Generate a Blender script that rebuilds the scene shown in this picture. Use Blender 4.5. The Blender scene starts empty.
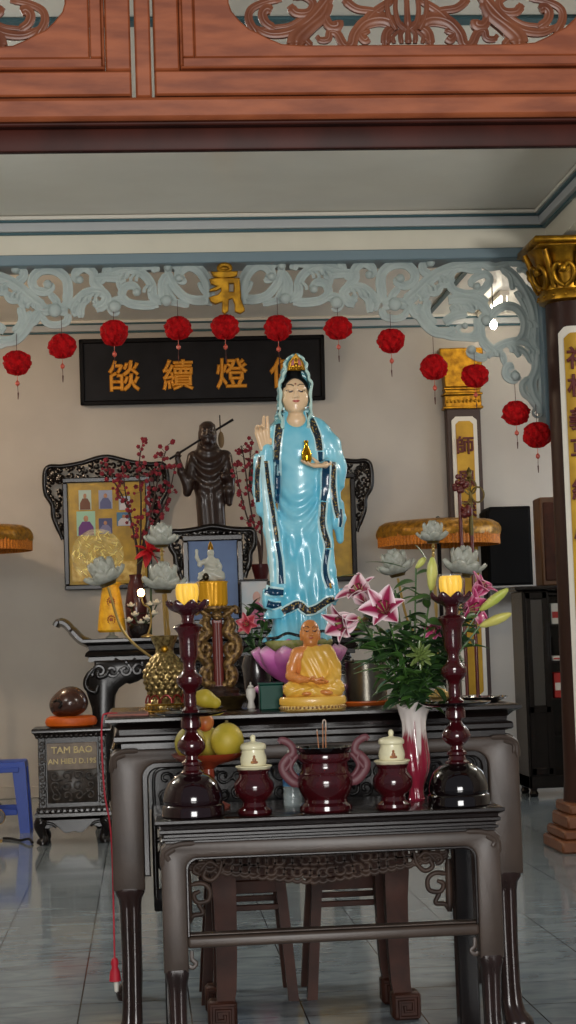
import bpy, bmesh, math, random
import numpy as np
from mathutils import Vector, Matrix
from mathutils.bvhtree import BVHTree

PI = math.pi
scene = bpy.context.scene
COL = scene.collection
rnd = random.Random(7)

# ------------------------------------------------------------------ camera
F = 1800.0
CAM = Vector((0, 0, 1.6))
YAW, PITCH, ROLL = math.radians(4.72), math.radians(3.92), math.radians(1.9)
_f = Vector((math.sin(YAW)*math.cos(PITCH), math.cos(YAW)*math.cos(PITCH), math.sin(PITCH)))
_r0 = Vector((math.cos(YAW), -math.sin(YAW), 0))
_u0 = _r0.cross(_f)
CR = _r0*math.cos(ROLL) - _u0*math.sin(ROLL)
CU = _u0*math.cos(ROLL) + _r0*math.sin(ROLL)
CF = _f

def at(px, py, Y):
    """the point of the plane y=Y seen at a pixel of the photograph"""
    d = CF*F + CR*(px-288) - CU*(py-512)
    return CAM + d*(Y/d.y)

def atz(px, py, z):
    d = CF*F + CR*(px-288) - CU*(py-512)
    return CAM + d*((z-CAM.z)/d.z)

def mpp(Y):
    """metres per pixel at depth Y"""
    return Y/F*1.003

def proj(P):
    q = Vector(P)-CAM
    d = q.dot(CF)
    return 288+F*q.dot(CR)/d, 512-F*q.dot(CU)/d
# ------------------------------------------------------------------ materials
def lin(c):
    return tuple(((v/255)/12.92 if v/255 <= .04045 else ((v/255+.055)/1.055)**2.4) for v in c[:3]) + (1,)

MATS = {}
def mat(name, rgb=None, rough=.5, metal=0, noise=None, bump=None, coat=0, trans=0, emit=None, estr=0, sss=0, ior=1.45, sheen=0, spec=None, alpha=1):
    """plain principled material; noise=(scale, rgb2, detail) mixes in a second colour, bump=(scale, strength)"""
    if name in MATS: return MATS[name]
    m = bpy.data.materials.new(name); m.use_nodes = True
    nt = m.node_tree; b = nt.nodes['Principled BSDF']
    b.inputs['Base Color'].default_value = lin(rgb)
    b.inputs['Roughness'].default_value = rough
    b.inputs['Metallic'].default_value = metal
    b.inputs['IOR'].default_value = ior
    if coat: b.inputs['Coat Weight'].default_value = coat; b.inputs['Coat Roughness'].default_value = .08
    if trans: b.inputs['Transmission Weight'].default_value = trans
    if sss:
        b.inputs['Subsurface Weight'].default_value = sss
        b.inputs['Subsurface Radius'].default_value = (.01, .006, .004)
    if alpha < 1: b.inputs['Alpha'].default_value = alpha
    if spec is not None: b.inputs['Specular IOR Level'].default_value = spec
    if emit: b.inputs['Emission Color'].default_value = lin(emit); b.inputs['Emission Strength'].default_value = estr
    tc = None
    if noise or bump:
        tc = nt.nodes.new('ShaderNodeTexCoord')
    if noise:
        n = nt.nodes.new('ShaderNodeTexNoise'); n.inputs['Scale'].default_value = noise[0]
        n.inputs['Detail'].default_value = noise[2] if len(noise) > 2 else 4
        mp = nt.nodes.new('ShaderNodeMapping')
        if len(noise) > 3: mp.inputs['Scale'].default_value = noise[3]
        nt.links.new(tc.outputs['Object'], mp.inputs[0]); nt.links.new(mp.outputs[0], n.inputs['Vector'])
        r = nt.nodes.new('ShaderNodeValToRGB')
        r.color_ramp.elements[0].position = .35; r.color_ramp.elements[1].position = .65
        r.color_ramp.elements[0].color = lin(rgb); r.color_ramp.elements[1].color = lin(noise[1])
        nt.links.new(n.outputs['Fac'], r.inputs[0]); nt.links.new(r.outputs[0], b.inputs['Base Color'])
    if bump:
        n2 = nt.nodes.new('ShaderNodeTexNoise'); n2.inputs['Scale'].default_value = bump[0]; n2.inputs['Detail'].default_value = 3
        bp = nt.nodes.new('ShaderNodeBump'); bp.inputs['Strength'].default_value = bump[1]; bp.inputs['Distance'].default_value = .01
        nt.links.new(tc.outputs['Object'], n2.inputs['Vector'])
        nt.links.new(n2.outputs['Fac'], bp.inputs['Height']); nt.links.new(bp.outputs[0], b.inputs['Normal'])
    MATS[name] = m
    return m

def mat_uv(name, stops, rough=.5, axis=0, sss=0, coat=0, stops_mode='LINEAR'):
    """colour across a petal or a banner: ramp over the UV of the mesh"""
    if name in MATS: return MATS[name]
    m = bpy.data.materials.new(name); m.use_nodes = True
    nt = m.node_tree; b = nt.nodes['Principled BSDF']; b.inputs['Roughness'].default_value = rough
    if sss:
        b.inputs['Subsurface Weight'].default_value = sss; b.inputs['Subsurface Radius'].default_value = (.01, .006, .006)
    if coat: b.inputs['Coat Weight'].default_value = coat
    uv = nt.nodes.new('ShaderNodeUVMap'); sp = nt.nodes.new('ShaderNodeSeparateXYZ')
    nt.links.new(uv.outputs[0], sp.inputs[0])
    r = nt.nodes.new('ShaderNodeValToRGB'); cr = r.color_ramp; cr.interpolation = stops_mode
    while len(cr.elements) < len(stops): cr.elements.new(.5)
    for e, (p, c) in zip(cr.elements, stops): e.position = p; e.color = lin(c)
    nt.links.new(sp.outputs[axis], r.inputs[0]); nt.links.new(r.outputs[0], b.inputs['Base Color'])
    MATS[name] = m
    return m

# ------------------------------------------------------------------ mesh builder
def catmull(pts, n):
    """smooth curve through points of any dimension (radius may ride along)"""
    P = np.array(pts, float)
    if len(P) < 3:
        t = np.linspace(0, 1, n)[:, None]; return P[0]*(1-t)+P[-1]*t
    E = np.vstack([2*P[0]-P[1], P, 2*P[-1]-P[-2]])
    out = []
    seg = len(P)-1
    for q in np.linspace(0, seg, n):
        i = min(int(q), seg-1); t = q-i
        a, b, c, d = E[i], E[i+1], E[i+2], E[i+3]
        out.append(.5*((2*b)+(-a+c)*t+(2*a-5*b+4*c-d)*t*t+(-a+3*b-3*c+d)*t**3))
    return np.array(out)

class M:
    def __init__(self):
        self.v = []; self.f = []; self.mi = []; self.uv = {}
    def add(self, vs, fs, mi=0, xf=None):
        o = len(self.v)
        for p in vs:
            p = Vector(p)
            self.v.append(tuple(xf @ p) if xf else tuple(p))
        for q in fs:
            self.f.append([i+o for i in q]); self.mi.append(mi)
        return o
    def merge(self, other, xf=None, mi=None):
        o = self.add(other.v, [], 0, xf)
        for q, k in zip(other.f, other.mi):
            self.f.append([i+o for i in q]); self.mi.append(k if mi is None else mi)
        for k, u in other.uv.items(): self.uv[k+o] = u
        return self
    def lathe(self, prof, seg=32, c=(0, 0, 0), sx=1, sy=1, mod=None, mi=0, cap=True, xf=None):
        vs = []; fs = []; n = len(prof)
        for (r, z) in prof:
            for k in range(seg):
                a = 2*PI*k/seg
                rr = mod(a, z, r) if mod else r
                vs.append((c[0]+rr*math.cos(a)*sx, c[1]+rr*math.sin(a)*sy, c[2]+z))
        for i in range(n-1):
            for k in range(seg):
                k2 = (k+1) % seg
                fs.append((i*seg+k, i*seg+k2, (i+1)*seg+k2, (i+1)*seg+k))
        if cap:
            if prof[0][0] > 1e-6: fs.append(tuple(range(seg))[::-1])
            if prof[-1][0] > 1e-6: fs.append(tuple((n-1)*seg+k for k in range(seg)))
        self.add(vs, fs, mi, xf); return self
    def tube(self, pts, rad, seg=8, flat=1.0, up=None, cap=True, mi=0, xf=None, closed=False, flute=0):
        """sweep of an ellipse; flat scales it along `up` (kept as the frame's second axis)"""
        P = [Vector(p) for p in pts]; n = len(P)
        if not hasattr(rad, '__len__'): rad = [rad]*n
        vs = []; fs = []
        prev = None
        for i in range(n):
            if closed: t = P[(i+1) % n]-P[i-1]
            else: t = P[min(i+1, n-1)]-P[max(i-1, 0)]
            if t.length < 1e-9: t = Vector((0, 0, 1))
            t.normalize()
            if up is not None:
                b = Vector(up); b = b - t*b.dot(t)
                if b.length < 1e-4: b = prev[1] if prev else t.orthogonal()
                b.normalize(); a = t.cross(b)
            else:
                if prev is None:
                    a = t.orthogonal().normalized()
                else:
                    a = prev[0]-t*prev[0].dot(t)
                    a = a.normalized() if a.length > 1e-6 else t.orthogonal().normalized()
                b = t.cross(a)
            prev = (a, b)
            for k in range(seg):
                w = 2*PI*k/seg
                q = rad[i]*(1-flute*(.5+.5*math.cos(6*w))) if flute else rad[i]
                vs.append(P[i]+a*(q*math.cos(w))+b*(q*flat*math.sin(w)))
        m = n if closed else n-1
        for i in range(m):
            j = (i+1) % n
            for k in range(seg):
                k2 = (k+1) % seg
                fs.append((i*seg+k, i*seg+k2, j*seg+k2, j*seg+k))
        if cap and not closed:
            fs.append(tuple(range(seg))[::-1]); fs.append(tuple((n-1)*seg+k for k in range(seg)))
        self.add(vs, fs, mi, xf); return self
    def stroke(self, pts, w, y=0, depth=.5, n=24, seg=8, taper=(1, 1), mi=0, xf=None, k=1.0, flute=0):
        """a carved scroll in the XZ plane: pts [(x,z)], w half width"""
        c = catmull([(p[0]*k, y, p[1]*k) for p in pts], n)
        rad = [w*k*(taper[0]+(taper[1]-taper[0])*i/(n-1))*(1 if .06 < i/(n-1) < .94 else .75) for i in range(n)]
        self.tube(c, rad, seg, depth, up=(0, 1, 0), mi=mi, xf=xf, flute=flute); return self
    def blob(self, c, r, seg=12, mi=0, xf=None):
        prof = [(math.sin(PI*i/(seg//2+2))*1.0, -math.cos(PI*i/(seg//2+2))) for i in range(seg//2+3)]
        vs = []; o = M().lathe(prof, seg)
        self.add([(c[0]+p[0]*r[0], c[1]+p[1]*r[1], c[2]+p[2]*r[2]) for p in o.v], o.f, mi, xf); return self
    def box(self, x0, x1, y0, y1, z0, z1, bev=0, mi=0, xf=None, seg=1):
        bm = bmesh.new()
        bmesh.ops.create_cube(bm, size=1)
        for v in bm.verts:
            v.co = Vector(((x0+x1)/2+v.co.x*(x1-x0), (y0+y1)/2+v.co.y*(y1-y0), (z0+z1)/2+v.co.z*(z1-z0)))
        if bev: bmesh.ops.bevel(bm, geom=bm.edges[:], offset=bev, segments=seg, affect='EDGES', profile=.5)
        return self.frombm(bm, mi, xf)
    def frombm(self, bm, mi=0, xf=None):
        bm.verts.index_update()
        self.add([v.co.copy() for v in bm.verts], [[v.index for v in f.verts] for f in bm.faces], mi, xf)
        bm.free(); return self
    def prism(self, outline, y0, y1, bev=0, mi=0, xf=None, holes=None, seg=1):
        """outline [(x,z)] filled and given thickness along y"""
        bm = bmesh.new()
        loops = [outline]+(holes or [])
        if holes:
            es = []
            for lp in loops:
                vv = [bm.verts.new((x, y0, z)) for x, z in lp]
                es += [bm.edges.new((vv[i], vv[(i+1) % len(vv)])) for i in range(len(vv))]
            bmesh.ops.triangle_fill(bm, edges=es, use_beauty=True, use_dissolve=False)
        else:
            bm.faces.new([bm.verts.new((x, y0, z)) for x, z in outline])
        r = bmesh.ops.extrude_face_region(bm, geom=bm.faces[:])
        vs = [e for e in r['geom'] if isinstance(e, bmesh.types.BMVert)]
        bmesh.ops.translate(bm, verts=vs, vec=(0, y1-y0, 0))
        if bev:
            bmesh.ops.recalc_face_normals(bm, faces=bm.faces[:])
            ed = [e for e in bm.edges if len(e.link_faces) == 2 and e.calc_face_angle(0) > .5 and abs(e.verts[0].co.y-e.verts[1].co.y) < 1e-6]
            bmesh.ops.bevel(bm, geom=ed, offset=bev, segments=seg, affect='EDGES', profile=.5)
        return self.frombm(bm, mi, xf)
    def loft(self, rings, cap=True, mi=0, xf=None, closed=True):
        n = len(rings); s = len(rings[0]); vs = [p for r in rings for p in r]; fs = []
        for i in range(n-1):
            for k in range(s if closed else s-1):
                k2 = (k+1) % s
                fs.append((i*s+k, i*s+k2, (i+1)*s+k2, (i+1)*s+k))
        if cap and closed:
            fs.append(tuple(range(s))[::-1]); fs.append(tuple((n-1)*s+k for k in range(s)))
        self.add(vs, fs, mi, xf); return self
    def sheet(self, fn, nu, nv, th=0, mi=0, xf=None):
        """surface fn(u,v)->point with uv kept; th gives it a back side"""
        g = [[Vector(fn(i/(nu-1), j/(nv-1))) for j in range(nv)] for i in range(nu)]
        vs = []; uvs = []
        for i in range(nu):
            for j in range(nv):
                vs.append(g[i][j]); uvs.append((i/(nu-1), j/(nv-1)))
        fs = [(i*nv+j, (i+1)*nv+j, (i+1)*nv+j+1, i*nv+j+1) for i in range(nu-1) for j in range(nv-1)]
        if th:
            N = nu*nv
            for i in range(nu):
                for j in range(nv):
                    du = g[min(i+1, nu-1)][j]-g[max(i-1, 0)][j]; dv = g[i][min(j+1, nv-1)]-g[i][max(j-1, 0)]
                    nn = du.cross(dv)
                    nn = nn.normalized() if nn.length > 1e-12 else Vector((0, 0, 1))
                    vs.append(g[i][j]-nn*th); uvs.append((i/(nu-1), j/(nv-1)))
            fs += [tuple(N+q for q in f)[::-1] for f in fs]
            per = [i*nv for i in range(nu)]+[(nu-1)*nv+j for j in range(1, nv)]+[i*nv+nv-1 for i in range(nu-2, -1, -1)]+[j for j in range(nv-2, 0, -1)]
            for a in range(len(per)):
                b = (a+1) % len(per)
                fs.append((per[a], per[a]+N, per[b]+N, per[b]))
        o = self.add(vs, fs, mi, xf)
        for i, u in enumerate(uvs): self.uv[o+i] = u
        return self
    def build(self, name, mats, parent=None, loc=None, sharp=40, scale=1.0):
        me = bpy.data.meshes.new(name)
        vs = self.v if scale == 1.0 else [(a*scale, b*scale, c*scale) for a, b, c in self.v]
        me.from_pydata(vs, [], self.f)
        if not isinstance(mats, (list, tuple)): mats = [mats]
        for m in mats: me.materials.append(m)
        if len(mats) > 1:
            me.polygons.foreach_set('material_index', self.mi)
        bm = bmesh.new(); bm.from_mesh(me); bmesh.ops.recalc_face_normals(bm, faces=bm.faces[:]); bm.to_mesh(me); bm.free()
        if self.uv:
            ul = me.uv_layers.new(name='UVMap')
            for lp in me.loops: ul.data[lp.index].uv = self.uv.get(lp.vertex_index, (0, 0))
        me.shade_smooth()
        if sharp: me.set_sharp_from_angle(angle=math.radians(sharp))
        o = bpy.data.objects.new(name, me); COL.objects.link(o)
        if parent: o.parent = parent
        if loc is not None: o.location = loc
        return o

def tag(o, label, cat, group=None, kind=None):
    o['label'] = label; o['category'] = cat
    if group: o['group'] = group
    if kind: o['kind'] = kind
    return o
def thing(name, label, cat, loc=(0, 0, 0), rz=0, group=None, kind=None):
    o = bpy.data.objects.new(name, None); COL.objects.link(o)
    o.location = loc; o.rotation_euler = (0, 0, rz); o.empty_display_size = .1
    return tag(o, label, cat, group, kind)
def struct(o, label, cat='wall'):
    return tag(o, label, cat, None, 'structure')
def dup(root, loc, label, rz=None, scale=None):
    kids = [(c, [g for g in c.children]) for c in root.children]
    r = root.copy(); COL.objects.link(r); r.location = loc; r['label'] = label
    if rz is not None: r.rotation_euler = (0, 0, rz)
    if scale is not None: r.scale = (scale,)*3
    for c, gs in kids:
        d = c.copy(); COL.objects.link(d); d.parent = r
        for g in gs:
            e = g.copy(); COL.objects.link(e); e.parent = d
    return r

def text_mesh(body, size, depth, bold=0.0):
    """characters as a solid mesh in the XZ plane, centred, facing -Y"""
    cu = bpy.data.curves.new('t', 'FONT'); cu.body = body; cu.size = size; cu.extrude = depth/2; cu.bevel_depth = size*.024; cu.bevel_resolution = 0
    cu.align_x = 'CENTER'; cu.align_y = 'CENTER'; cu.resolution_u = 2
    ob = bpy.data.objects.new('t', cu); COL.objects.link(ob)
    dg = bpy.context.evaluated_depsgraph_get()
    me = bpy.data.meshes.new_from_object(ob.evaluated_get(dg))
    m = M()
    xs = [v.co for v in me.vertices]
    if xs:
        cx = (min(v.x for v in xs)+max(v.x for v in xs))/2; cy = (min(v.y for v in xs)+max(v.y for v in xs))/2
        m.add([(v.x-cx, -v.z, v.y-cy) for v in xs], [list(p.vertices) for p in me.polygons])
    bpy.data.objects.remove(ob); bpy.data.curves.remove(cu); bpy.data.meshes.remove(me)
    return m

# ------------------------------------------------------------------ sculpting: blended volumes turned into one skin
class Sculpt:
    def __init__(self, lo, hi, h):
        self.lo = np.array(lo, float); self.h = h
        self.n = np.ceil((np.array(hi)-self.lo)/h).astype(int)+1
        self.F = np.full(self.n, 6.0*h+4, np.float32)
    def _blk(self, lo, hi):
        i0 = np.maximum(np.floor((np.array(lo)-self.lo)/self.h).astype(int), 0)
        i1 = np.minimum(np.ceil((np.array(hi)-self.lo)/self.h).astype(int)+1, self.n)
        if (i1 <= i0).any(): return None
        ax = [self.lo[d]+self.h*np.arange(i0[d], i1[d], dtype=np.float32) for d in range(3)]
        return tuple(slice(i0[d], i1[d]) for d in range(3)), np.meshgrid(*ax, indexing='ij', sparse=True)
    def _put(self, s, d, k, cut=False):
        f = self.F[s]
        if cut:
            d = -d
            h = np.maximum(k-np.abs(f-d), 0)/k if k > 0 else 0
            self.F[s] = np.maximum(f, d)+(h*h*k/4 if k > 0 else 0)
        else:
            h = np.maximum(k-np.abs(f-d), 0)/k if k > 0 else 0
            self.F[s] = np.minimum(f, d)-(h*h*k/4 if k > 0 else 0)
    def cap(self, a, b, ra, rb=None, k=1.0, sc=(1, 1, 1), cut=False):
        rb = ra if rb is None else rb
        a = np.array(a, float); b = np.array(b, float); sc = np.array(sc, float)
        m = max(ra, rb)*sc.max()+k+3*self.h
        B = self._blk(np.minimum(a, b)-m, np.maximum(a, b)+m)
        if B is None: return self
        s, (x, y, z) = B
        A = a/sc; D = b/sc-A; L = max((D*D).sum(), 1e-9)
        X, Y, Z = x/sc[0]-A[0], y/sc[1]-A[1], z/sc[2]-A[2]
        t = np.clip((X*D[0]+Y*D[1]+Z*D[2])/L, 0, 1)
        d = np.sqrt((X-t*D[0])**2+(Y-t*D[1])**2+(Z-t*D[2])**2)-(ra+(rb-ra)*t)
        self._put(s, (d*sc.min()).astype(np.float32), k, cut); return self
    def chain(self, pts, k=1.0, sc=(1, 1, 1), cut=False):
        """pts [(x,y,z,r)...]"""
        for p, q in zip(pts[:-1], pts[1:]): self.cap(p[:3], q[:3], p[3], q[3], k, sc, cut)
        return self
    def ell(self, c, r, k=1.0, cut=False, rot=0):
        """rot turns it in the XZ plane (radians)"""
        c = np.array(c, float); r = np.array(r, float); m = r.max()+k+3*self.h
        B = self._blk(c-m, c+m)
        if B is None: return self
        s, (x, y, z) = B
        X, Y, Z = x-c[0], y-c[1], z-c[2]
        if rot:
            cs, sn = math.cos(rot), math.sin(rot)
            X, Z = X*cs+Z*sn, -X*sn+Z*cs
        k0 = np.sqrt((X/r[0])**2+(Y/r[1])**2+(Z/r[2])**2); k1 = np.sqrt((X/r[0]**2)**2+(Y/r[1]**2)**2+(Z/r[2]**2)**2)
        self._put(s, (k0*(k0-1)/np.maximum(k1, 1e-6)).astype(np.float32), k, cut); return self
    def column(self, tab, k=1.0, cut=False, p=2.0):
        """tab [(z, cx, cy, rx, ry)] a pillar of ellipses"""
        T = np.array(sorted(tab), float)
        m = 3*self.h+k
        lo = (min(T[:, 1]-T[:, 3])-m, min(T[:, 2]-T[:, 4])-m, T[0, 0]-m); hi = (max(T[:, 1]+T[:, 3])+m, max(T[:, 2]+T[:, 4])+m, T[-1, 0]+m)
        s, (x, y, z) = self._blk(lo, hi)
        zz = z.ravel()
        g = [np.interp(zz, T[:, 0], T[:, i]).astype(np.float32)[None, None, :] for i in range(1, 5)]
        X = np.abs(x-g[0])/g[2]; Y = np.abs(y-g[1])/g[3]
        d = ((X**p+Y**p)**(1/p)-1)*np.minimum(g[2], g[3])
        d = np.maximum(d, np.maximum(z-T[-1, 0], T[0, 0]-z))
        self._put(s, d.astype(np.float32), k, cut); return self
    def half(self, axis, val, sign):
        """keep the side where sign*(p[axis]-val) < 0"""
        ax = self.lo[axis]+self.h*np.arange(self.n[axis], dtype=np.float32)
        sh = [1, 1, 1]; sh[axis] = -1
        self.F = np.maximum(self.F, (sign*(ax-val)).reshape(sh).astype(np.float32)); return self
    def disp(self, fn):
        ax = [self.lo[d]+self.h*np.arange(self.n[d], dtype=np.float32) for d in range(3)]
        x, y, z = np.meshgrid(*ax, indexing='ij', sparse=True)
        self.F = self.F + np.where(self.F < 4, fn(x, y, z), 0).astype(np.float32); return self
    def mesh(self, scale=1.0, off=(0, 0, 0)):
        Fv = self.F; nx, ny, nz = Fv.shape
        S = Fv < 0
        c = (nx-1, ny-1, nz-1)
        cnt = np.zeros(c, np.int8)
        for dx in (0, 1):
            for dy in (0, 1):
                for dz in (0, 1): cnt += S[dx:dx+c[0], dy:dy+c[1], dz:dz+c[2]]
        act = (cnt > 0) & (cnt < 8)
        ijk = np.argwhere(act)
        idx = np.full(c, -1, np.int64); idx[act] = np.arange(len(ijk))
        acc = np.zeros((len(ijk), 3)); num = np.zeros(len(ijk))
        cor = [(a, b, d) for a in (0, 1) for b in (0, 1) for d in (0, 1)]
        for p in cor:
            for ax in range(3):
                if p[ax]: continue
                q = list(p); q[ax] = 1
                fa = Fv[ijk[:, 0]+p[0], ijk[:, 1]+p[1], ijk[:, 2]+p[2]]; fb = Fv[ijk[:, 0]+q[0], ijk[:, 1]+q[1], ijk[:, 2]+q[2]]
                cr = (fa < 0) != (fb < 0)
                t = np.where(cr, fa/np.where(fa-fb == 0, 1, fa-fb), 0)
                pos = np.array(p, float)[None, :].repeat(len(ijk), 0); pos[:, ax] = t
                acc[cr] += pos[cr]; num[cr] += 1
        V = (ijk+acc/np.maximum(num, 1)[:, None])*self.h+self.lo
        quads = []
        for ax in range(3):
            a = [slice(None)]*3; b = [slice(None)]*3
            a[ax] = slice(0, -1); b[ax] = slice(1, None)
            E = S[tuple(a)] != S[tuple(b)]
            o1, o2 = [d for d in range(3) if d != ax]
            e = np.argwhere(E)
            e = e[(e[:, o1] > 0) & (e[:, o2] > 0) & (e[:, o1] < self.n[o1]-1) & (e[:, o2] < self.n[o2]-1)]
            def at_(d1, d2):
                q = e.copy(); q[:, o1] += d1; q[:, o2] += d2
                return idx[q[:, 0], q[:, 1], q[:, 2]]
            quads.append(np.stack([at_(-1, -1), at_(0, -1), at_(0, 0), at_(-1, 0)], 1))
        Q = np.vstack(quads); Q = Q[(Q >= 0).all(1)]
        m = M(); m.v = [tuple(p) for p in ((V+np.array(off))*scale)]; m.f = Q.tolist(); m.mi = [0]*len(m.f)
        return m

def bvh(m):
    return BVHTree.FromPolygons([Vector(p) for p in m.v], m.f)

def decal(tree, pts, w, lift=.5, th=.5, n=30, nw=4, y0=-300, mi=0, out=None, fallback=None):
    """a band laid on the front of a sculpted surface: pts [(x,z)] or [(x,z,w)], seen from -Y"""
    c = catmull([(p[0], p[1], (p[2] if len(p) > 2 else w)) for p in pts], n)
    m = out or M()
    rows = []; last = None
    for i in range(n):
        t = c[min(i+1, n-1)][:2]-c[max(i-1, 0)][:2]; t = t/max(np.linalg.norm(t), 1e-9); nn = np.array((-t[1], t[0]))
        row = []
        for j in range(nw+1):
            s = (j/nw*2-1)*c[i][2]
            x, z = c[i][0]+nn[0]*s, c[i][1]+nn[1]*s
            h = tree.ray_cast(Vector((x, y0, z)), Vector((0, 1, 0)))
            y = h[0].y if h[0] is not None else None
            row.append([x, y, z])
        rows.append(row)
    flat = [p for r in rows for p in r if p[1] is not None]
    dy = fallback if fallback is not None else (sum(p[1] for p in flat)/len(flat) if flat else 0)
    for r in rows:
        known = [p[1] for p in r if p[1] is not None]
        for p in r:
            if p[1] is None: p[1] = max(known) if known else (last if last is not None else dy)
        last = sum(p[1] for p in r)/len(r)
    vs = []; nv = nw+1
    for r in rows:
        for j, p in enumerate(r): vs.append((p[0], p[1]-lift*(1 if 0 < j < nw else .3), p[2]))
    N = len(vs)
    vs += [(p[0], p[1]+th, p[2]) for p in vs]
    fs = [(i*nv+j, i*nv+j+1, (i+1)*nv+j+1, (i+1)*nv+j) for i in range(n-1) for j in range(nw)]
    fs += [tuple(q+N for q in f)[::-1] for f in fs]
    for i in range(n-1):
        for j in (0, nw): fs.append((i*nv+j, (i+1)*nv+j, (i+1)*nv+j+N, i*nv+j+N))
    for i in (0, n-1):
        for j in range(nw): fs.append((i*nv+j, i*nv+j+1, i*nv+j+1+N, i*nv+j+N))
    m.add(vs, fs, mi)
    return m

def hand(S, wrist, dirv, palm_n, L, curl=(.2, .2, .2, .2), spread=.16, thumb=1, k=.6, tcurl=.3):
    """a hand of length L in a Sculpt: dirv wrist->fingers, palm_n out of the palm, thumb=+1/-1 side; curl per finger (index..little)"""
    d = Vector(dirv).normalized(); n = Vector(palm_n); n = (n-d*n.dot(d)).normalized(); s = d.cross(n)*thumb
    w = Vector(wrist); P = L*.5
    for q in (-.30, -.1, .1, .30):
        S.cap(w+s*(q*P*.75), w+d*P+s*(q*P*1.15), L*.075, L*.078, k)
    lens = (.44, .49, .45, .35)
    for i, q in enumerate((.36, .12, -.12, -.34)):
        b = w+d*P*.96+s*(q*P*1.1); l = L*lens[i]; r = L*.058
        dd = (d+s*spread*(1.5-i)*.6).normalized()
        ang = 0; p = b
        for j, fr in enumerate((.45, .3, .25)):
            ang += curl[i]*(1 if j else .8)
            v = dd*math.cos(ang)+n*math.sin(ang)
            e = p+v*l*fr; S.cap(p, e, r*(1-.1*j), r*(.92-.1*j), k*.5); p = e
    b = w+d*P*.3+s*(P*.42)
    v = (d*.7+s*.75+n*tcurl).normalized(); e = b+v*L*.22; S.cap(b, e, L*.075, L*.062, k)
    v = (d*.9+s*.2+n*tcurl).normalized(); e2 = e+v*L*.17; S.cap(e, e2, L*.06, L*.05, k*.5)
    return S

def big_petal(L, W, a0, a1, base):
    """broad cupped petal: its angle to the ground goes from a0 to a1"""
    N = 24; pr = [base]; pz = [0.0]
    for i in range(N):
        t = a0+(a1-a0)*i/N; pr.append(pr[-1]+L/N*math.cos(t)); pz.append(pz[-1]+L/N*math.sin(t))
    def fn(a, b):
        s_ = (b-.5)*2; q = a*N; i = min(int(q), N-1); f_ = q-i
        r = pr[i]*(1-f_)+pr[i+1]*f_; z = pz[i]*(1-f_)+pz[i+1]*f_
        w = W*(math.sin(PI*min(1, a**.8*.86+.14))**.75)*(1 if a < .9 else 1-.25*((a-.9)/.1))
        return (s_*w, -(r-.30*W*s_*s_*(.4+a*.6)), z+.34*W*s_*s_*(1-.5*a))
    return fn
# ------------------------------------------------------------------ shared materials
WALL = mat('wall_paint', (186, 181, 173), .6, noise=(1.2, (176, 170, 163), 5), bump=(30, .05))
CEIL = mat('ceiling_paint', (232, 229, 218), .3, noise=(1.0, (220, 216, 204), 5))
CREAM = mat('cream_paint', (220, 215, 198), .5, noise=(2, (212, 207, 190)))
BLUEGREY = mat('blue_grey_paint', (112, 132, 142), .4)
TEAL = mat('teal_line_paint', (62, 96, 104), .4)
CROWN = mat('crown_grey', (176, 180, 182), .4)
PLASTER = mat('plaster_pale_blue', (174, 185, 182), .6, noise=(6, (160, 173, 172)), bump=(25, .1))
WOODRED = mat('header_wood', (152, 82, 48), .45, noise=(5, (120, 60, 34), 8, (1, 1, 5)), spec=.35, bump=(18, .06))
WOODCARVE = mat('header_carving_wood', (124, 72, 46), .4, noise=(9, (98, 52, 32), 6), bump=(20, .1))
WOODSHADE = mat('header_shaded_dark_wood', (64, 27, 19), .5, noise=(6, (48, 21, 15), 6), spec=.2)  # dark brown wood, deepened in colour for the beam's shaded underside
LACQ = mat('black_brown_lacquer', (30, 22, 20), .22, noise=(7, (22, 16, 15), 6), coat=.1, spec=.4)
LACQSHEEN = mat('satin_lacquer_painted_sheen', (72, 59, 51), .38, noise=(6, (59, 48, 41), 6), spec=.45, bump=(60, .03))  # worn satin lacquer, coloured lighter to paint in the sky's sheen on flat faces
LACQB = mat('black_lacquer', (15, 11, 11), .2, noise=(9, (21, 16, 15), 4), spec=.35)
BROWNW = mat('stool_brown_wood', (70, 40, 31), .5, noise=(9, (50, 29, 23), 6), spec=.2)
LACQL = mat('dark_red_brown_leg_lacquer', (48, 32, 29), .24, noise=(7, (34, 23, 21), 6), coat=.1)
CARVEW = mat('carved_grey_brown_wood', (74, 57, 48), .5, noise=(14, (46, 35, 31)), spec=.3)
GOLD = mat('gilt_gold', (176, 130, 32), .36, metal=.8, noise=(14, (120, 84, 18)))
GOLDP = mat('gold_paint', (190, 150, 44), .45, metal=.3, noise=(6, (168, 130, 34)))
CHARRED = mat('oxblood_character_paint', (88, 28, 26), .5)
COLUMN = mat('column_dark_wood', (52, 29, 22), .45, noise=(4, (42, 22, 17), 6, (1, 1, .25)), spec=.3)
WHITEP = mat('white_enamel', (214, 210, 200), .4)
MAROON = mat('maroon_lacquer', (66, 12, 18), .14, coat=.5, noise=(20, (52, 9, 14)))
MAROONB = mat('black_maroon_lacquer', (15, 7, 8), .08, coat=.35)

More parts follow.
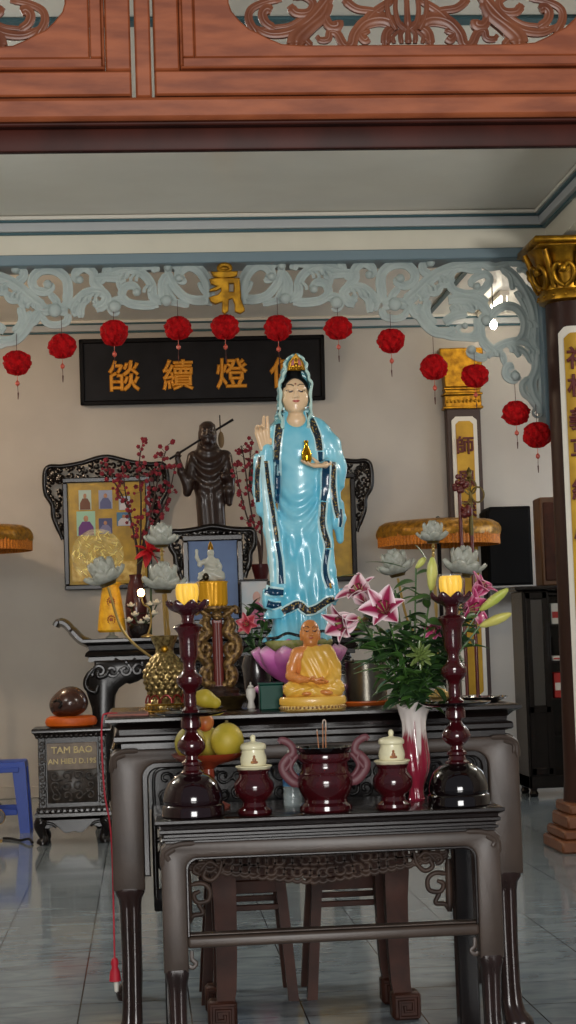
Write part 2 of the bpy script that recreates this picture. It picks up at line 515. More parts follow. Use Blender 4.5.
def floor_mat():
    m = bpy.data.materials.new('polished_stone_tiles'); m.use_nodes = True
    nt = m.node_tree; b = nt.nodes['Principled BSDF']
    geo = nt.nodes.new('ShaderNodeTexCoord'); mp = nt.nodes.new('ShaderNodeMapping')
    mp.inputs['Location'].default_value = (.80, 0, 0)
    nt.links.new(geo.outputs['Object'], mp.inputs[0])
    br = nt.nodes.new('ShaderNodeTexBrick'); br.offset = 0; br.squash = 1
    br.inputs['Scale'].default_value = 1; br.inputs['Brick Width'].default_value = .48; br.inputs['Row Height'].default_value = .48
    br.inputs['Mortar Size'].default_value = .0035; br.inputs['Mortar Smooth'].default_value = .1
    br.inputs['Mortar'].default_value = lin((38, 42, 46))
    nt.links.new(mp.outputs[0], br.inputs['Vector'])
    n = nt.nodes.new('ShaderNodeTexNoise'); n.inputs['Scale'].default_value = 3.2; n.inputs['Detail'].default_value = 7; n.inputs['Distortion'].default_value = 1.2
    m2 = nt.nodes.new('ShaderNodeMapping'); m2.inputs['Scale'].default_value = (1, 2.2, 1)
    nt.links.new(geo.outputs['Object'], m2.inputs[0]); nt.links.new(m2.outputs[0], n.inputs['Vector'])
    r = nt.nodes.new('ShaderNodeValToRGB'); r.color_ramp.elements[0].position = .3; r.color_ramp.elements[1].position = .72
    r.color_ramp.elements[0].color = lin((104, 116, 126)); r.color_ramp.elements[1].color = lin((138, 150, 156))
    nt.links.new(n.outputs['Fac'], r.inputs[0])
    nt.links.new(r.outputs[0], br.inputs['Color1']); nt.links.new(r.outputs[0], br.inputs['Color2'])
    nt.links.new(br.outputs['Color'], b.inputs['Base Color'])
    b.inputs['Roughness'].default_value = .09; b.inputs['IOR'].default_value = 1.5
    return m

# ------------------------------------------------------------------ room shell
AX = .685                       # the middle axis of the hall
XL, XR = -5.0, 6.2
struct(M().box(XL-.2, XR+.2, -6, 19.35, -.12, 0).build('floor', floor_mat()), 'polished blue grey stone tile floor of the hall', 'floor')
struct(M().box(XL-.2, XR+.2, 19.1, 19.3, 0, 5.2).build('wall_back', WALL), 'off white rear wall behind the altars')
struct(M().box(XL-.2, XL, 5.2, 19.1, 0, 5.2).build('wall_left', WALL), 'off white left side wall of the hall')
struct(M().box(XR, XR+.2, 5.2, 19.1, 0, 5.2).build('wall_right', WALL), 'off white right side wall of the hall')
c = M(); c.box(XL, XR, 5.2, 13.46, 4.74, 4.9)
struct(c.build('ceiling', CEIL), 'white painted ceiling of the front bay', 'ceiling')
struct(M().box(XL, XR, 13.46, 19.1, 5.0, 5.16).build('ceiling.001', CEIL), 'white painted ceiling over the rear altar bay', 'ceiling')
# front wall: daylight comes through the wide doorway under the carved header
fw = M(); fw.box(XL, -1.25, 5.22, 5.42, 0, 4.74); fw.box(2.62, XR, 5.22, 5.42, 0, 4.74); fw.box(-1.25, 2.62, 5.22, 5.42, 4.25, 4.74)
struct(fw.build('wall_front', WALL), 'plain wall around the wide front doorway')
# lintel wall across the hall, with a grey blue beam along its foot
struct(M().box(XL, XR, 13.24, 13.46, 4.40, 5.0).build('wall_lintel', CREAM), 'cream lintel wall spanning the hall above the scrollwork', 'wall')
struct(M().box(XL, 3.3, 13.17, 13.5, 4.372, 4.452, .008).build('trim_1', BLUEGREY), 'grey blue beam along the foot of the cream lintel wall', 'beam')
j = M(); j.box(3.045, 3.115, 13.17, 13.44, 3.03, 4.372, .006)
j.box(2*AX-3.115, 2*AX-3.045, 13.17, 13.44, 3.03, 4.372, .006)
struct(j.build('trim_2', BLUEGREY), 'grey blue upright jamb beside the scrollwork', 'trim')
# cream wall over the column row on the right
struct(M().box(3.12, 3.42, 5.42, 13.24, 4.44, 4.74).build('wall_beam', CREAM), 'cream beam wall running forward above the right column', 'wall')
struct(M().box(2*AX-3.42, 2*AX-3.12, 5.42, 13.24, 4.44, 4.74).build('wall_beam_left', CREAM), 'cream beam wall running forward on the left', 'wall')
# crown mouldings, mitred in the corner
def crown(name, zt, back_y, xl, xr, front_y, label):
    prof = [(.10, zt-.028, zt, WHITEP), (.085, zt-.042, zt-.028, TEAL), (.06, zt-.108, zt-.042, CROWN), (.03, zt-.126, zt-.108, TEAL)]
    g = M(); mats = []
    for d, z0, z1, mm in prof:
        if mm not in mats: mats.append(mm)
        k = mats.index(mm)
        g.box(xl, xr-d, back_y-d, back_y, z0, z1, .003, k)
        if front_y is not None: g.box(xr-d, xr, front_y, back_y, z0, z1, .003, k)
    struct(g.build(name, mats), label, 'crown moulding')
crown('trim_3', 4.735, 13.24, 2*AX-3.12, 3.12, 5.45, 'white crown moulding with two teal lines under the front ceiling')
crown('trim_4', 5.0, 19.1, XL, XR, None, 'white crown moulding with dark lines at the top of rear wall')
g = M(); g.box(3.12, 3.17, 13.5, 19.0, 4.975, 5.0, .003); struct(g.build('trim_5', TEAL), 'thin dark strip along the rear ceiling', 'trim')
g = M(); g.box(-3, 4.5, 8.92, 9.02, 4.72, 4.74, .003); struct(g.build('trim_6', TEAL), 'teal strip across the front ceiling seen through the carved header', 'trim')
g = M(); g.box(XL, XR, 19.06, 19.1, 0, .12, .006); struct(g.build('baseboard_back', WALL), 'low skirting at the foot of the rear wall', 'baseboard')

# ------------------------------------------------------------------ carved wooden header over the doorway
HY = 5.2
u = mpp(HY)
def hp(px, py):                # local XZ of a header pixel; the left panel repeats the right one
    p = at(px, py, HY); return p.x, p.z
z0 = at(288, 98, HY).z; ztop = 4.26
zb = at(288, 121, HY).z
struct(M().box(-1.25, 2.62, HY-.03, HY+.16, zb, z0, .012).build('trim_7', WOODRED), 'reddish wooden rail under the carved door header panels', 'header rail')
zc = at(288, 147, HY).z
bm_ = M(); bm_.box(-1.25, 2.62, HY+.02, HY+.055, zc, zb-.010, .008, seg=2); bm_.box(-1.25, 2.62, HY-.012, HY+.055, zb-.012, zb, .004)
struct(bm_.build('trim_8', WOODSHADE), 'dark brown rounded wooden beam with painted underside shade below the red header rail', 'header beam')
def scroll_set(m, K, S):
    """the carved vine of a header panel, half of it; K maps pixel->XZ, S mirrors"""
    def st(pts, w, dep=.8, t=(1, .7), n=26):
        m.stroke([K(230+(x/3.2)-10, y/3.2, S) for x, y in pts], w/3.2*u*1.45, y=HY+.05, depth=dep, taper=t, n=n, seg=24, flute=.25)
    st([(118, 95), (92, 50), (100, 12), (150, -12), (200, -20)], 12)
    st([(110, 70), (160, 92), (225, 84), (285, 50), (340, -10), (360, -50)], 15, t=(.6, 1.2))
    st([(125, 82), (170, 70), (225, 60), (280, 25)], 7)
    st([(175, 75), (145, 55), (136, 28), (150, 12), (166, 18)], 11, t=(1, 1.3))
    st([(225, 0), (245, 24), (285, 22), (300, -8), (270, -30), (235, -25)], 13)
    st([(240, 134), (246, 105), (285, 68), (330, 30), (352, -20)], 26, t=(1, .6))
    st([(228, 136), (225, 110), (262, 82), (310, 52)], 9)
    st([(255, 134), (275, 110), (285, 85)], 8)
    st([(215, 132), (262, 112), (290, 132)], 13, t=(.8, .8))
    st([(308, 98), (322, 112), (345, 108), (352, 85), (375, 92), (395, 128), (420, 128), (432, 92), (470, 52), (530, 44), (590, 78)], 13, t=(.6, 1.3), n=60)
    st([(432, 120), (446, 86), (480, 66), (530, 62), (575, 90)], 8)
    st([(345, -10), (338, 36), (352, 66), (376, 66), (374, 50)], 12, t=(.9, 1.4))
    st([(470, 50), (500, 20), (560, -20)], 14)
    st([(400, -20), (440, 10), (500, 20), (560, 50)], 12)
    st([(480, 80), (450, 92), (462, 112), (474, 104)], 11, t=(.8, 1.2))
    st([(530, 130), (535, 90), (560, 70), (590, 60)], 14)
def header_panel(name, cx, label):
    """cx: photograph x of the panel's middle"""
    x0 = hp(cx-256, 60)[0]; x1 = hp(cx+256, 60)[0]
    xm = (x0+x1)/2
    def K(px, py, s): # keep the panel's own axis upright
        x, z = hp(408+(px-408), py); xx = x-hp(408, py)[0]
        return xm+s*xx, z
    t = thing(name, label, 'door panel', kind='structure')
    # stiles, rails and stepped mouldings around the field
    fr = M(); w1 = 4*u
    lo = z0+.004; hi = ztop
    def ring(a, b, y0, y1, bev=.006):
        """bottom and side bars between inset a and inset b (in px)"""
        fr.box(x0+a*u, x1-a*u, y0, y1, lo+a*u, lo+b*u, bev)
        fr.box(x0+a*u, x0+b*u, y0, y1, lo+b*u+.0005, hi, bev); fr.box(x1-b*u, x1-a*u, y0, y1, lo+b*u+.0005, hi, bev)
    ring(2, 28, HY-.005, HY+.08)
    ring(28.5, 31, HY-.02, HY+.07, .004)
    fr.build('frame', WOODRED, t)
    fi = M()
    def ring2(a, b, y0, y1, bev=.004):
        fi.box(x0+a*u, x1-a*u, y0, y1, lo+a*u, lo+b*u, bev)
        fi.box(x0+a*u, x0+b*u, y0, y1, lo+b*u+.0005, hi, bev); fi.box(x1-b*u, x1-a*u, y0, y1, lo+b*u+.0005, hi, bev)
    ring2(31, 43.2, HY+.012, HY+.07)
    fi.build('inner_frame', WOODRED, t)
    # field with the arched opening
    left = [K(228, -40, 1)]+[K(x, y, 1) for x, y in ((228.5, 0), (231, 8), (239, 18), (248, 26), (257, 30), (266, 35), (280, 41), (300, 42.5))]
    right = [K(228, -40, -1)]+[K(x, y, -1) for x, y in ((228.5, 0), (231, 8), (239, 18), (248, 26), (257, 30), (266, 35), (280, 41), (300, 42.5))]
    zi = lo+43.6*u
    out = [(x0+43.6*u, hi), (x0+43.6*u, zi), (x1-43.6*u, zi), (x1-43.6*u, hi)]
    out += [(right[0][0], hi)]+right[1:] + left[1:][::-1] + [(left[0][0], hi)]
    M().prism(out, HY+.022, HY+.062, .005).build('field', WOODRED, t)
    cv = M()
    for s in (1, -1): scroll_set(cv, K, s)
    cv.build('carving', WOODCARVE, t, sharp=60)
    # lotus bud in the middle of the carving
    bd = M()
    def stb(pts, w, dep=.9):
        for s in (1, -1): bd.stroke([K(408.6-(58-x)/3.1, y/3.1, s) for x, y in pts], w/3.1*u, y=HY+.04, depth=dep, taper=(.8, .5), n=20, seg=24, flute=.2)
    stb([(58, 122), (56, 95), (58, 60)], 16); stb([(35, 122), (34, 92), (58, 66)], 13); stb([(12, 122), (10, 100), (34, 78)], 11)
    stb([(52, 80), (30, 60), (20, 20), (24, -30)], 15); stb([(20, 80), (0, 40), (-6, 0), (0, -30)], 14); stb([(58, 70), (56, 20), (58, -40)], 16)
    stb([(-10, 122), (0, 108), (14, 112)], 9)
    bd.build('lotus_bud', WOODCARVE, t, sharp=60)
    return t
header_panel('door_1', 408, 'carved reddish wooden header panel with pierced vine scrolls, mostly in view over the doorway')
header_panel('door_2', -123, 'reddish wooden header panel at the upper left, only a corner of its carving showing')
ps = M(); a0 = hp(135, 60)[0]; a1 = hp(151, 60)[0]
ps.box(a0, a1, HY-.012, HY+.09, z0+.003, ztop, .006)
struct(ps.build('trim_9', WOODRED), 'reddish wooden post between the two carved header panels', 'post')

xe = hp(408+256, 60)[0]
struct(M().box(xe+.006, 2.62, HY-.005, HY+.08, z0+.004, ztop, .006).build('trim_10', WOODRED), 'plain reddish wooden panel right of the carved header', 'panel')
xw = hp(-123-256, 60)[0]
struct(M().box(-1.25, max(xw-.006, -1.24), HY-.005, HY+.08, z0+.004, ztop, .006).build('trim_11', WOODRED), 'plain reddish wooden panel left of the carved header', 'panel') if xw > -1.2 else None

# ------------------------------------------------------------------ white scrollwork under the lintel
LY = 13.3
ul = mpp(LY)
fret = thing('scrollwork_valance', 'pale blue plaster scrollwork valance of pierced leaf scrolls under the lintel beam', 'valance', (AX, LY, 0), kind='structure')
def fret_half(m, S):
    def Z(ox, oy, pts):
        r = []
        for x, y in pts:
            p = at(ox+x/4.8, oy+y/4.8, LY); r.append((S*(p.x-AX), p.z))
        return r
    def st(o, pts, w, t=(1, .8), n=22, dep=.55, y=0):
        m.stroke(Z(o[0], o[1], pts), w/4.8*ul*.63, y=y, depth=dep, taper=t, n=n, seg=24, flute=.30)
    A = (220, 250); B = (330, 250); C = (440, 250); D = (440, 330)
    st(A, [(118, 262), (106, 205), (112, 150), (145, 95), (190, 72), (232, 88), (246, 120), (232, 138), (214, 132)], 52, n=34)
    st(A, [(108, 236), (165, 238), (220, 222), (262, 180), (288, 130), (300, 80)], 44)
    st(A, [(110, 205), (130, 190), (150, 150)], 34)
    st(A, [(205, 258), (260, 246), (300, 240), (330, 246)], 34)
    st(A, [(235, 96), (262, 66), (296, 72), (286, 96)], 36)
    st(A, [(300, 105), (326, 160), (316, 240)], 52, t=(.7, 1))
    st(A, [(270, 236), (290, 200), (330, 120)], 24)
    st(A, [(330, 240), (372, 215), (378, 160), (402, 116), (456, 84), (520, 82), (590, 100)], 46, n=30)
    st(A, [(352, 96), (360, 70), (396, 66), (440, 90)], 40)
    st(A, [(440, 56), (486, 84), (500, 120)], 38); st(A, [(500, 52), (520, 90), (560, 110)], 36); st(A, [(560, 70), (600, 80)], 40)
    st(A, [(350, 250), (420, 252), (486, 240), (520, 205), (506, 165), (466, 156), (446, 182), (462, 198)], 42, n=34)
    st(A, [(500, 120), (530, 140), (520, 180)], 30)
    st(B, [(-10, 118), (60, 112), (120, 116)], 46); st(B, [(-20, 70), (20, 100), (60, 130)], 30); st(B, [(56, 66), (70, 110), (90, 140)], 34)
    st(B, [(80, 175), (118, 140), (120, 92), (160, 64), (200, 84), (204, 112), (182, 122)], 44, n=28)
    st(B, [(-20, 232), (20, 226), (50, 246), (36, 280), (10, 272)], 42)
    st(B, [(120, 262), (78, 240), (66, 205), (96, 180), (155, 182), (200, 214), (240, 260)], 48, n=28)
    st(B, [(128, 214), (112, 232), (128, 250)], 28)
    st(B, [(150, 200), (186, 240), (192, 300)], 46, t=(1, .7))
    st(B, [(215, 225), (222, 262), (210, 292)], 34)
    st(B, [(262, 250), (244, 180), (250, 112), (300, 72), (366, 72), (406, 112), (396, 158), (352, 172), (322, 152), (336, 132)], 46, n=44)
    st(B, [(300, 262), (300, 220), (330, 182)], 40)
    st(B, [(250, 262), (310, 256), (370, 262)], 56)
    st(B, [(360, 250), (420, 200), (480, 140), (540, 104), (600, 92)], 58, n=30)
    st(B, [(470, 200), (510, 200), (530, 170)], 44); st(B, [(520, 160), (560, 160), (590, 130)], 44); st(B, [(440, 180), (460, 220), (440, 240)], 40)
    st(B, [(478, 122), (448, 100), (446, 72), (480, 58)], 42)
    st(B, [(246, 280), (262, 318), (310, 330), (352, 318), (376, 280)], 36)
    st(B, [(384, 262), (416, 310), (436, 262)], 46); st(B, [(420, 280), (450, 340), (500, 390), (560, 398), (600, 380)], 52, n=28)
    st(B, [(470, 240), (462, 290), (480, 330), (510, 352)], 40)
    st(C, [(130, 90), (70, 92), (44, 140), (62, 190), (130, 212), (200, 196), (238, 146), (216, 116), (170, 132), (150, 158), (172, 178)], 40, n=44)
    st(C, [(-10, 106), (60, 80), (130, 70), (200, 66), (270, 80), (336, 56)], 40, n=30)
    st(C, [(200, 62), (240, 84), (290, 76)], 36); st(C, [(100, 60), (140, 96), (200, 92)], 34)
    st(C, [(40, 240), (110, 236), (180, 250), (226, 296), (224, 340)], 54); st(C, [(50, 290), (110, 270), (170, 290)], 44); st(C, [(20, 350), (70, 316), (130, 306)], 46)
    st(C, [(130, 220), (180, 216), (230, 250)], 34)
    st(C, [(170, 330), (178, 380), (150, 410), (100, 408), (84, 378), (108, 362)], 30)
    st(C, [(-10, 388), (50, 412), (120, 418), (190, 426)], 42)
    st(C, [(452, 470), (456, 380), (440, 280), (400, 190), (350, 120), (296, 84)], 50, n=30)
    st(C, [(470, 420), (468, 330), (452, 240), (410, 170)], 34); st(C, [(425, 430), (430, 350), (400, 260), (360, 200)], 30)
    st(C, [(330, 60), (390, 64), (446, 90), (464, 140)], 38); st(C, [(370, 100), (400, 92), (440, 130), (466, 180)], 32); st(C, [(300, 90), (340, 130), (350, 190)], 36)
    st(C, [(452, 110), (468, 170), (470, 240)], 26)
    st(C, [(236, 330), (270, 290), (320, 268), (372, 284), (404, 340), (396, 410), (360, 440)], 42, n=30)
    st(C, [(220, 300), (196, 360), (200, 420), (246, 470), (300, 490)], 42, n=26)
    st(D, [(160, 84), (146, 108), (186, 132), (226, 132)], 42); st(D, [(226, 128), (262, 92), (320, 62), (396, 54), (440, 92), (452, 170)], 40, n=28)
    st(D, [(198, -10), (206, 60), (250, 108), (296, 116), (312, 166)], 36, n=26)
    st(D, [(352, 170), (322, 184), (320, 220), (352, 240), (376, 220)], 44); st(D, [(346, 200), (380, 244)], 40)
    st(D, [(340, 86), (366, 100), (384, 128)], 34)
    st(D, [(440, 20), (466, 100), (462, 190), (440, 250), (450, 310), (476, 360), (478, 400)], 48, n=34)
    st(D, [(430, 230), (398, 262), (406, 306), (440, 330)], 36); st(D, [(420, 300), (450, 350), (466, 376)], 36)
    st(D, [(470, 40), (484, 160), (484, 300), (484, 390)], 26); st(D, [(330, 70), (400, 100), (440, 160)], 28)
    # small leaf tips and bead edges
    for o, x, y, r in ((A, 246, 130, 20), (B, 186, 122, 20), (B, 336, 138, 22), (B, 30, 255, 30), (C, 176, 176, 18), (D, 150, 96, 22), (D, 360, 222, 24), (B, 310, 262, 34), (A, 312, 236, 28), (A, 450, 190, 20), (C, 220, 340, 26), (C, 118, 366, 16), (B, 480, 62, 22), (A, 296, 78, 20)):
        q = Z(o[0], o[1], [(x, y)])[0]; m.blob((q[0], -.018, q[1]), (r/4.8*ul, .03, r/4.8*ul), 12)
    for o, pts in ((A, [(380, 160), (440, 105), (520, 100)]), (B, [(400, 215), (470, 165), (540, 125)]), (C, [(70, 260), (140, 256), (210, 310)]), (C, [(440, 470), (430, 340), (380, 200)]), (D, [(260, 95), (330, 75), (420, 80)]), (B, [(110, 190), (160, 195), (220, 240)])):
        for k in range(5):
            i = pts[0] if k < 2 else pts[1] if k < 4 else pts[2]; dx = (k % 2)*26-13
            st(o, [(i[0]+dx, i[1]), (i[0]+dx+18, i[1]+14), (i[0]+dx+22, i[1]+34)], 18, t=(.7, .9), n=8, y=-.02)
    p = Z(D[0], D[1], [(466, 398)])[0]
    m.tube([(p[0]+math.cos(a)*.032, 0, p[1]+math.sin(a)*.032) for a in np.linspace(0, 2*PI, 17)[:-1]], .01, 6, closed=True)
for s, nm in ((1, 'scroll_panel'), (-1, 'scroll_panel')):
    m = M(); fret_half(m, s); m.build(nm, PLASTER, fret, sharp=60)

# gold sacred syllable in front of the scrollwork
e0 = at(226, 290, LY-.12)
emb = thing('sacred_syllable', 'gold seed syllable sign hanging at the middle of the pale scrollwork', 'sign', (e0.x, LY-.12, 0))
def EZ(pts): return [(at(195+x/8.86, 255+y/8.86, LY-.12).x-e0.x, at(195+x/8.86, 255+y/8.86, LY-.12).z) for x, y in pts]
g = M()
g.prism(EZ([(136, 148), (180, 150), (182, 200), (160, 196)])[::-1], -.02, .02, .005)
g.prism(EZ([(160, 150), (380, 145), (372, 190), (330, 205), (230, 212), (180, 200)])[::-1], -.022, .02, .006)
g.prism(EZ([(125, 215), (180, 205), (395, 205), (400, 240), (410, 400), (440, 480), (440, 500), (400, 525), (352, 505), (350, 440), (330, 388), (300, 400), (296, 500), (262, 530), (238, 505), (240, 420), (180, 440), (140, 420), (120, 380), (160, 365), (200, 355), (230, 320), (228, 300), (190, 320), (125, 330), (130, 305), (190, 280), (140, 262)])[::-1], -.022, .02, .006,
        holes=[EZ([(302, 258), (342, 258), (342, 328), (302, 328)])])
g.build('character', GOLD, emb)
g = M(); a = EZ([(262, 118)])[0]
g.tube([(a[0]+math.cos(t)*.042, 0, a[1]+math.sin(t)*.028) for t in np.linspace(0, 2*PI, 25)[:-1]], .018, 8, closed=True); g.blob((a[0], 0, a[1]), (.034, .02, .022))
g.build('crescent_ring', GOLD, emb)

# ------------------------------------------------------------------ red lanterns on threads
LRED = mat('lantern_red_paper', (190, 10, 18), .8, noise=(30, (148, 6, 12)), spec=.2)
TASS = mat('lantern_dark_thread', (72, 26, 22), .7)
BEAD = mat('lantern_bead', (196, 84, 66), .4)
def make_lantern():
    t = thing('red_lantern', '', 'lantern', group='red paper lanterns under the scrollwork')
    g = M(); seg = 36
    R = .098
    prof = [(R*math.sin(PI*i/14)**.8, -R*.86*math.cos(PI*i/14)) for i in range(15)]
    rr = random.Random(3); jit = [[rr.uniform(-.12, .12) for k in range(seg)] for i in range(15)]
    vs = []
    for i, (r, z) in enumerate(prof):
        for k in range(seg):
            a = 2*PI*k/seg
            q = r*(1+.10*math.sin(9*a+z*60)+.07*math.sin(5*a-z*90)+.5*jit[i][k])
            vs.append((q*math.cos(a), q*math.sin(a), z+.010*math.sin(7*a+i)))
    fs = [(i*seg+k, i*seg+(k+1) % seg, (i+1)*seg+(k+1) % seg, (i+1)*seg+k) for i in range(14) for k in range(seg)]
    g.add(vs, fs); g.build('globe', LRED, t, sharp=20)
    M().tube([(0, 0, .08), (0, 0, .22)], .0022, 5).build('hanging_thread', TASS, t)
    b = M(); b.tube([(0, 0, -.08), (0, 0, -.15)], .0022, 5); b.lathe([(0, -.175), (.016, -.16), (.017, -.145), (0, -.125)], 8); b.build('bead', BEAD, t)
    b = M(); b.tube([(0, 0, -.16), (.004, 0, -.23)], .0022, 5); b.tube([(.004, 0, -.22), (.002, 0, -.27)], [.006, .003], 6); b.build('tassel', TASS, t)
    return t
lant = [(17, 363), (62, 346), (114, 333), (178, 328), (225, 327), (278, 328), (338, 328), (391, 341), (434, 367), (475, 376), (516, 413), (537, 435)]
llab = ['red lantern hanging lowest at the left end of the scrollwork', 'second red lantern from the left end of the row',
        'red lantern over the left corner of the black sign board', 'red lantern above the second gold character of the sign',
        'red lantern straight under the gold seed syllable', 'red lantern just right of the one under the gold syllable, over the statue hood',
        'red lantern past the right end of the black sign board', 'red lantern over the bare wall between sign and gold capital',
        'red lantern left of the rear gold capital', 'red lantern overlapping the rear gold capital on its right',
        'upper of two red lanterns near the foot of the scrollwork corner', 'lowest right red lantern beside the dark column']
L0 = make_lantern()
for i, (x, y) in enumerate(lant):
    p = at(x, y, LY-.03 if i < 11 else LY-.1)
    if i == 0: L0.location = p; L0['label'] = llab[0]
    else:
        d = dup(L0, p, llab[i], rz=i*1.3)
        d.scale = (1, 1, .95+.1*((i*7) % 3)/2)

# ------------------------------------------------------------------ front right column with couplet board
cc = at(584, 600, 12.9); cxx = cc.x
cz1 = at(560, 298, 12.7).z
col = thing('column', 'dark wooden column with gilded capital at the right edge', 'column', (cxx, 12.9, 0), kind='structure')
M().lathe([(.215, .30), (.20, .5), (.192, 1.5), (.188, cz1)], 48).build('shaft', COLUMN, col)
g = M()
for a, b, c_ in ((.31, 0, .09), (.285, .09, .16), (.25, .16, .26), (.225, .26, .34)): g.box(-a, a, -a, a, b, c_, .015)
g.build('base', mat('column_base_wood', (104, 62, 36), .4, noise=(5, (96, 56, 34), 6)), col)
cap = M()
cap.lathe([(.195, cz1-.015), (.235, cz1), (.24, cz1+.04), (.225, cz1+.075)], 40)
for k in range(16):
    a = 2*PI*k/16; cap.blob((.238*math.cos(a), .238*math.sin(a), cz1+.03), (.014, .014, .014), 8)
def capmod(a, z, r): return r*(1+.05*abs(math.sin(4*a)))
zt = at(545, 246, 12.9).z
cap.lathe([(.215, cz1+.07), (.22, cz1+.12), (.235, cz1+.2), (.27, zt-.10), (.31, zt-.055)], 48, mod=capmod)
for k in range(8):
    a = 2*PI*k/8+PI/8
    for s in (1, -1):
        xf = Matrix.Rotation(a+PI/2, 4, 'Z')
        cap.tube(catmull([(s*.01, -.24, cz1+.09), (s*.06, -.255, cz1+.13), (s*.075, -.28, cz1+.2), (s*.04, -.30, cz1+.245), (s*.015, -.285, cz1+.21), (s*.035, -.28, cz1+.185)], 20), [.018]*14+[.015, .013, .012, .011, .01, .01], 8, xf=xf)
    cap.blob((.29*math.cos(a), .29*math.sin(a), cz1+.21), (.03, .03, .035), 10)
    cap.tube([(.22*math.cos(a+PI/8), .22*math.sin(a+PI/8), cz1+.09), (.26*math.cos(a+PI/8), .26*math.sin(a+PI/8), cz1+.2), (.33*math.cos(a+PI/8), .33*math.sin(a+PI/8), zt-.07)], [.025, .03, .02], 8)
h = .29
cap.box(-h, h, -h, h, zt-.06, zt-.035, .008); cap.box(-h-.035, h+.035, -h-.035, h+.035, zt-.035, zt+.01, .01)
cap.build('capital', GOLD, col, sharp=50)

def board(name, label, loc, w, z0, z1, radius, chars, size, zs, xoff=0):
    """couplet board: white border with cut corners, gold field, dark red characters; bent around a column when radius is given"""
    t = thing(name, label, 'couplet board', loc)
    def shape(hw, a, b, cut):
        o = []
        for sx, sz in ((-1, -1), (1, -1), (1, 1), (-1, 1)):
            X = sx*hw; Zc = a if sz < 0 else b
            pts = [(X, Zc-sz*cut), (X-sx*cut*.25, Zc-sz*cut*.7), (X-sx*cut*.75, Zc-sz*cut*.3), (X-sx*cut, Zc)]
            o += pts if sx*sz > 0 else pts[::-1]
        return o
    def wrap(m):
        if radius:
            r = []
            for x, y, z in m.v:
                th = x/radius; q = radius-y
                r.append((q*math.sin(th), -q*math.cos(th)+0, z))
            m.v = r
        return m
    def face(hw, a, b, cut, y0, y1):
        m = M()
        if not radius: return m.prism(shape(hw, a, b, cut), y0, y1, .004)
        # strips so it can bend
        n = 14; outl = []
        for i in range(n+1):
            x = -hw+2*hw*i/n; d = max(0, cut-(hw-abs(x)))
            outl.append((x, a+d, b-d))
        vs = []
        for x, p, q in outl: vs += [(x, y0, p), (x, y0, q), (x, y1, p), (x, y1, q)]
        fs = []
        for i in range(n):
            k = 4*i; l = k+4
            fs += [(k, l, l+1, k+1), (k+2, k+3, l+3, l+2), (k, k+2, l+2, l), (k+1, l+1, l+3, k+3)]
        fs += [(0, 1, 3, 2), (4*n, 4*n+2, 4*n+3, 4*n+1)]
        m.add(vs, fs); return m
    b = face(w/2, z0, z1, w*.16, -.012, .012)
    wrap(b).build('border', WHITEP, t)
    b = face(w/2-.042, z0+.05, z1-.05, w*.13, -.018, .010)
    wrap(b).build('field', GOLDP, t)
    for ch, z in zip(chars, zs):
        m = text_mesh(ch, size, .02, .0)
        m.v = [(x+xoff, y-.026, zz+z) for x, y, zz in m.v]
        wrap(m).build('character', CHARRED, t, sharp=30)
    return t
ys = [358, 386, 419, 449, 489, 532]
Y1 = 12.9-.2
board('couplet_board', 'tall gold couplet board with white border bent around the dark right column', (cxx, 12.9, 0), .30,
      at(570, 765, Y1).z, at(570, 326, Y1).z, .205, '禪杖義草緣心', .17, [at(572, y, Y1).z for y in ys], xoff=-.01)

# rear pilaster with its board
PX = at(467, 500, 18.95).x
pil = thing('pilaster', 'slim dark pilaster with gold capital on the rear wall', 'pilaster', (PX, 19.0, 0), kind='structure')
pc = at(463, 408, 18.95).z; pt = at(463, 348, 18.95).z
M().box(-.185, .185, -.04, .098, .2, pc, .01).build('shaft', mat('pilaster_dark_brown', (62, 46, 42), .5), pil)
M().box(-.22, .22, -.07, .098, 0, .2, .01).build('base', COLUMN, pil)
g = M(); g.box(-.2, .2, -.06, .098, pc, pc+.14, .01); g.box(-.215, .215, -.075, .098, pc+.14, pc+.165, .008); g.box(-.215, .215, -.075, .098, pc-.01, pc+.02, .008)
g.box(-.19, .19, -.05, .098, pc+.165, pc+.20, .006); g.box(-.2, .2, -.06, .098, pc+.2, pc+.225, .006)
g.prism([(-.19, pc+.225), (.19, pc+.225), (.2, pc+.36), (.235, pt-.08), (.235, pt), (-.235, pt), (-.235, pt-.08), (-.2, pc+.36)], -.07, .098, .01)
for i in range(9): g.blob((-.17+.0425*i, -.06, pc+.075), (.018, .012, .02), 8)
g.build('capital', GOLD, pil)
board('couplet_board', 'gold couplet board with white border on the slim rear pilaster', (PX, 18.945, 0), .275,
      at(463, 700, 18.9).z, at(463, 416, 18.9).z, 0, '師恩深重', .2, [at(463, y, 18.9).z for y in (445, 479, 509, 560)])

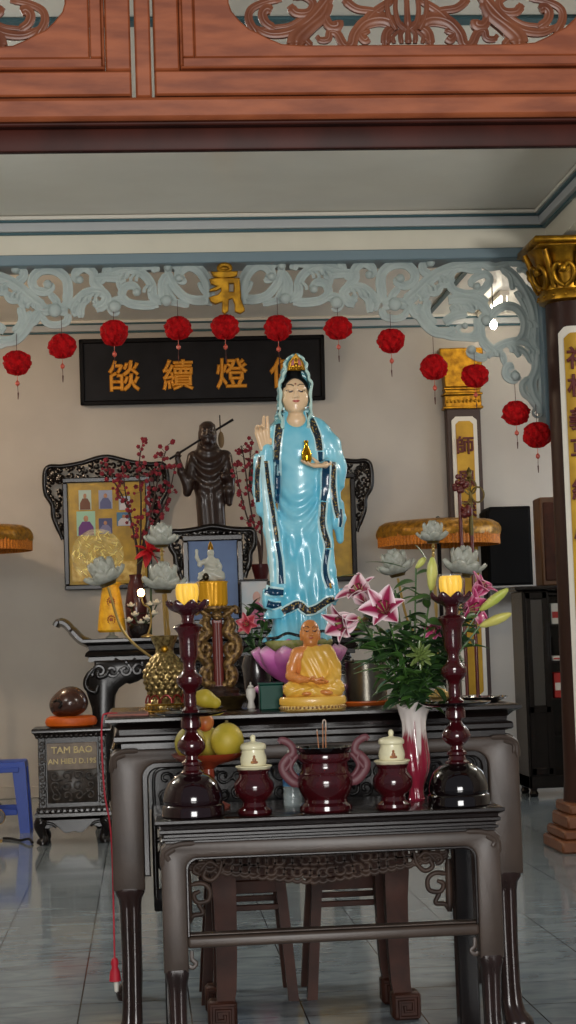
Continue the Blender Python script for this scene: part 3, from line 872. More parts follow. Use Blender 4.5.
# ------------------------------------------------------------------ black sign board on the rear wall
sc_ = at(203, 369, 18.9)
sgn = thing('name_board', 'wide black lacquer sign board with gold characters on the rear wall', 'sign', (sc_.x, 18.97, sc_.z))
sgn.rotation_euler = (math.radians(8), 0, 0)
w, h = 2.60, .70
fr = M()
for a in ((-w/2, w/2, -h/2, -h/2+.05), (-w/2, w/2, h/2-.05, h/2), (-w/2, -w/2+.05, -h/2, h/2), (w/2-.05, w/2, -h/2, h/2)): fr.box(a[0], a[1], -.045, .03, a[2], a[3], .012)
fr.build('frame', mat('sign_frame_black', (13, 11, 12), .55, spec=.15), sgn)
M().box(-w/2+.04, w/2-.04, -.02, .02, -h/2+.04, h/2-.04).build('panel', mat('sign_black_panel', (14, 12, 14), .5, noise=(5, (24, 22, 25), 5), spec=.2), sgn)
for ch, px in zip('燄續燈傳', (124, 178, 232, 286)):
    m = text_mesh(ch, .34, .02, 0)
    x = at(px, 372, 18.9).x-sc_.x
    m.v = [(a+x, b-.03, c_-.045) for a, b, c_ in m.v]
    m.build('character', GOLD if 0 else mat('sign_gold_leaf', (200, 132, 28), .45, metal=.35), sgn, sharp=30)
# ------------------------------------------------------------------ altar tables
def rect_profile(m, hw, y0, y1, prof, mi=0):
    """moulding stack: prof [(inset, z)] around a rectangle"""
    m.loft([[(-hw+i, y0+i, z), (hw-i, y0+i, z), (hw-i, y1-i, z), (-hw+i, y1-i, z)] for i, z in prof], mi=mi); return m
def u_frame(hw, zt, zb, leg, band, r, n=6):
    """outline of an arch frame with rounded inner corners"""
    o = [(-hw, zb), (-hw, zt-.02), (-hw+.02, zt), (hw-.02, zt), (hw, zt-.02), (hw, zb)]
    i = [(hw-leg, zb)]
    cx, cz = hw-leg-r, zt-band-r
    for k in range(n+1):
        a = PI/2*k/n; i.append((cx+r*math.cos(a), cz+r*math.sin(a)))
    for k in range(n+1):
        a = PI/2+PI/2*k/n; i.append((-cx+r*math.cos(a), cz+r*math.sin(a)))
    i.append((-hw+leg, zb))
    return o+i
def cabriole(m, cx, cy, ztop, w0, w1, foot, sx, sy, mi=0):
    """fluted lower leg that swells into a foot; sx, sy point outward"""
    T = [(ztop+.01, w0, 0), (ztop-.012, w0*.98, 0), (ztop-.035, w1*1.15, 0), (ztop-.07, w1*1.02, .0), (ztop*.55, w1*.93, 0), (ztop*.28, w1*.95, .002), (.11, w1*1.02, .004), (.075, w1*1.12, .010), (.05, foot*.95, .022), (.025, foot, .026), (0, foot*.9, .024)]
    rings = []; n = 40
    for q, (z, w, sh) in enumerate(T):
        ring = []
        fl = .0 if q < 2 else (.16 if 2 <= q < 8 else .06)
        for k in range(n):
            a = 2*PI*k/n
            c, s = math.cos(a), math.sin(a)
            p = 5 if q < 2 else 3.2
            r = 1/((abs(c)**p+abs(s)**p)**(1/p))
            r *= 1-fl*max(0, math.cos(4*a))**6 - fl*.0
            ring.append((cx+sx*sh+c*r*w/2, cy+sy*sh+s*r*w/2, z))
        rings.append(ring)
    m.loft(rings, mi=mi); return m
def scroll_field(m, x0, x1, z0, z1, y, seed, size=.05, w=.008, dens=1.0):
    """carved tendrils filling a field"""
    rr = random.Random(seed); nx = max(1, int((x1-x0)/size*dens)); nz = max(1, int((z1-z0)/size*dens))
    for i in range(nx):
        for jz in range(nz):
            cx = x0+(i+.5)*(x1-x0)/nx; cz = z0+(jz+.5)*(z1-z0)/nz; a0 = rr.uniform(0, 6.28); d = rr.choice((1, -1)); R = min((x1-x0)/nx, (z1-z0)/nz)*.52
            pts = [(cx+R*(1-.8*t)*math.cos(a0+d*t*7), cz+R*(1-.8*t)*math.sin(a0+d*t*7)) for t in np.linspace(0, 1, 9)]
            m.stroke(pts, w, y=y, depth=.8, n=18, seg=6)
            m.stroke([(pts[0][0], pts[0][1]), (cx+R*1.5*math.cos(a0+.5), cz+R*1.5*math.sin(a0+.5))], w*.9, y=y, depth=.8, n=5, seg=6)

# ---- large altar table
BX, BY, BZ, BW, BD = .6735, 7.15, 1.297, .8315, 1.15
big = thing('altar_table', 'large dark lacquered altar table carrying the standing blue statue', 'table', (BX, BY, 0))
m = M()
rect_profile(m, BW, 0, BD, [(.012, BZ), (0, BZ-.006), (0, BZ-.017), (.006, BZ-.021), (.03, BZ-.03), (.052, BZ-.05), (.054, BZ-.066), (.038, BZ-.07), (.032, BZ-.078), (.032, BZ-.094), (.038, BZ-.1), (.06, BZ-.106), (.06, BZ-.13)])
m.build('tabletop', LACQ, big, sharp=30)
hw = .817; zt = BZ-.128; zl = .62
for y, nm in ((.03, 'front_frame'), (BD-.15, 'rear_frame')):
    m = M(); m.prism(u_frame(hw, zt, zl, .125, .056, .06), y, y+.12, .010, seg=2)
    # leaf carving on the outer corners
    for s in (1, -1):
        m.stroke([(s*(hw-.11), zt-.004), (s*(hw-.05), zt-.006), (s*(hw-.01), zt-.03), (s*(hw-.004), zt-.085)], .010, y=y, depth=.8, n=14)
        m.stroke([(s*(hw-.06), zt-.018), (s*(hw-.02), zt-.035), (s*(hw-.02), zt-.07)], .009, y=y, depth=.8, n=10)
    m.build(nm, LACQSHEEN, big, sharp=35)
    b = M(); o = u_frame(hw-.125+.004, zt-.056+.004, zl+.05, .028, .026, .042); b.prism(o, y+.022, y+.1, .006); b.build('bead_frame', LACQ, big, sharp=35)
m = M()
for s in (1, -1): m.box(s*hw-.02 if s > 0 else -hw, hw if s > 0 else -hw+.02, .15, BD-.15, zt-.15, zt, .006)
m.build('side_apron', LACQ, big)
for sx in (1, -1):
    for y, sy in ((.09, -1), (BD-.09, 1)):
        cabriole(M(), sx*(hw-.064), y, zl, .122, .085, .125, sx, sy).build('leg', LACQ, big, sharp=50) if 0 else None
        m = M(); cabriole(m, sx*(hw-.064), y, zl, .118, .082, .12, sx, sy); m.build('leg', LACQL, big, sharp=50)
m = M(); m.box(-hw+.15, hw-.15, .075, .088, .93, zt-.075)
xa = hw-.16
# bead outline of the carved apron and its tendrils
m.stroke([(-xa+.01, .94), (-xa+.01, 1.05), (-xa+.03, 1.085), (-xa+.08, 1.092)], .007, y=.068, n=16); m.stroke([(xa-.01, .94), (xa-.01, 1.05), (xa-.03, 1.085), (xa-.08, 1.092)], .007, y=.068, n=16)
m.stroke([(-xa+.06, 1.092), (0, 1.092), (xa-.06, 1.092)], .007, y=.068, n=10); m.stroke([(-xa+.05, .935), (0, .935), (xa-.05, .935)], .007, y=.068, n=10)
scroll_field(m, -xa+.03, xa-.03, .945, 1.085, .07, 5, .055, .007)
m.build('carved_apron', LACQB, big, sharp=60)
for s in (1, -1):
    m = M(); y = .075
    def S_(pts, w=.010): m.stroke([(s*x, z) for x, z in pts], w, y=y, depth=1.2, n=22, seg=8)
    e = xa-.008
    S_([(e, .95), (e, .55)], .011); S_([(e-.02, .93), (e-.06, .93), (e-.075, .90), (e-.05, .875), (e-.03, .89)]); S_([(e-.01, .86), (e-.04, .85), (e-.03, .82), (e, .80)])
    S_([(e-.055, .83), (e-.055, .70), (e-.02, .70), (e-.02, .76), (e-.04, .76)], .009); S_([(e-.055, .70), (e-.06, .60)], .009)
    m.box(min(s*(e-.075), s*(e+.01)), max(s*(e-.075), s*(e+.01)), y-.012, y+.012, .53, .62, .006)
    S_([(e-.03, .60), (e-.05, .575), (e-.03, .555), (e-.015, .575)], .008)
    m.build('corner_bracket', LACQB, big, sharp=60)

# ---- small front table
FX, FY, FZ, FW, FD = .647, 6.4, .965, .623, .62
ft = thing('front_table', 'smaller dark offering table standing in front of the large altar table', 'table', (FX, FY, 0))
m = M()
rect_profile(m, FW, 0, FD, [(.008, FZ), (0, FZ-.004), (0, FZ-.013), (.006, FZ-.018), (.02, FZ-.024), (.022, FZ-.034), (.014, FZ-.038), (.014, FZ-.047), (.022, FZ-.051), (.03, FZ-.055), (.03, FZ-.063), (.022, FZ-.066), (.022, FZ-.073), (.034, FZ-.078), (.034, FZ-.095)])
m.build('tabletop', LACQ, ft, sharp=30)
hw = .606; zt = FZ-.083
def hole(hw, zt, zb, leg, band, r):
    o = u_frame(hw, zt, zb, leg, band, r)[6:]
    return o
m = M(); o = u_frame(hw, zt, .43, .088, .054, .045); m.prism(o, .025, .105, .010, seg=2)
for s in (1, -1):
    m.stroke([(s*(hw-.12), zt-.004), (s*(hw-.06), zt-.008), (s*(hw-.012), zt-.03), (s*(hw-.004), zt-.08)], .010, y=.03, depth=.8, n=14)
    m.stroke([(s*(hw-.05), zt-.02), (s*(hw-.02), zt-.04), (s*(hw-.03), zt-.06)], .009, y=.026, depth=.8, n=10)
    m.stroke([(s*(hw-.10), .50), (s*(hw-.10), .47), (s*(hw-.115), .455), (s*(hw-.10), .44), (s*(hw-.09), .45)], .008, y=.06, n=12)
m.build('front_frame', LACQSHEEN, ft, sharp=35)
m = M(); m.prism(u_frame(hw-.088+.003, zt-.054+.003, .55, .012, .012, .036), .032, .09, .004); m.build('bead_frame', LACQ, ft)
m = M(); m.box(-hw+.085, hw-.085, .03, .09, .512, .552, .012, seg=3); m.box(-hw+.085, hw-.085, .036, .085, .554, .562, .003); m.build('stretcher', LACQSHEEN, ft)
for sx in (1, -1):
    m = M(); cabriole(m, sx*(hw-.046), .066, .43, .086, .066, .10, sx, -1); m.build('leg', LACQL, ft, sharp=50)
    x = at(466.5 if sx > 0 else 0, 960, FY+FD-.06).x-FX if sx > 0 else -(at(466.5, 960, FY+FD-.06).x-FX)
    m = M(); m.box(x-.04, x+.04, FD-.10, FD-.02, 0, FZ-.09, .006); m.build('leg', LACQ, ft)
    m = M(); m.box(sx*hw-(.05 if sx > 0 else 0), sx*hw+(0 if sx > 0 else .05), .10, FD-.06, zt-.08, zt, .006); m.build('side_apron', LACQ, ft)
# pierced apron and fret brackets between the rear legs
Ya = FY+FD-.06
def AZ(ox, oy, k, pts): return [(at(ox+x/k, oy+y/k, Ya).x-FX, at(ox+x/k, oy+y/k, Ya).z) for x, y in pts]
ap = M(); ua = mpp(Ya)
xr_ = at(452, 860, Ya).x-FX
ap.box(-xr_, xr_, FD-.075, FD-.045, at(320, 852, Ya).z, FZ-.09, .004)
zl_ = at(320, 852, Ya).z
rr = random.Random(4)
nst = 30
for i in range(nst):
    x = -xr_+.02+(2*xr_-.04)*(i+.5)/nst; t = abs(x)/xr_
    dep = .035+.075*max(0, 1-t*1.15)**.7
    R = dep*.5
    for q in (0, 1):
        a0 = rr.uniform(0, 6.28); cz = zl_-R*(.55+.9*q)*(1 if dep > .06 else .7); Rr = .021
        ap.stroke([(x+Rr*math.cos(a0+w), cz+Rr*.8*math.sin(a0+w)) for w in np.linspace(0, 5.5, 9)], .0075, y=FD-.06, depth=.9, n=16, seg=6)
    ap.stroke([(x-.022, zl_-dep), (x, zl_-dep-.010), (x+.022, zl_-dep*.98)], .008, y=FD-.06, depth=.9, n=7, seg=6)
ap.build('pierced_apron', CARVEW, ft, sharp=60)
for s in (1, -1):
    b = M()
    def S_(pts, w=.0095): b.stroke([(s*p[0], p[1]) for p in AZ(320, 840, 3.2, pts)], w, y=FD-.06, depth=1, n=24, seg=8)
    S_([(300, 40), (310, 75), (335, 98), (360, 85), (350, 60)]); S_([(345, 42), (380, 45), (390, 65), (370, 78)]); S_([(310, 60), (340, 40), (375, 70)])
    S_([(415, 110), (370, 105), (345, 125), (350, 160), (385, 165), (395, 140), (375, 130)]); S_([(385, 165), (370, 200), (400, 205), (415, 225)]); S_([(410, 60), (415, 228)], .014)
    b.build('fret_bracket', CARVEW, ft, sharp=60)

# ---- low table with scroll feet, under the altar table
LYt = 7.5
lx0, lx1 = at(213, 930, LYt).x, at(411, 930, LYt).x
lt = thing('low_table', 'low brown wooden table with carved scroll feet under the altar table', 'table', ((lx0+lx1)/2, LYt, 0))
hw = (lx1-lx0)/2
m = M(); rect_profile(m, hw+.03, -.03, .42, [(.006, .76), (0, .752), (0, .735), (.012, .725), (.03, .72), (.03, .70)]); m.build('tabletop', BROWNW, lt)
for s in (1, -1):
    for y, sy in ((0, -1), (.33, 1)):
        m = M()
        rings = []
        for z, w, sh in ((.71, .10, 0), (.60, .10, 0), (.50, .092, -.004), (.3, .085, -.004), (.16, .08, .0), (.11, .075, .006), (.07, .07, .02)):
            cx = s*(hw-.05+sh); rings.append([(cx-w/2, y, z), (cx+w/2, y, z), (cx+w/2, y+w*.9, z), (cx-w/2, y+w*.9, z)])
        m.loft(rings)
        m.box(s*(hw-.03)-.06, s*(hw-.03)+.06, y-.012, y+.09, 0, .115, .014)
        cx = s*(hw-.03); sp = [(.048, .10), (-.048, .10), (-.048, .014), (.03, .014), (.03, .078), (-.026, .078), (-.026, .038), (.008, .038), (.008, .06)]
        m.tube([(cx+s*-a, y-.014, z) for a, z in sp], .009, 6, up=(0, 1, 0))
        m.build('leg', BROWNW, lt, sharp=40)
m = M(); m.box(-hw+.04, hw-.04, .015, .04, .61, .71, .005); m.box(-hw+.04, hw-.04, .36, .385, .61, .71, .005); m.build('apron', BROWNW, lt)
for s in (1, -1):
    m = M(); m.box(s*(hw-.06)-.02, s*(hw-.06)+.02, .05, .34, .62, .71, .005); m.build('apron', BROWNW, lt)

# ---- two wooden stools behind it
def stool(px0, px1, label):
    Ys = 8.02
    a, b = at(px0, 1000, Ys).x, at(px1, 1000, Ys).x
    t = thing('wooden_stool', label, 'stool', ((a+b)/2, Ys, 0), group='brown wooden stools under the altar table')
    hw = (b-a)/2; h = .56
    m = M(); rect_profile(m, hw-.01, -.02, .34, [(.006, h), (0, h-.008), (0, h-.026), (.01, h-.035)]); m.build('seat', BROWNW, t)
    for s in (1, -1):
        for y, dy in ((.0, -.02), (.27, .02)):
            m = M(); xt = s*(hw-.07); xb = s*(hw-.028); w = .045
            rings = []
            for z, f_ in ((h-.03, 0), (.25, .55), (0, 1)):
                x = xt+(xb-xt)*f_; yy = y+dy*f_; rings.append([(x-w/2, yy, z), (x+w/2, yy, z), (x+w/2, yy+w, z), (x-w/2, yy+w, z)])
            m.loft(rings).build('leg', BROWNW, t)
    for y in (.006, .285):
        m = M(); m.box(-hw+.07, hw-.07, y, y+.025, h-.09, h-.035, .003); m.build('rail', BROWNW, t)
        m = M(); m.box(-hw+.055, hw-.055, y, y+.022, h-.165, h-.14, .003); m.build('stretcher', BROWNW, t)
    return t
stool(200, 300, 'brown wooden stool under the altar table, on the left of the pair')
stool(306, 404, 'brown wooden stool under the altar table, on the right of the pair')

# ------------------------------------------------------------------ rear altar, tiers
RY = 15.7
ra0 = at(82, 640, RY); rx = ra0.x
rw = AX-rx; rz = at(120, 638, RY).z
ra = thing('rear_altar', 'black carved rear altar table with upswept scroll ends by the grey wall', 'table', (AX, RY, 0))
m = M(); rect_profile(m, rw, -.05, .75, [(.006, rz), (0, rz-.008), (0, rz-.03), (.02, rz-.045), (.05, rz-.06), (.055, rz-.10), (.03, rz-.12), (.02, rz-.15), (.05, rz-.16), (.05, rz-.2)])
for s in (1, -1):
    c = catmull([(s*(rw-.05), .3, rz-.035), (s*(rw+.02), .3, rz+.0), (s*(rw+.09), .3, rz+.075), (s*(rw+.15), .3, rz+.14), (s*(rw+.21), .3, rz+.155), (s*(rw+.235), .3, rz+.12)], 24)
    m.tube(c, [.045]*10+[.04]*8+[.036]*6, 10, flat=7, up=(0, 1, 0))
m.build('tabletop', LACQB, ra, sharp=35)
for s in (1, -1):
    for y in (.02, .58):
        m = M(); q = rw-.03
        outl = [(.50, rz-.19), (.52, rz-.33), (.44, rz-.36), (.32, rz-.38), (.24, rz-.43), (.20, rz-.5), (.19, rz-.58), (.15, .2), (.17, .06), (.19, .03), (.18, 0), (.02, 0), (.0, .03), (.02, .12), (.03, .6), (.0, rz-.6), (-.03, rz-.50), (-.055, rz-.42), (-.05, rz-.36), (-.01, rz-.30), (.03, rz-.26), (.03, rz-.19)]
        o = [(s*(q-.04-a), z) for a, z in outl]
        m.prism(o if s < 0 else o[::-1], y-.05, y+.09, .02, seg=2)
        m.stroke([(s*(q-.06), rz-.26), (s*(q-.0), rz-.34), (s*(q+.0), rz-.42), (s*(q-.07), rz-.46), (s*(q-.1), rz-.40)], .022, y=y-.06, n=20)
        m.stroke([(s*(q-.2), rz-.27), (s*(q-.16), rz-.32), (s*(q-.1), rz-.33), (s*(q-.1), rz-.29)], .022, y=y-.06, n=14)
        
        if y < .1: scroll_field(m, min(s*(q-.5), s*(q-.06)), max(s*(q-.5), s*(q-.06)), rz-.36, rz-.2, y-.055, 17, .10, .016)
        m.build('leg', LACQB, ra, sharp=50)
m = M(); xs = np.linspace(-rw+.2, rw-.2, 31)
lo = [(x, rz-.46-.08*math.cos(x/(rw-.2)*PI*5)*.5+(.0)) for x in xs]
m.prism([(rw-.2, rz-.19), (-rw+.2, rz-.19)]+[(x, z+.10) for x, z in lo], -.01, .03, .004)
scroll_field(m, -rw+.25, rw-.25, rz-.32, rz-.2, -.016, 8, .11, .014)
m.build('carved_apron', LACQB, ra, sharp=60)
px_l = at(150, 670, RY+.3).x-AX
m = M(); m.box(px_l, -px_l, .3, .34, .5, rz-.17, .004); scroll_field(m, px_l+.05, -px_l-.05, rz-.62, rz-.22, .296, 23, .16, .014); m.build('back_panel', LACQB, ra, sharp=60)
# plinths standing on it behind the pictures
def plinth(name, label, px0, px1, pyt, Y, d, base):
    a, b = at(px0, pyt, Y).x, at(px1, pyt, Y).x; z = at((px0+px1)/2, pyt, Y).z
    t = thing(name, label, 'plinth', ((a+b)/2, Y, base)); h = z-base; hw = (b-a)/2
    m = M(); rect_profile(m, hw, 0, d, [(.004, h), (0, h-.006), (0, h-.03), (.02, h-.045), (.025, h-.06)]); m.build('top', LACQB, t)
    m = M(); m.box(-hw+.025, hw-.025, .025, d-.025, .05, h-.055, .004); m.box(-hw, hw, 0, d, 0, .05, .008); m.build('body', LACQB, t)
    return t, z
p1, PZ1 = plinth('wooden_plinth', 'tall black plinth hidden behind the blue picture, carrying the dark wooden statue', 189, 236, 529, 16.05, .36, rz)
p2, PZ2 = plinth('wooden_plinth', 'low black plinth behind the small framed picture, carrying the right blossom pot', 246, 282, 581, 16.0, .3, rz)

# ------------------------------------------------------------------ donation box
DY = 14.6
d0, d1 = at(38, 780, DY), at(107, 780, DY)
dx = (d0.x+d1.x)/2; hw = (d1.x-d0.x)/2
def dz(y): return max(0, at(72, y, DY).z-.045)
H_ = dz(722)
CARVD = mat('carved_panel_grey_brown', (62, 52, 45), .35, noise=(26, (24, 19, 17)))
db = thing('donation_box', 'carved dark wooden donation box with lettered plate by the grey wall', 'box', (dx, DY, 0))
m = M(); rect_profile(m, hw+.04, -.05, .42, [(.004, H_), (0, H_-.006), (0, H_-.03), (.012, H_-.04), (.02, H_-.05), (.03, H_-.075)])
for i in range(15): m.blob((-hw-.0+i*(2*hw)/14, -.025, H_-.062), (.016, .014, .018), 8)
m.build('lid', LACQ, db)
m = M(); za = dz(802); m.box(-hw+.01, hw-.01, 0, .38, za, H_-.07)
for s in (-1, 1): m.box(s*(hw-.035)-.03, s*(hw-.035)+.03, -.014, .03, za, H_-.07, .006)
m.build('body', LACQB, db)
for s in (-1, 1): m = M(); scroll_field(m, s*(hw-.035)-.022, s*(hw-.035)+.022, za+.02, H_-.1, -.018, 11, .045, .006); m.build('carved_stile', CARVD, db, sharp=60)
zp1 = dz(737); zp0 = dz(797); zm = dz(764)
m = M(); m.box(-hw+.075, hw-.075, -.012, .01, zp0, zm+.01, .004); scroll_field(m, -hw+.09, hw-.09, zp0+.015, zm-.005, -.014, 21, .075, .010)
m.build('carved_panel', CARVD, db, sharp=60)
m = M(); m.box(-hw+.075, hw-.075, -.018, .01, zm, zp1, .004); m.build('name_plate', mat('plate_grey_brown', (128, 112, 96), .4, noise=(10, (100, 86, 74))), db)
for tx, z, sz in (('TAM BAO', zp1-.055, .075), ('AN HIEU D.19S', zp1-.145, .058)):
    m = text_mesh(tx, sz, .008); m.v = [(a, b-.022, c_+z) for a, b, c_ in m.v]; m.build('lettering', mat('plate_letters', (168, 150, 104), .4, metal=.3), db, sharp=30)
m = M()
rect_profile(m, hw+.03, -.045, .41, [(.02, za+.01), (.012, za), (.012, za-.03), (0, za-.04), (0, za-.065), (.02, za-.075), (.03, za-.09)])
for i in range(13): m.blob((-hw+.0+i*(2*hw)/12, -.04, za-.015), (.014, .012, .016), 8)
m.build('plinth_moulding', LACQ, db)
m = M(); zq = za-.088; n = 20
m.prism([(hw-.02, zq), (-hw+.02, zq)]+[(x, zq-.06-.05*max(0, math.cos(x/hw*PI))**1.0+.012*math.cos(x/hw*PI*4)) for x in np.linspace(-hw+.02, hw-.02, n)], -.03, .0, .004)
m.stroke([(-hw+.03, zq-.02), (-hw+.1, zq-.03), (-hw+.14, zq-.06)], .012, y=-.035, n=10); m.stroke([(hw-.03, zq-.02), (hw-.1, zq-.03), (hw-.14, zq-.06)], .012, y=-.035, n=10)
m.build('apron', LACQB, db)
for sx in (1, -1):
    for y in (-.02, .36):
        m = M(); cx = sx*(hw-.03)
        c = catmull([(cx, y, zq+.01), (cx+sx*.022, y, zq-.05), (cx+sx*.0, y, zq-.12), (cx-sx*.008, y, .05), (cx+sx*.012, y, .0)], 16)
        m.tube(c, [.045, .05, .052, .05, .046, .042, .038, .036, .034, .034, .035, .038, .042, .046, .048, .046], 10, up=(0, 1, 0)); m.v = [(a, b, max(c_, 0)) for a, b, c_ in m.v]
        m.build('leg', LACQB, db)
# wooden fish on its orange cushion
q0 = at(71, 714, DY+.12)
cu = thing('ring_cushion', 'round orange cushion on the donation box under the dark wooden drum', 'cushion', (q0.x, DY+.13, H_))
m = M(); R = .155
m.lathe([(R*.3, .0), (R+.015, 0), (R+.045, .015), (R+.055, .045), (R+.045, .075), (R+.015, .09), (R*.3, .085)], 40, sx=1, sy=.78); m.build('ring', mat('orange_cushion', (214, 98, 14), .45, noise=(8, (190, 80, 10))), cu)
fi = thing('wooden_fish', 'dark brown round wooden fish drum resting on an orange cushion', 'wooden drum', (q0.x-.0, DY+.13, H_+.086))
S = Sculpt((-.28, -.24, -.05), (.28, .24, .3), .008)
S.ell((-.01, 0, .10), (.150, .14, .105), .03); S.ell((.0, 0, .14), (.115, .12, .10), .05); S.ell((-.10, 0, .085), (.06, .09, .07), .06)
S.cap((-.08, -.2, .045), (.2, -.2, .05), .010, .010, .02, cut=True); S.half(2, 0.0, -1)
S.mesh().build('body', mat('dark_brown_drum', (62, 36, 28), .22, coat=.5), fi, sharp=0)
m = M(); m.tube(catmull([(-.09, -.135, .07), (-.07, -.13, .11), (-.1, -.11, .135), (-.13, -.085, .12)], 16), .012, 8); m.build('carved_scroll', LACQB, fi)

# ------------------------------------------------------------------ blue plastic stool, round dial, cable
SY = 15.6
b0 = at(10, 762, SY)
bs = thing('plastic_stool', 'blue plastic stool standing by the donation box at the left edge', 'stool', (at(2, 820, SY).x, SY, 0))
BLUE = mat('blue_plastic', (24, 66, 168), .4)
hz = b0.z; tw = at(26, 762, SY).x-at(2, 762, SY).x; bw = at(31, 825, SY).x-at(2, 762, SY).x
m = M(); rect_profile(m, tw, 0, 2*tw, [(.02, hz), (.004, hz-.006), (0, hz-.02), (-.006, hz-.055)]); m.build('seat', BLUE, bs)
for sx in (1, -1):
    for fr_ in (0, 1):
        rings = []
        for t in (0, .5, 1):
            z = (hz-.04)*(1-t); e = tw+.004+(bw-tw)*t; ix = .115-.03*t; y0 = -(bw-tw)*t if not fr_ else 2*tw+(bw-tw)*t
            ys = (y0, y0+.085) if not fr_ else (y0-.085, y0)
            xs = (sx*e, sx*(e-ix)); xs = (min(xs), max(xs))
            rings.append([(xs[0], ys[0], z), (xs[1], ys[0], z), (xs[1], ys[1], z), (xs[0], ys[1], z)])
        M().loft(rings).build('leg', BLUE, bs)
for y in (-.045, 2*tw+.01):
    m = M(); m.box(-bw+.1, bw-.1, y, y+.03, .155, .205, .005); m.box(-tw+.05, tw-.05, y+.03, y+.05, hz-.09, hz-.045, .004); m.build('rung', BLUE, bs)
for s in (1, -1):
    m = M(); m.box(s*(bw-.05)-.015, s*(bw-.05)+.015, .03, 2*tw-.03, .155, .205, .005); m.build('rung', BLUE, bs)
ck = at(-3, 817, 15.0)
t = thing('round_dial', 'small round gold rimmed dial on the floor at the left edge', 'dial', (ck.x, 15.0, 0))
R = .062; zc = max(ck.z, R+.005)
m = M(); m.tube([(R*math.cos(a), 0, zc+R*math.sin(a)) for a in np.linspace(0, 2*PI, 33)[:-1]], .007, 8, closed=True); m.box(-.04, .04, -.01, .06, 0, .012, .004); m.build('rim', mat('dull_gold', (176, 140, 84), .3, metal=.8), t)
m = M(); m.lathe([(R, 0), (R, .03)], 32, xf=Matrix.Translation((0, .02, zc)) @ Matrix.Rotation(PI/2, 4, 'X')); m.build('face', mat('dial_dark', (36, 22, 22), .3), t)
m = M(); m.box(-.003, .003, -.014, -.010, zc, zc+.04); m.box(-.002, .03, -.014, -.010, zc-.003, zc+.003); m.build('hands', mat('dial_red_gold', (180, 90, 50), .4), t)
cb = M()
A = [at(3, 815, 15.12), at(12, 816, 15.05), at(20, 819, 14.9), at(28, 815, 14.8), at(32, 818, 14.7)]
pts = [(p.x, p.y, max(.012, p.z)) for p in A]; pts = [(pts[0][0], 15.12, .012)]+[(p[0], p[1], .012+.02*(i == 2)) for i, p in enumerate(pts[1:])]
cb.tube(catmull(pts, 30), .011, 8)
tag(cb.build('power_cable', mat('black_rubber', (14, 14, 16), .4)), 'black cable on the floor between the blue stool and the donation box', 'cable')

# ------------------------------------------------------------------ bookcase, speaker and shelf on the right
KY = 16.9
k0 = at(526, 700, KY); ktop = at(540, 586, KY).z
bc = thing('bookcase', 'tall dark wooden bookcase partly hidden by the right column', 'bookcase', (k0.x, KY, 0))
kw = .95; kd = .5
m = M(); m.box(0, .03, 0, kd, .08, ktop-.05, .004); m.box(kw-.03, kw, 0, kd, .08, ktop-.05, .004); m.box(.03, kw-.03, kd-.02, kd, .08, ktop-.05); m.box(.235, .265, .012, kd, .1, ktop-.05, .003)
m.build('carcass', LACQB, bc)
m = M(); rect_profile(m, (kw+.16)/2, -.08, kd+.02, [(.01, ktop), (0, ktop-.01), (0, ktop-.03), (.03, ktop-.05)]); m.v = [(a+kw/2, b, c_) for a, b, c_ in m.v]; m.build('top_board', LACQB, bc)
m = M(); m.box(0.0, kw, 0, kd, .08, .2, .006)
for x in (.05, kw-.05):
    for y in (.05, kd-.05): m.lathe([(.035, 0), (.045, .03), (.03, .06), (.045, .09)], 16, c=(x, y, 0))
m.build('base', LACQB, bc)
m = M(); zmid = .82
m.box(.03, .235, -.012, .012, .2, ktop-.05)
for a, b, c_, d in ((.032, .233, .21, .27), (.032, .233, zmid-.03, zmid+.03), (.032, .233, ktop-.12, ktop-.06), (.032, .075, .21, ktop-.06), (.19, .233, .21, ktop-.06)): m.box(a, b, -.022, -.008, c_, d, .004)
m.build('door', LACQB, bc)
m = M(); m.box(.08, .185, -.0165, -.013, zmid+.04, ktop-.13); m.build('door_pane', mat('dusty_glass_pane', (58, 56, 54), .3), bc)
m = M()
shz = [.55, .9, 1.25, 1.6, 1.9]
for z in shz: m.box(.265, kw-.03, .02, kd-.02, z, z+.022, .002)
m.build('shelf', LACQB, bc)
PAPER = mat('white_paper', (205, 205, 200), .6); REDB = mat('red_box_card', (160, 30, 26), .5)
kk = 0
for z, items in ((1.622, [(.29, .08, .20, PAPER, 'white document folder on the upper bookcase shelf', 'document_folder')]), (1.272, [(.285, .09, .05, PAPER, 'flat white paper stack on the middle bookcase shelf', 'paper_stack'), (.40, .05, .22, REDB, 'red book standing on the middle bookcase shelf', 'book')]), (.922, [(.29, .1, .24, REDB, 'red box on the lower bookcase shelf', 'card_box')])):
    for x, w, h, mm, lb, nm in items:
        t = thing(nm, lb, nm.split('_')[-1], (k0.x+x, KY+.06, z))
        m = M(); m.box(0, w, 0, .2, 0, h, .006); m.build('cover', mm, t)
        m = M(); m.box(.01, w-.01, -.004, .02, h*.3, h*.6, .001); m.build('label', PAPER if mm is REDB else REDB, t)
wb = at(548, 588, 17.0)
t = thing('wooden_case', 'brown wooden case standing on top of the dark bookcase', 'case', (wb.x, 17.0, ktop))
hh = at(548, 497, 17.0).z-ktop
m = M(); m.box(-.05, .42, 0, .3, 0, hh, .015); m.build('body', mat('mid_brown_wood', (98, 68, 42), .45, noise=(6, (74, 48, 30), 5, (1, 1, .2))), t)
m = M(); m.box(-.02, .39, -.012, .01, .05, hh-.05, .01); m.build('front_panel', BROWNW, t)

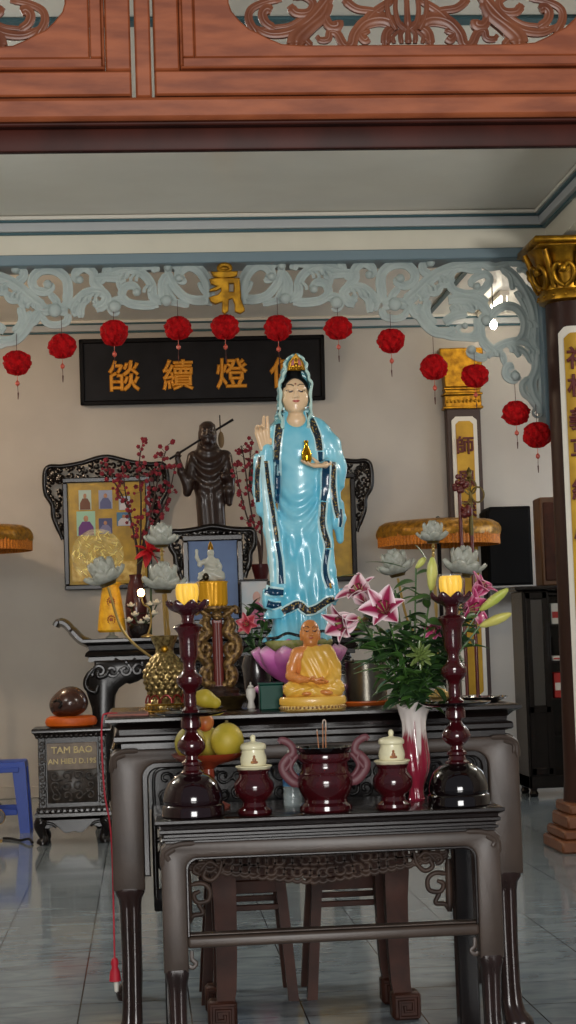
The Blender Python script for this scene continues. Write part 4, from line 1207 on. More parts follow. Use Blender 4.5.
# loudspeaker on a thin wall shelf
QY = 18.55
s0, s1 = at(489, 585, QY), at(534, 585, QY)
sh = thing('wall_shelf', 'thin pale wall shelf under the black loudspeaker', 'shelf', ((s0.x+s1.x)/2, QY, s0.z-.012))
swid = (s1.x-s0.x)/2
m = M(); m.box(-swid-.02, swid+.06, -.03, 19.1-QY, -.022, 0, .003); m.build('board', mat('grey_shelf', (150, 148, 146), .5), sh)
for s in (-1, 1):
    m = M(); m.prism([(0, 0), (.015, 0), (.015, -.14), (0, -.14)], .3, 19.1-QY-.001); m.v = [(a+s*swid*.7, b, c_-.022) for a, b, c_ in m.v]; m.build('bracket', mat('grey_shelf'), sh)
sp = thing('loudspeaker', 'large black loudspeaker on a wall shelf right of the gold parasol', 'speaker', ((s0.x+s1.x)/2, QY, s0.z-.012))
hs = at(510, 505, QY).z-s0.z
m = M(); m.prism([(-swid, 0), (swid, 0), (swid, hs-.01), (swid-.01, hs), (-swid+.05, hs), (-swid, hs-.05)], .02, .5, .012); m.build('cabinet', mat('speaker_black', (13, 13, 14), .8, bump=(90, .2), spec=.15), sp)
m = M(); m.prism([(-swid+.02, .02), (swid-.02, .02), (swid-.02, hs-.03), (-swid+.06, hs-.03), (-swid+.02, hs-.07)], 0, .03, .008); m.build('grille', mat('speaker_grille', (15, 15, 16), .8, bump=(220, .5), spec=.15), sp)
# ------------------------------------------------------------------ things on the front table
def lp(prof, u): return [(r*u, h*u) for r, h in prof]
YGLASS = mat('yellow_candle_petals', (250, 200, 44), .4, emit=(255, 196, 40), estr=.28)
def petal_fn(L, W, up, curl, base=0.0):
    """petal growing outward along -Y then up; returns a sheet function"""
    def fn(a, b):
        s = (b-.5)*2; w = W*math.sin(PI*min(1, a*.92+.08))**.8*(1 if a < .97 else .35)
        r = base+L*math.sin(a*up)/max(up, .01)*1.0; z = L*(1-math.cos(a*up))/max(up, .01)
        r += curl*a*a*L; z -= 0
        return (s*w, -(r - .25*w*s*s*(1-.3*a)), z+.18*w*s*s)
    return fn
def candlestick(px, py, label, base_mat):
    Y = 6.53; u = mpp(Y); p = at(px, py, Y)
    t = thing('candlestick', label, 'candlestick', (p.x, Y, FZ), group='maroon lacquer candlesticks on the front table')
    M().lathe(lp([(29, 0), (31, 1), (31, 9), (30, 11), (28.5, 12), (29.5, 14), (29.5, 18), (28, 25), (24.5, 33), (18, 39), (12, 42), (0, 42)], u), 48).build('base', base_mat, t)
    M().lathe(lp([(0, 41), (12, 42), (12, 43), (9, 45), (8, 49), (10, 50.5), (10, 53), (6.5, 55.5), (6.2, 59), (10.5, 62), (13.8, 66.5), (14.2, 69), (13.4, 73), (10, 77.5), (7, 80.5), (6, 84), (8, 85.5), (10, 87), (10, 92), (9, 96), (8, 99), (9, 104), (6, 107), (6.5, 112), (5.8, 118), (7, 124), (11.5, 128), (13.3, 132), (13, 136.5), (8, 141), (6, 146), (6, 151), (8, 155), (9, 158), (9.2, 170), (10.5, 180), (13.5, 184), (15, 186), (13.5, 188), (7, 190), (6, 194), (7, 198), (10, 200), (14, 203), (12, 206), (0, 206)], u), 40).build('stem', MAROON, t)
    M().lathe(lp([(0, 96.5), (9, 97), (30, 98.5), (35.5, 101.5), (36, 102.5), (34, 102.5), (29, 100.5), (0, 99.5)], u), 48).build('drip_tray', MAROONB, t)
    m = M()
    for k in range(8):
        m.sheet(big_petal(18*u, 8.4*u, .12, 1.15, 8*u), 9, 7, th=1.2*u, xf=Matrix.Translation((0, 0, 201*u)) @ Matrix.Rotation(2*PI*k/8+.2, 4, 'Z'))
    m.build('lotus_cup', mat('dark_maroon_petals', (58, 20, 30), .2, coat=.6), t)
    m = M(); m.lathe(lp([(0, 205), (7, 206), (9, 211), (10.6, 218), (10.6, 225), (9.4, 229), (8.6, 229), (9, 222), (8, 213), (0, 210)], u), 64, mod=lambda a, z, r: r*(.86+.24*abs(math.cos(4*a+z*9))))
    m.build('yellow_petals', YGLASS, t)
    m = M(); m.lathe(lp([(9, 207), (11.6, 214), (12.4, 222), (12.2, 231), (11.8, 231), (12, 222), (11.2, 214), (8.6, 207.4)], u), 40, cap=False); m.build('glass_cup', mat('thin_clear_glass', (245, 245, 235), .05, alpha=.05), t)
    return t
candlestick(193.5, 813, 'maroon turned candlestick with yellow cup left of the incense burner', mat('maroon_black_lacquer', (28, 8, 12), .1, coat=.4))
candlestick(459, 803, 'maroon turned candlestick on a black dome base right of the lily vase', MAROONB)

# lidded white jars on maroon cup stands
PORC = mat('cream_porcelain', (228, 220, 182), .3, coat=.2)
JARPIC = mat('jar_gilt_figure', (168, 112, 54), .5, noise=(120, (120, 60, 50)))
def cup(px, py, side):
    Y = 6.5; u = mpp(Y); p = at(px, py, Y)
    t = thing('cup_stand', f'maroon lacquer cup stand with scalloped rim under the white jar {side}', 'cup stand', (p.x, Y, FZ), group='maroon cup stands on the front table')
    M().lathe(lp([(0, 0), (16, 0), (17.5, 2), (17, 5), (12.5, 8), (11.5, 12), (14, 15), (18.5, 20), (20, 26), (19.5, 31), (15.5, 36), (14.5, 40), (16.5, 44), (15, 45), (0, 44)], u), 40).build('bowl', MAROON, t)
    m = M(); m.lathe(lp([(13.5, 42), (16, 45.5), (17.5, 47), (17, 48), (14, 46.5), (0, 46)], u), 64, mod=lambda a, z, r: r*(1+.05*abs(math.cos(4*a)) if r > 15.5*u else 1), cap=False); m.build('scalloped_rim', PORC, t)
    z = FZ+46.6*u
    j = thing('porcelain_jar', f'small cream porcelain jar with knobbed lid {side}', 'jar', (p.x, Y, z), group='cream porcelain jars on the front table')
    M().lathe(lp([(0, 0), (10, 0), (12.2, 1.5), (13.2, 6), (12.8, 10), (11.4, 14), (11.2, 17), (9, 17.5), (0, 17)], u), 40).build('body', PORC, j)
    M().lathe(lp([(0, 17), (12.2, 17.4), (13, 18.4), (13, 20.5), (11.8, 22.5), (9, 23.8), (3, 24.8), (2.1, 25.8), (2.7, 27.6), (2.6, 29.8), (1.5, 31.4), (0, 31.8)], u), 40).build('lid', PORC, j)
    m = M(); yy = -13.1*u
    for a, b, r1, r2 in ((0, 7.2, 2.2, 2.6), (0, 10.6, 1.3, 1.6), (-1.8, 5.6, 1.8, 1.1), (1.8, 5.6, 1.8, 1.1), (0, 4.6, 3.8, .9)): m.blob((a*u, yy+.3*u+abs(a)*.05*u, b*u), (r1*u, .6*u, r2*u), 10)
    m.build('painted_figure', JARPIC, j)
cup(255, 809, 'left of the incense burner'); cup(393.5, 805, 'right of the incense burner')

# incense burner
Y = 6.52; u = mpp(Y); p = at(326, 809, Y)
t = thing('incense_burner', 'round maroon lacquer incense burner with two scrolled ears in the middle of the front table', 'incense burner', (p.x, Y, FZ))
M().lathe(lp([(0, 0), (25, 0), (26.5, 2), (26, 6), (22, 9), (21.5, 12), (24, 16), (26.5, 22), (27.8, 28), (27.2, 33), (25.5, 36), (26, 37.5), (24, 40), (23.2, 45), (23.6, 48), (26, 50), (26.8, 54), (26, 57), (22, 58), (0, 56)], u), 56).build('bowl', MAROON, t)
m = M(); m.lathe(lp([(22, 56), (25, 59), (27.5, 63), (26, 63.5), (22, 60), (18, 58)], u), 72, mod=lambda a, z, r: r*(1+.05*math.cos(10*a) if z > 60*u else 1), cap=False); m.build('scalloped_lip', MAROONB, t)
m = M(); m.lathe(lp([(0, 61), (10, 60.5), (20, 59), (23, 58)], u), 40, mod=lambda a, z, r: r*(1+.03*math.sin(11*a))); m.build('ash', mat('gold_ash', (190, 160, 80), .5, metal=.4, noise=(90, (60, 50, 34))), t)
EAR = mat('ear_dull_rose', (98, 52, 58), .5)
for s in (1, -1):
    m = M()
    m.stroke([(s*x*u, h*u) for x, h in ((24, 26), (33, 30), (40, 38), (42, 46), (37, 53), (31, 58), (33, 66), (41, 71), (45, 69))], 4.6*u, depth=.4, taper=(1, .75), n=40, seg=10)
    m.stroke([(s*x*u, h*u) for x, h in ((26, 32), (31, 37), (34, 44), (30, 52), (26, 56))], 2.6*u, depth=.8, n=20, seg=10)
    m.stroke([(s*x*u, h*u) for x, h in ((36, 56), (33, 50), (37, 44), (40, 40))], 2.4*u, depth=.8, n=14, seg=10)
    m.build('ear', EAR, t)
STK = mat('incense_brown', (176, 120, 84), .7)
for i, (x, y, ht, lean) in enumerate(((-5, -2, 23, -1.5), (-1, 0, 30, .5), (1.5, -3, 27, .6))):
    q = thing('incense_stick', ['short burnt incense stick leaning left in the burner', 'tallest incense stick in the burner with a bent ash tip', 'middle incense stick at the right of the three in the burner'][i], 'incense stick', (p.x+x*u, Y+y*u, FZ+56*u), group='incense sticks in the burner')
    m = M(); m.tube([(0, 0, 0), (lean*u, 0, ht*u)], .55*u, 6); m.build('stick', STK, q)
    m = M(); e = (lean*u, ht*u)
    if i == 1: m.tube(catmull([(e[0], 0, e[1]), (e[0]+.6*u, 0, e[1]+3*u), (e[0]+2.2*u, 0, e[1]+3.6*u), (e[0]+3.2*u, 0, e[1]+1*u), (e[0]+3.2*u, 0, e[1]-8*u)], 14), .6*u, 6)
    else: m.tube([(e[0], 0, e[1]), (e[0]+.1*u, 0, e[1]+2*u)], [.6*u, .3*u], 6)
    m.build('ash_tip', mat('incense_ash', (196, 176, 160), .9), q)

# water bottle behind the burner
Yb = 6.75; ub = mpp(Yb); pb = at(293, 800, Yb)
CLEAR = mat('clear_plastic', (200, 214, 214), .05, alpha=.35, coat=1)
t = thing('water_bottle', 'clear plastic water bottle with blue label behind the incense burner', 'bottle', (pb.x, Yb, FZ))
M().lathe(lp([(0, 0), (9, 0), (9.6, 2), (9.6, 12), (9.1, 14), (9.6, 16), (9.6, 26), (9, 34), (6, 41), (3.8, 45), (3.8, 49), (0, 49)], ub), 32).build('body', CLEAR, t)
M().lathe(lp([(0, 48.5), (4.2, 48.5), (4.2, 54), (3.6, 55), (0, 55)], ub), 24).build('cap', WHITEP, t)
m = M(); m.lathe(lp([(9.9, 20), (9.7, 32)], ub), 32, cap=False); m.v = [(a*.985, b*.985, c_) for a, b, c_ in m.v]; m.build('label', mat('bottle_blue_label', (90, 150, 190), .4, noise=(60, (40, 90, 150))), t)

# fruit dish with pomelos
Yf = 6.80; uf = mpp(Yf); pf = at(208, 760, Yf); zr = at(208, 753, Yf).z
t = thing('fruit_dish', 'red brown wooden pedestal dish of fruit behind the left candlestick', 'dish', (pf.x, Yf, FZ))
hh = zr-FZ
m = M(); m.lathe([(0, 0), (.075, 0), (.08, .01), (.05, .025), (.025, .05), (.022, hh-.06), (.04, hh-.045), (.10, hh-.03), (.132, hh-.012), (.138, hh), (.130, hh), (.10, hh-.018), (0, hh-.026)], 48); m.build('pedestal_bowl', mat('dish_red_wood', (132, 52, 30), .3, coat=.4), t)
FR = mat('pomelo_skin', (190, 166, 54), .5, noise=(9, (158, 144, 38), 5), bump=(260, .12)); FR2 = mat('pomelo_green', (176, 160, 62), .5, noise=(8, (150, 140, 50)), bump=(260, .12))
STEMM = mat('fruit_stem', (96, 84, 40), .7)
def fruit(px, py, Y, r, nm, label, m1, z=None, sq=(.94, 1), tilt=0):
    p = at(px, py, Y); t = thing(nm, label, 'fruit', (p.x, Y, p.z-r*sq[1] if z is None else z), rz=px)
    S = M(); prof = [(r*sq[0]*math.sin(PI*i/16)*(1-.08*(i/16-.5)), r*sq[1]*(1-math.cos(PI*i/16))) for i in range(17)]
    S.lathe(prof, 32); S.build('flesh', m1, t, sharp=0)
    M().lathe([(0, 2*r*sq[1]-.002), (.008, 2*r*sq[1]-.002), (.006, 2*r*sq[1]+.008), (0, 2*r*sq[1]+.009)], 10).build('stem', STEMM, t)
zd = zr-.022
fruit(227, 737, 6.775, .067, 'pomelo', 'large yellow green pomelo at the right of the dish, beside the white jar', FR, zd)
fruit(190, 738, 6.78, .062, 'pomelo', 'yellow pomelo behind the left candlestick bulb', FR2, zd)
fruit(208, 740, 6.885, .058, 'pomelo', 'pomelo at the back of the dish, mostly hidden', FR2, zd)
fruit(205, 722, 6.84, .036, 'apple', 'red apple resting between the pomelos of the dish', mat('apple_red', (186, 82, 50), .35, noise=(14, (206, 140, 70))), None)
pm = at(206, 700, 6.87)
t = thing('mango', 'yellow mango lying on top of the fruit pile', 'fruit', (pm.x, 6.87, pm.z-.03))
S = Sculpt((-.08, -.06, -.02), (.08, .06, .09), .004); S.chain([(-.04, 0, .040, .022), (-.005, 0, .036, .031), (.035, 0, .018, .022)], .02); S.mesh().build('flesh', FR, t, sharp=0)
M().tube([(-.058, 0, .046), (-.066, 0, .052)], .004, 6).build('stem', STEMM, t)

# ------------------------------------------------------------------ things on the large altar table
def on_big(px, py, Y): p = at(px, py, Y); return (p.x, Y, BZ)
# gold basketwork vase
Yv = 7.62; uv_ = mpp(Yv)
GOLDV = mat('pale_gold_metal', (186, 162, 106), .34, metal=.8, noise=(70, (96, 76, 42)))
t = thing('gold_vase', 'pale gold basket pattern vase at the left end of the altar table', 'vase', on_big(166, 703, Yv))
vz = t.location
def weave(a, z, r):
    h = z/uv_
    if 14 < h < 58: return r*(1+.07*abs(math.sin(8*a+h*.27))*abs(math.sin(8*a-h*.27))*2-.03)
    return r*(1+.02*math.cos(16*a))
prof = [(0, 0), (19, 0), (20, 1), (20, 7), (19, 9)]+[(19-4*math.sin((h-9)/7*PI/2), h) for h in np.linspace(10, 15, 6)]
prof += [(15+5.5*max(0, math.sin(PI*(h-15)/42))**.8 - 5*max(0, (h-40)/16), h) for h in np.linspace(16, 56, 60)] + [(9, 58), (8.5, 62), (10, 66), (12.5, 71), (13.5, 75), (12.5, 75.5), (9, 70), (0, 66)]
M().lathe(lp(prof, uv_), 96, mod=weave).build('body', GOLDV, t, sharp=60)
m = M()
for k in range(10):
    a = 2*PI*k/10; xf = Matrix.Rotation(a, 4, 'Z')
    m.tube([(x*uv_, -19.3*uv_+abs(z-9)*.15*uv_, z*uv_) for x, z in ((-5.5, 9), (-5, 13), (-2.5, 16), (0, 17), (2.5, 16), (5, 13), (5.5, 9))], .9*uv_, 6, xf=xf)
m.build('base_arches', mat('red_gold_arches', (130, 40, 34), .3, metal=.4), t)
m = M()
m.tube([(20.1*uv_*math.cos(a), 20.1*uv_*math.sin(a), 1*uv_) for a in np.linspace(0, 2*PI, 41)[:-1]], 1*uv_, 6, closed=True); m.tube([(20.1*uv_*math.cos(a), 20.1*uv_*math.sin(a), 7.4*uv_) for a in np.linspace(0, 2*PI, 41)[:-1]], 1*uv_, 6, closed=True)
for k in range(24):
    a = 2*PI*k/24; m.blob((20.2*uv_*math.cos(a), 20.2*uv_*math.sin(a), 4.2*uv_), (.8*uv_, .8*uv_, 2*uv_), 8)
m.build('base_ring', GOLD, t)
m = M(); m.blob((0, -9.5*uv_, 62*uv_), (3.6*uv_, 1.5*uv_, 3.6*uv_), 12); m.build('neck_boss', GOLD, t)
# dragon incense holder on a bronze dish
Yd = 7.74; ud = mpp(Yd)
BRONZE = mat('aged_bronze', (112, 92, 54), .38, metal=.8, noise=(18, (74, 60, 38)))
dloc = on_big(224, 702, Yd)
t = thing('bronze_dish', 'low aged bronze dish under the dragon holder on the altar table', 'dish', dloc)
M().lathe(lp([(0, 0), (17, 0), (18, 2), (20, 6), (25, 10), (27, 12.5), (26, 13), (20, 10), (0, 9)], ud), 48).build('bowl', BRONZE, t)
m = M()
for k in range(3):
    a = 2*PI*k/3+PI/6; m.blob((15*ud*math.cos(a), 15*ud*math.sin(a), 2*ud), (2.6*ud, 2.6*ud, 2*ud), 8)
m.v = [(a, b, max(c_, 0.0005)) for a, b, c_ in m.v]; m.build('foot', BRONZE, t)
zb_ = BZ+9.2*ud
ANTQ = mat('antique_gold', (140, 110, 62), .42, metal=.5, noise=(60, (62, 40, 24)), bump=(90, .5))
t = thing('dragon_holder', 'ornate antique gold incense holder of paired dragons round a red pillar', 'incense holder', (at(219, 690, Yd).x, Yd, zb_))
M().lathe(lp([(0, 0), (22, 0), (23, 3), (20, 6), (21, 9), (15, 13), (0, 14)], ud), 36, sy=.6).build('base', mat('dark_holder_base', (32, 19, 18), .3, coat=.2, noise=(60, (60, 38, 24))), t)
m = M(); m.box(-5*ud, 5*ud, -5*ud, 5*ud, 12*ud, 80*ud, 1.5*ud)
for x in (-2.6, 0, 2.6): m.tube([(x*ud, -5.2*ud, 14*ud), (x*ud, -5.2*ud, 76*ud)], 1*ud, 6)
m.build('pillar', mat('pillar_red_brown', (110, 44, 36), .4), t)
for s in (1, -1):
    m = M()
    def S_(pts, w, n=30, y=-3): m.stroke([(s*a*ud, b*ud) for a, b in pts], w*ud, y=y*ud, depth=1.1, n=n, seg=8)
    S_([(4, 14), (12, 17), (14, 26), (9, 33), (13, 40), (19, 47), (19, 57), (13, 63), (9, 67), (12, 75), (10, 82)], 5.6, 50)
    S_([(16, 40), (10, 44), (9, 52), (14, 55), (15, 50), (12, 48)], 3.6, 24, -5); S_([(10, 66), (16, 70), (15, 77), (10, 78)], 2.4, 16, -5); S_([(8, 18), (8, 28), (12, 36)], 2.2, 14, -6)
    S_([(5, 82), (12, 86), (17, 90), (20, 88), (19, 84)], 3.2, 20, -4)
    for i in range(9): m.blob((s*(19.5-abs(i-4)*.9)*ud, 0, (38+i*3.4)*ud), (1.8*ud, 1.5*ud, 1.2*ud), 8)
    m.build('dragon', ANTQ, t, sharp=60)
m = M(); m.blob((0, -7*ud, 83*ud), (6*ud, 4*ud, 5*ud), 14); m.blob((0, -10*ud, 80.5*ud), (3.4*ud, 2.4*ud, 2*ud), 10)
for s in (1, -1): m.blob((s*3*ud, -10*ud, 85*ud), (1.2*ud, 1.2*ud, 1.2*ud), 8); m.tube([(s*3*ud, -7*ud, 87*ud), (s*7*ud, -6*ud, 89*ud)], [1.3*ud, .5*ud], 6)
m.build('mask', ANTQ, t)
m = M(); m.lathe(lp([(0, 86), (14, 87), (18, 90), (17.5, 92.5), (0, 92.5)], ud), 36, sy=.7); m.build('top_plate', ANTQ, t)
ztop_ = zb_+92.5*ud
# small white seated figure on a gold basket
Yq = Yd; uq = ud; xq = at(212, 598, Yq).x
t = thing('white_figurine', 'small white seated figurine on a woven gold basket in front of the blue picture', 'figurine', (xq, Yq, ztop_))
m = M(); m.lathe(lp([(0, 0), (14, 0), (15, 2), (15, 22), (16, 24), (14, 25), (0, 24)], uq), 72, sy=.75, mod=lambda a, z, r: r*(1+.05*math.cos(18*a)*math.cos(z/uq*1.6))); m.build('basket', mat('woven_gold', (222, 160, 30), .4, metal=.35), t, sharp=60)
S = Sculpt((-20, -14, 20), (20, 14, 66), .55)
S.ell((0, 0, 31), (13, 8, 6.5), 2); S.ell((-8, -3, 29), (6, 5, 4), 2); S.ell((8, -3, 29), (6, 5, 4), 2)
S.chain([(0, 1, 33, 6), (0, 0, 42, 6.6), (0, 0, 46, 4), (0, 0, 50, 2.4)], 2); S.ell((0, -.5, 53), (3.5, 3.6, 4.4), .8); S.ell((0, 0, 57), (2.2, 2.2, 2.8), .6)
S.chain([(6, 0, 45, 2.6), (9, -1, 38, 2.2), (3, -6, 34, 1.8)], 1); S.chain([(-6, 0, 45, 2.6), (-11, -2, 42, 2.2), (-14, -3, 49, 1.8), (-14, -3, 53, 1.4)], 1); S.ell((-14, -3.4, 55), (1.7, 1, 2.4), .6)
S.ell((0, -4.2, 52.4), (.7, 1, 1.2), .5); S.disp(lambda x, y, z: .45*np.sin(z*.9+x*.5)*(z < 45))
S.mesh(uq).build('figure', mat('white_porcelain', (196, 194, 178), .3, trans=.25), t, sharp=0)
m = M(); m.lathe(lp([(2.6, 55.5), (3, 57.5), (2.2, 61), (1, 64), (0, 65)], uq), 16); m.build('crown', GOLD, t)
m = M(); m.tube([(-3*uq, -12*uq, 30*uq), (-12*uq, -13*uq, 25*uq)], [1*uq, .7*uq], 8); m.blob((-6*uq, -11*uq, 29*uq), (3.4*uq, 3*uq, 4*uq), 12); m.build('vessel', mat('dark_bronze_vessel', (60, 54, 40), .25, metal=.8), t)

# little white cup, green glass box, steel bowl on orange tray, platters, mat
t = thing('small_white_cup', 'tiny white lidded cup beside the pink lotus pedestal', 'cup', on_big(251, 700, 7.66)); u_ = mpp(7.66)
zoff = at(251, 690, 7.66).z-BZ
M().lathe([(0, 0), (.016, 0), (.018, .004), (.012, .03), (.02, .05), (.021, .075), (.016, .085), (0, .086)], 20).build('body', WHITEP, t)
M().lathe([(0, .086), (.014, .088), (.010, .096), (.003, .10), (.004, .108), (0, .112)], 16).build('lid', WHITEP, t)
GG = mat('green_glass', (5, 62, 50), .35, spec=.1)
pg = at(272, 711, 7.42)
t = thing('green_glass_box', 'teal green glass box left of the seated yellow figure', 'box', (pg.x, 7.42, BZ)); w = 11.5*mpp(7.42); hg = 25*mpp(7.42)
M().box(-w, w, 0, 2*w, 0, hg, .004).build('body', GG, t); M().box(-w-.003, w+.003, -.003, 2*w+.003, hg+.0005, hg+.008, .002).build('lid', GG, t)
Yo = 7.62; uo = mpp(Yo)
t = thing('orange_tray', 'round orange tray under the steel bowl on the altar table', 'tray', on_big(367, 702, Yo))
M().lathe(lp([(0, 0), (25, 0), (28, 2.5), (28, 4), (25, 3.6), (0, 2)], uo), 48, sy=.8).build('dish', mat('orange_plastic', (206, 100, 36), .4), t)
t = thing('steel_bowl', 'brushed steel pot on an orange tray right of the seated figure', 'pot', (at(367, 702, Yo).x, Yo, BZ+2.1*uo))
STEEL = mat('brushed_steel', (112, 108, 98), .3, metal=.95)
M().lathe(lp([(0, 0), (18, 0), (20, 2), (20.5, 8), (20.5, 40), (21.5, 41), (21.5, 42), (19.5, 42), (19.5, 4), (0, 2)], uo), 48).build('body', STEEL, t)
m = M()
for s in (1, -1): m.tube(catmull([(s*20*uo, 0, 32*uo), (s*25*uo, 0, 33*uo), (s*25*uo, 0, 29*uo), (s*20*uo, 0, 29*uo)], 12), 1*uo, 6)
m.build('handle', STEEL, t)
DG = mat('dark_glass', (24, 22, 22), .06, coat=1)
for i, (x, y, Y, r, lb) in enumerate(((484, 700, 7.45, .10, 'dark glass platter at the right end of the altar table'), (195, 712, 7.36, .115, 'dark glass platter left of the altar table middle, by the vase'))):
    t = thing('glass_platter', lb, 'platter', on_big(x, y, Y)); M().lathe([(0, 0), (r*.6, 0), (r*.65, .004), (r*.95, .016), (r, .022), (r*.97, .023), (r*.6, .009), (0, .007)], 48).build('plate', DG, t)
    m = M()
    for k in range(12): a = 2*PI*k/12; m.blob((r*.94*math.cos(a), r*.94*math.sin(a), .0215), (.006, .006, .004), 8)
    m.build('rim_beads', DG, t)
pmx = at(128, 712, 7.32)
t = thing('woven_mat', 'small rose brown woven mat at the left front corner of the altar table', 'mat', (pmx.x, 7.34, BZ))
m = M(); m.box(-.08, .08, -.12, .12, 0.0, .012, .004); m.build('pad', mat('rose_brown_weave', (120, 84, 76), .8, noise=(60, (84, 60, 58)), bump=(200, .4)), t)
m = M(); m.tube([(-.079, -.119, .008), (.079, -.119, .008), (.079, .119, .008), (-.079, .119, .008)], .004, 6, closed=True); m.build('edge_cord', mat('rose_cord', (150, 96, 84), .8), t)
# red cord with a tassel hanging at the table's left end
RC = mat('red_cord', (176, 22, 44), .6)
t = thing('tasselled_string', 'thin red string with a small tassel hanging at the altar table left end', 'string', (-.172, 7.34, 0))
tb = at(115, 972, 7.34); zt_ = max(.17, tb.z)
m = M(); m.tube(catmull([(.06, 0, BZ+.012), (.015, 0, BZ+.012), (.0, 0, BZ-.005), (-.006, 0, BZ-.1), (.0, 0, BZ-.3), (tb.x+.172, 0, .8), (tb.x+.172, 0, zt_+.05)], 40), .0035, 6); m.build('cord', RC, t)
m = M(); x = tb.x+.172; m.lathe([(0, .06), (.012, .052), (.016, .035), (.012, .02), (.02, 0), (.024, -.035), (0, -.04)], 14, c=(x, 0, zt_)); m.build('tassel', RC, t)
m = M(); m.lathe([(0, 0), (.010, -.005), (.008, -.04), (0, -.045)], 10, c=(x+.004, 0, zt_-.036)); m.build('bead', WHITEP, t)

# ------------------------------------------------------------------ glass lotus lamps on gilt stems
LGLASS = mat('lotus_glass', (238, 238, 224), .16, trans=.5, ior=1.25, noise=(50, (212, 214, 198)))
GST = mat('gilt_stem', (190, 160, 96), .3, metal=.8)
def lotus_glass(parent, c, r, tilt=0, rz=0):
    m = M()
    for ring, (n, L, W, a0, a1, base, z) in enumerate(((7, 1.05, .46, .05, 1.0, .15, 0), (7, 1.15, .44, .75, 1.55, .15, .02), (6, 1.15, .38, 1.15, 1.75, .1, .05))):
        for k in range(n):
            m.sheet(big_petal(L*r, W*r, a0, a1, base*r), 9, 7, th=.03*r, xf=Matrix.Translation((0, 0, z*r)) @ Matrix.Rotation(2*PI*(k+.5*ring)/n, 4, 'Z'))
    xf = Matrix.Translation(c) @ Matrix.Rotation(tilt, 4, 'Y') @ Matrix.Rotation(rz, 4, 'Z')
    m.v = [tuple(xf @ Vector(p)) for p in m.v]
    o = m.build('glass_lotus', LGLASS, parent, sharp=0)
    b = M().lathe([(0, -.16*r), (.34*r, -.14*r), (.42*r, 0), (.2*r, .05*r), (0, .05*r)], 20, xf=xf); b.build('cup', mat('dark_gilt_cup', (96, 78, 44), .3, metal=.7), o)
def lotus_lamp(label, base, Y, blooms):
    u = mpp(Y); b = at(base[0], base[1], Y)
    t = thing('lotus_lamp', label, 'lamp', (b.x, Y, BZ), group='glass lotus lamps on the altar table')
    M().lathe([(0, 0), (.075, 0), (.078, .008), (.06, .02), (.03, .03), (.014, .05), (0, .055)], 32).build('base', GST, t)
    for i, (x, y, r, tilt) in enumerate(blooms):
        p = at(x, y, Y); q = (p.x-b.x, -.02*i, p.z-BZ)
        m = M()
        if i == 0:
            c = [(0, 0, .04), (q[0]*.15, 0, q[2]*.4), (q[0]*.9, q[1], q[2]*.85), q]
            cc_ = catmull(c, 40); m.tube(cc_, [.007+.0022*math.sin(k*2.2) for k in range(40)], 8)
        else:
            c = [(0, 0, .05+.03*i), (q[0]*.2, q[1]*.5, q[2]*.35), (q[0]*.75, q[1], q[2]*.6), (q[0]*1.0, q[1], q[2]-.02)]
            m.tube(catmull(c, 30), .006, 8)
        m.build('stem', GST, t)
        lotus_glass(t, q, r*u*1.2, tilt, i*.7)
lotus_lamp('glass lotus lamp on gilt stems left of the blue framed picture', (172, 700), 8.0, [(161.5, 545, 15, 0), (163, 590, 19, .05), (108, 583, 18, -.35)])
lotus_lamp('glass lotus lamp on gilt stems behind the lily bouquet', (440, 698), 8.05, [(433, 541, 14, 0), (397, 574, 17, -.2), (461, 574, 19, .15)])
# ------------------------------------------------------------------ statues
def clip(S, fn):
    ax = [S.lo[d]+S.h*np.arange(S.n[d], dtype=np.float32) for d in range(3)]
    x, y, z = np.meshgrid(*ax, indexing='ij', sparse=True)
    S.F = np.maximum(S.F, fn(x, y, z).astype(np.float32)); return S
SKIN = mat('statue_skin_paint', (232, 198, 158), .32, coat=.15)
DARKLINE = mat('face_dark_paint', (40, 26, 24), .4)
LIPS = mat('lip_paint', (176, 84, 70), .4)
HAIR = mat('hair_black_paint', (18, 16, 18), .3)

def head_sculpt(S, c, k=1.0, bald=False, ears=True):
    """face looking to -Y; k scales a head 27 units wide"""
    cx, cy, cz = c
    def P(x, y, z): return (cx+x*k, cy+y*k, cz+z*k)
    def R(*r): return tuple(v*k for v in r)
    S.ell(P(0, 1, 5), R(13.2, 14, 15.5), 1); S.ell(P(0, -2.5, -5), R(12, 11.4, 12), 5*k); S.ell(P(0, -9.2, -13.2), R(4.8, 3.6, 3.2), 4*k)
    S.ell(P(-6.5, -7.5, -3), R(4.6, 4.2, 5), 4*k); S.ell(P(6.5, -7.5, -3), R(4.6, 4.2, 5), 4*k)
    for s in (1, -1):
        S.ell(P(s*5.2, -14.6, 5), R(3.6, 2.4, 1.9), 2*k, cut=True)
        S.ell(P(s*5.2, -11.2, 4.6), R(3.2, 2.0, 1.8), .8*k)
        S.cap(P(s*2, -12.9, 9.2), P(s*8.6, -10.8, 9.6), .9*k, .7*k, 2*k)
        S.ell(P(s*1.9, -13.8, -1.9), R(1.5, 1.4, 1.2), 1*k)
        if ears: S.ell(P(s*13.2, 1, 0), R(1.8, 3.2, 6.2), 1*k); S.ell(P(s*13, .5, -6.5), R(1.6, 1.8, 3), 1*k)
    S.cap(P(0, -12.9, 7), P(0, -15.6, -1.2), 1.1*k, 1.7*k, 1.8*k)
    S.ell(P(0, -13.0, -5.2), R(3.3, 1.5, .9), .7*k); S.ell(P(0, -12.7, -7.0), R(2.6, 1.4, 1.0), .7*k)
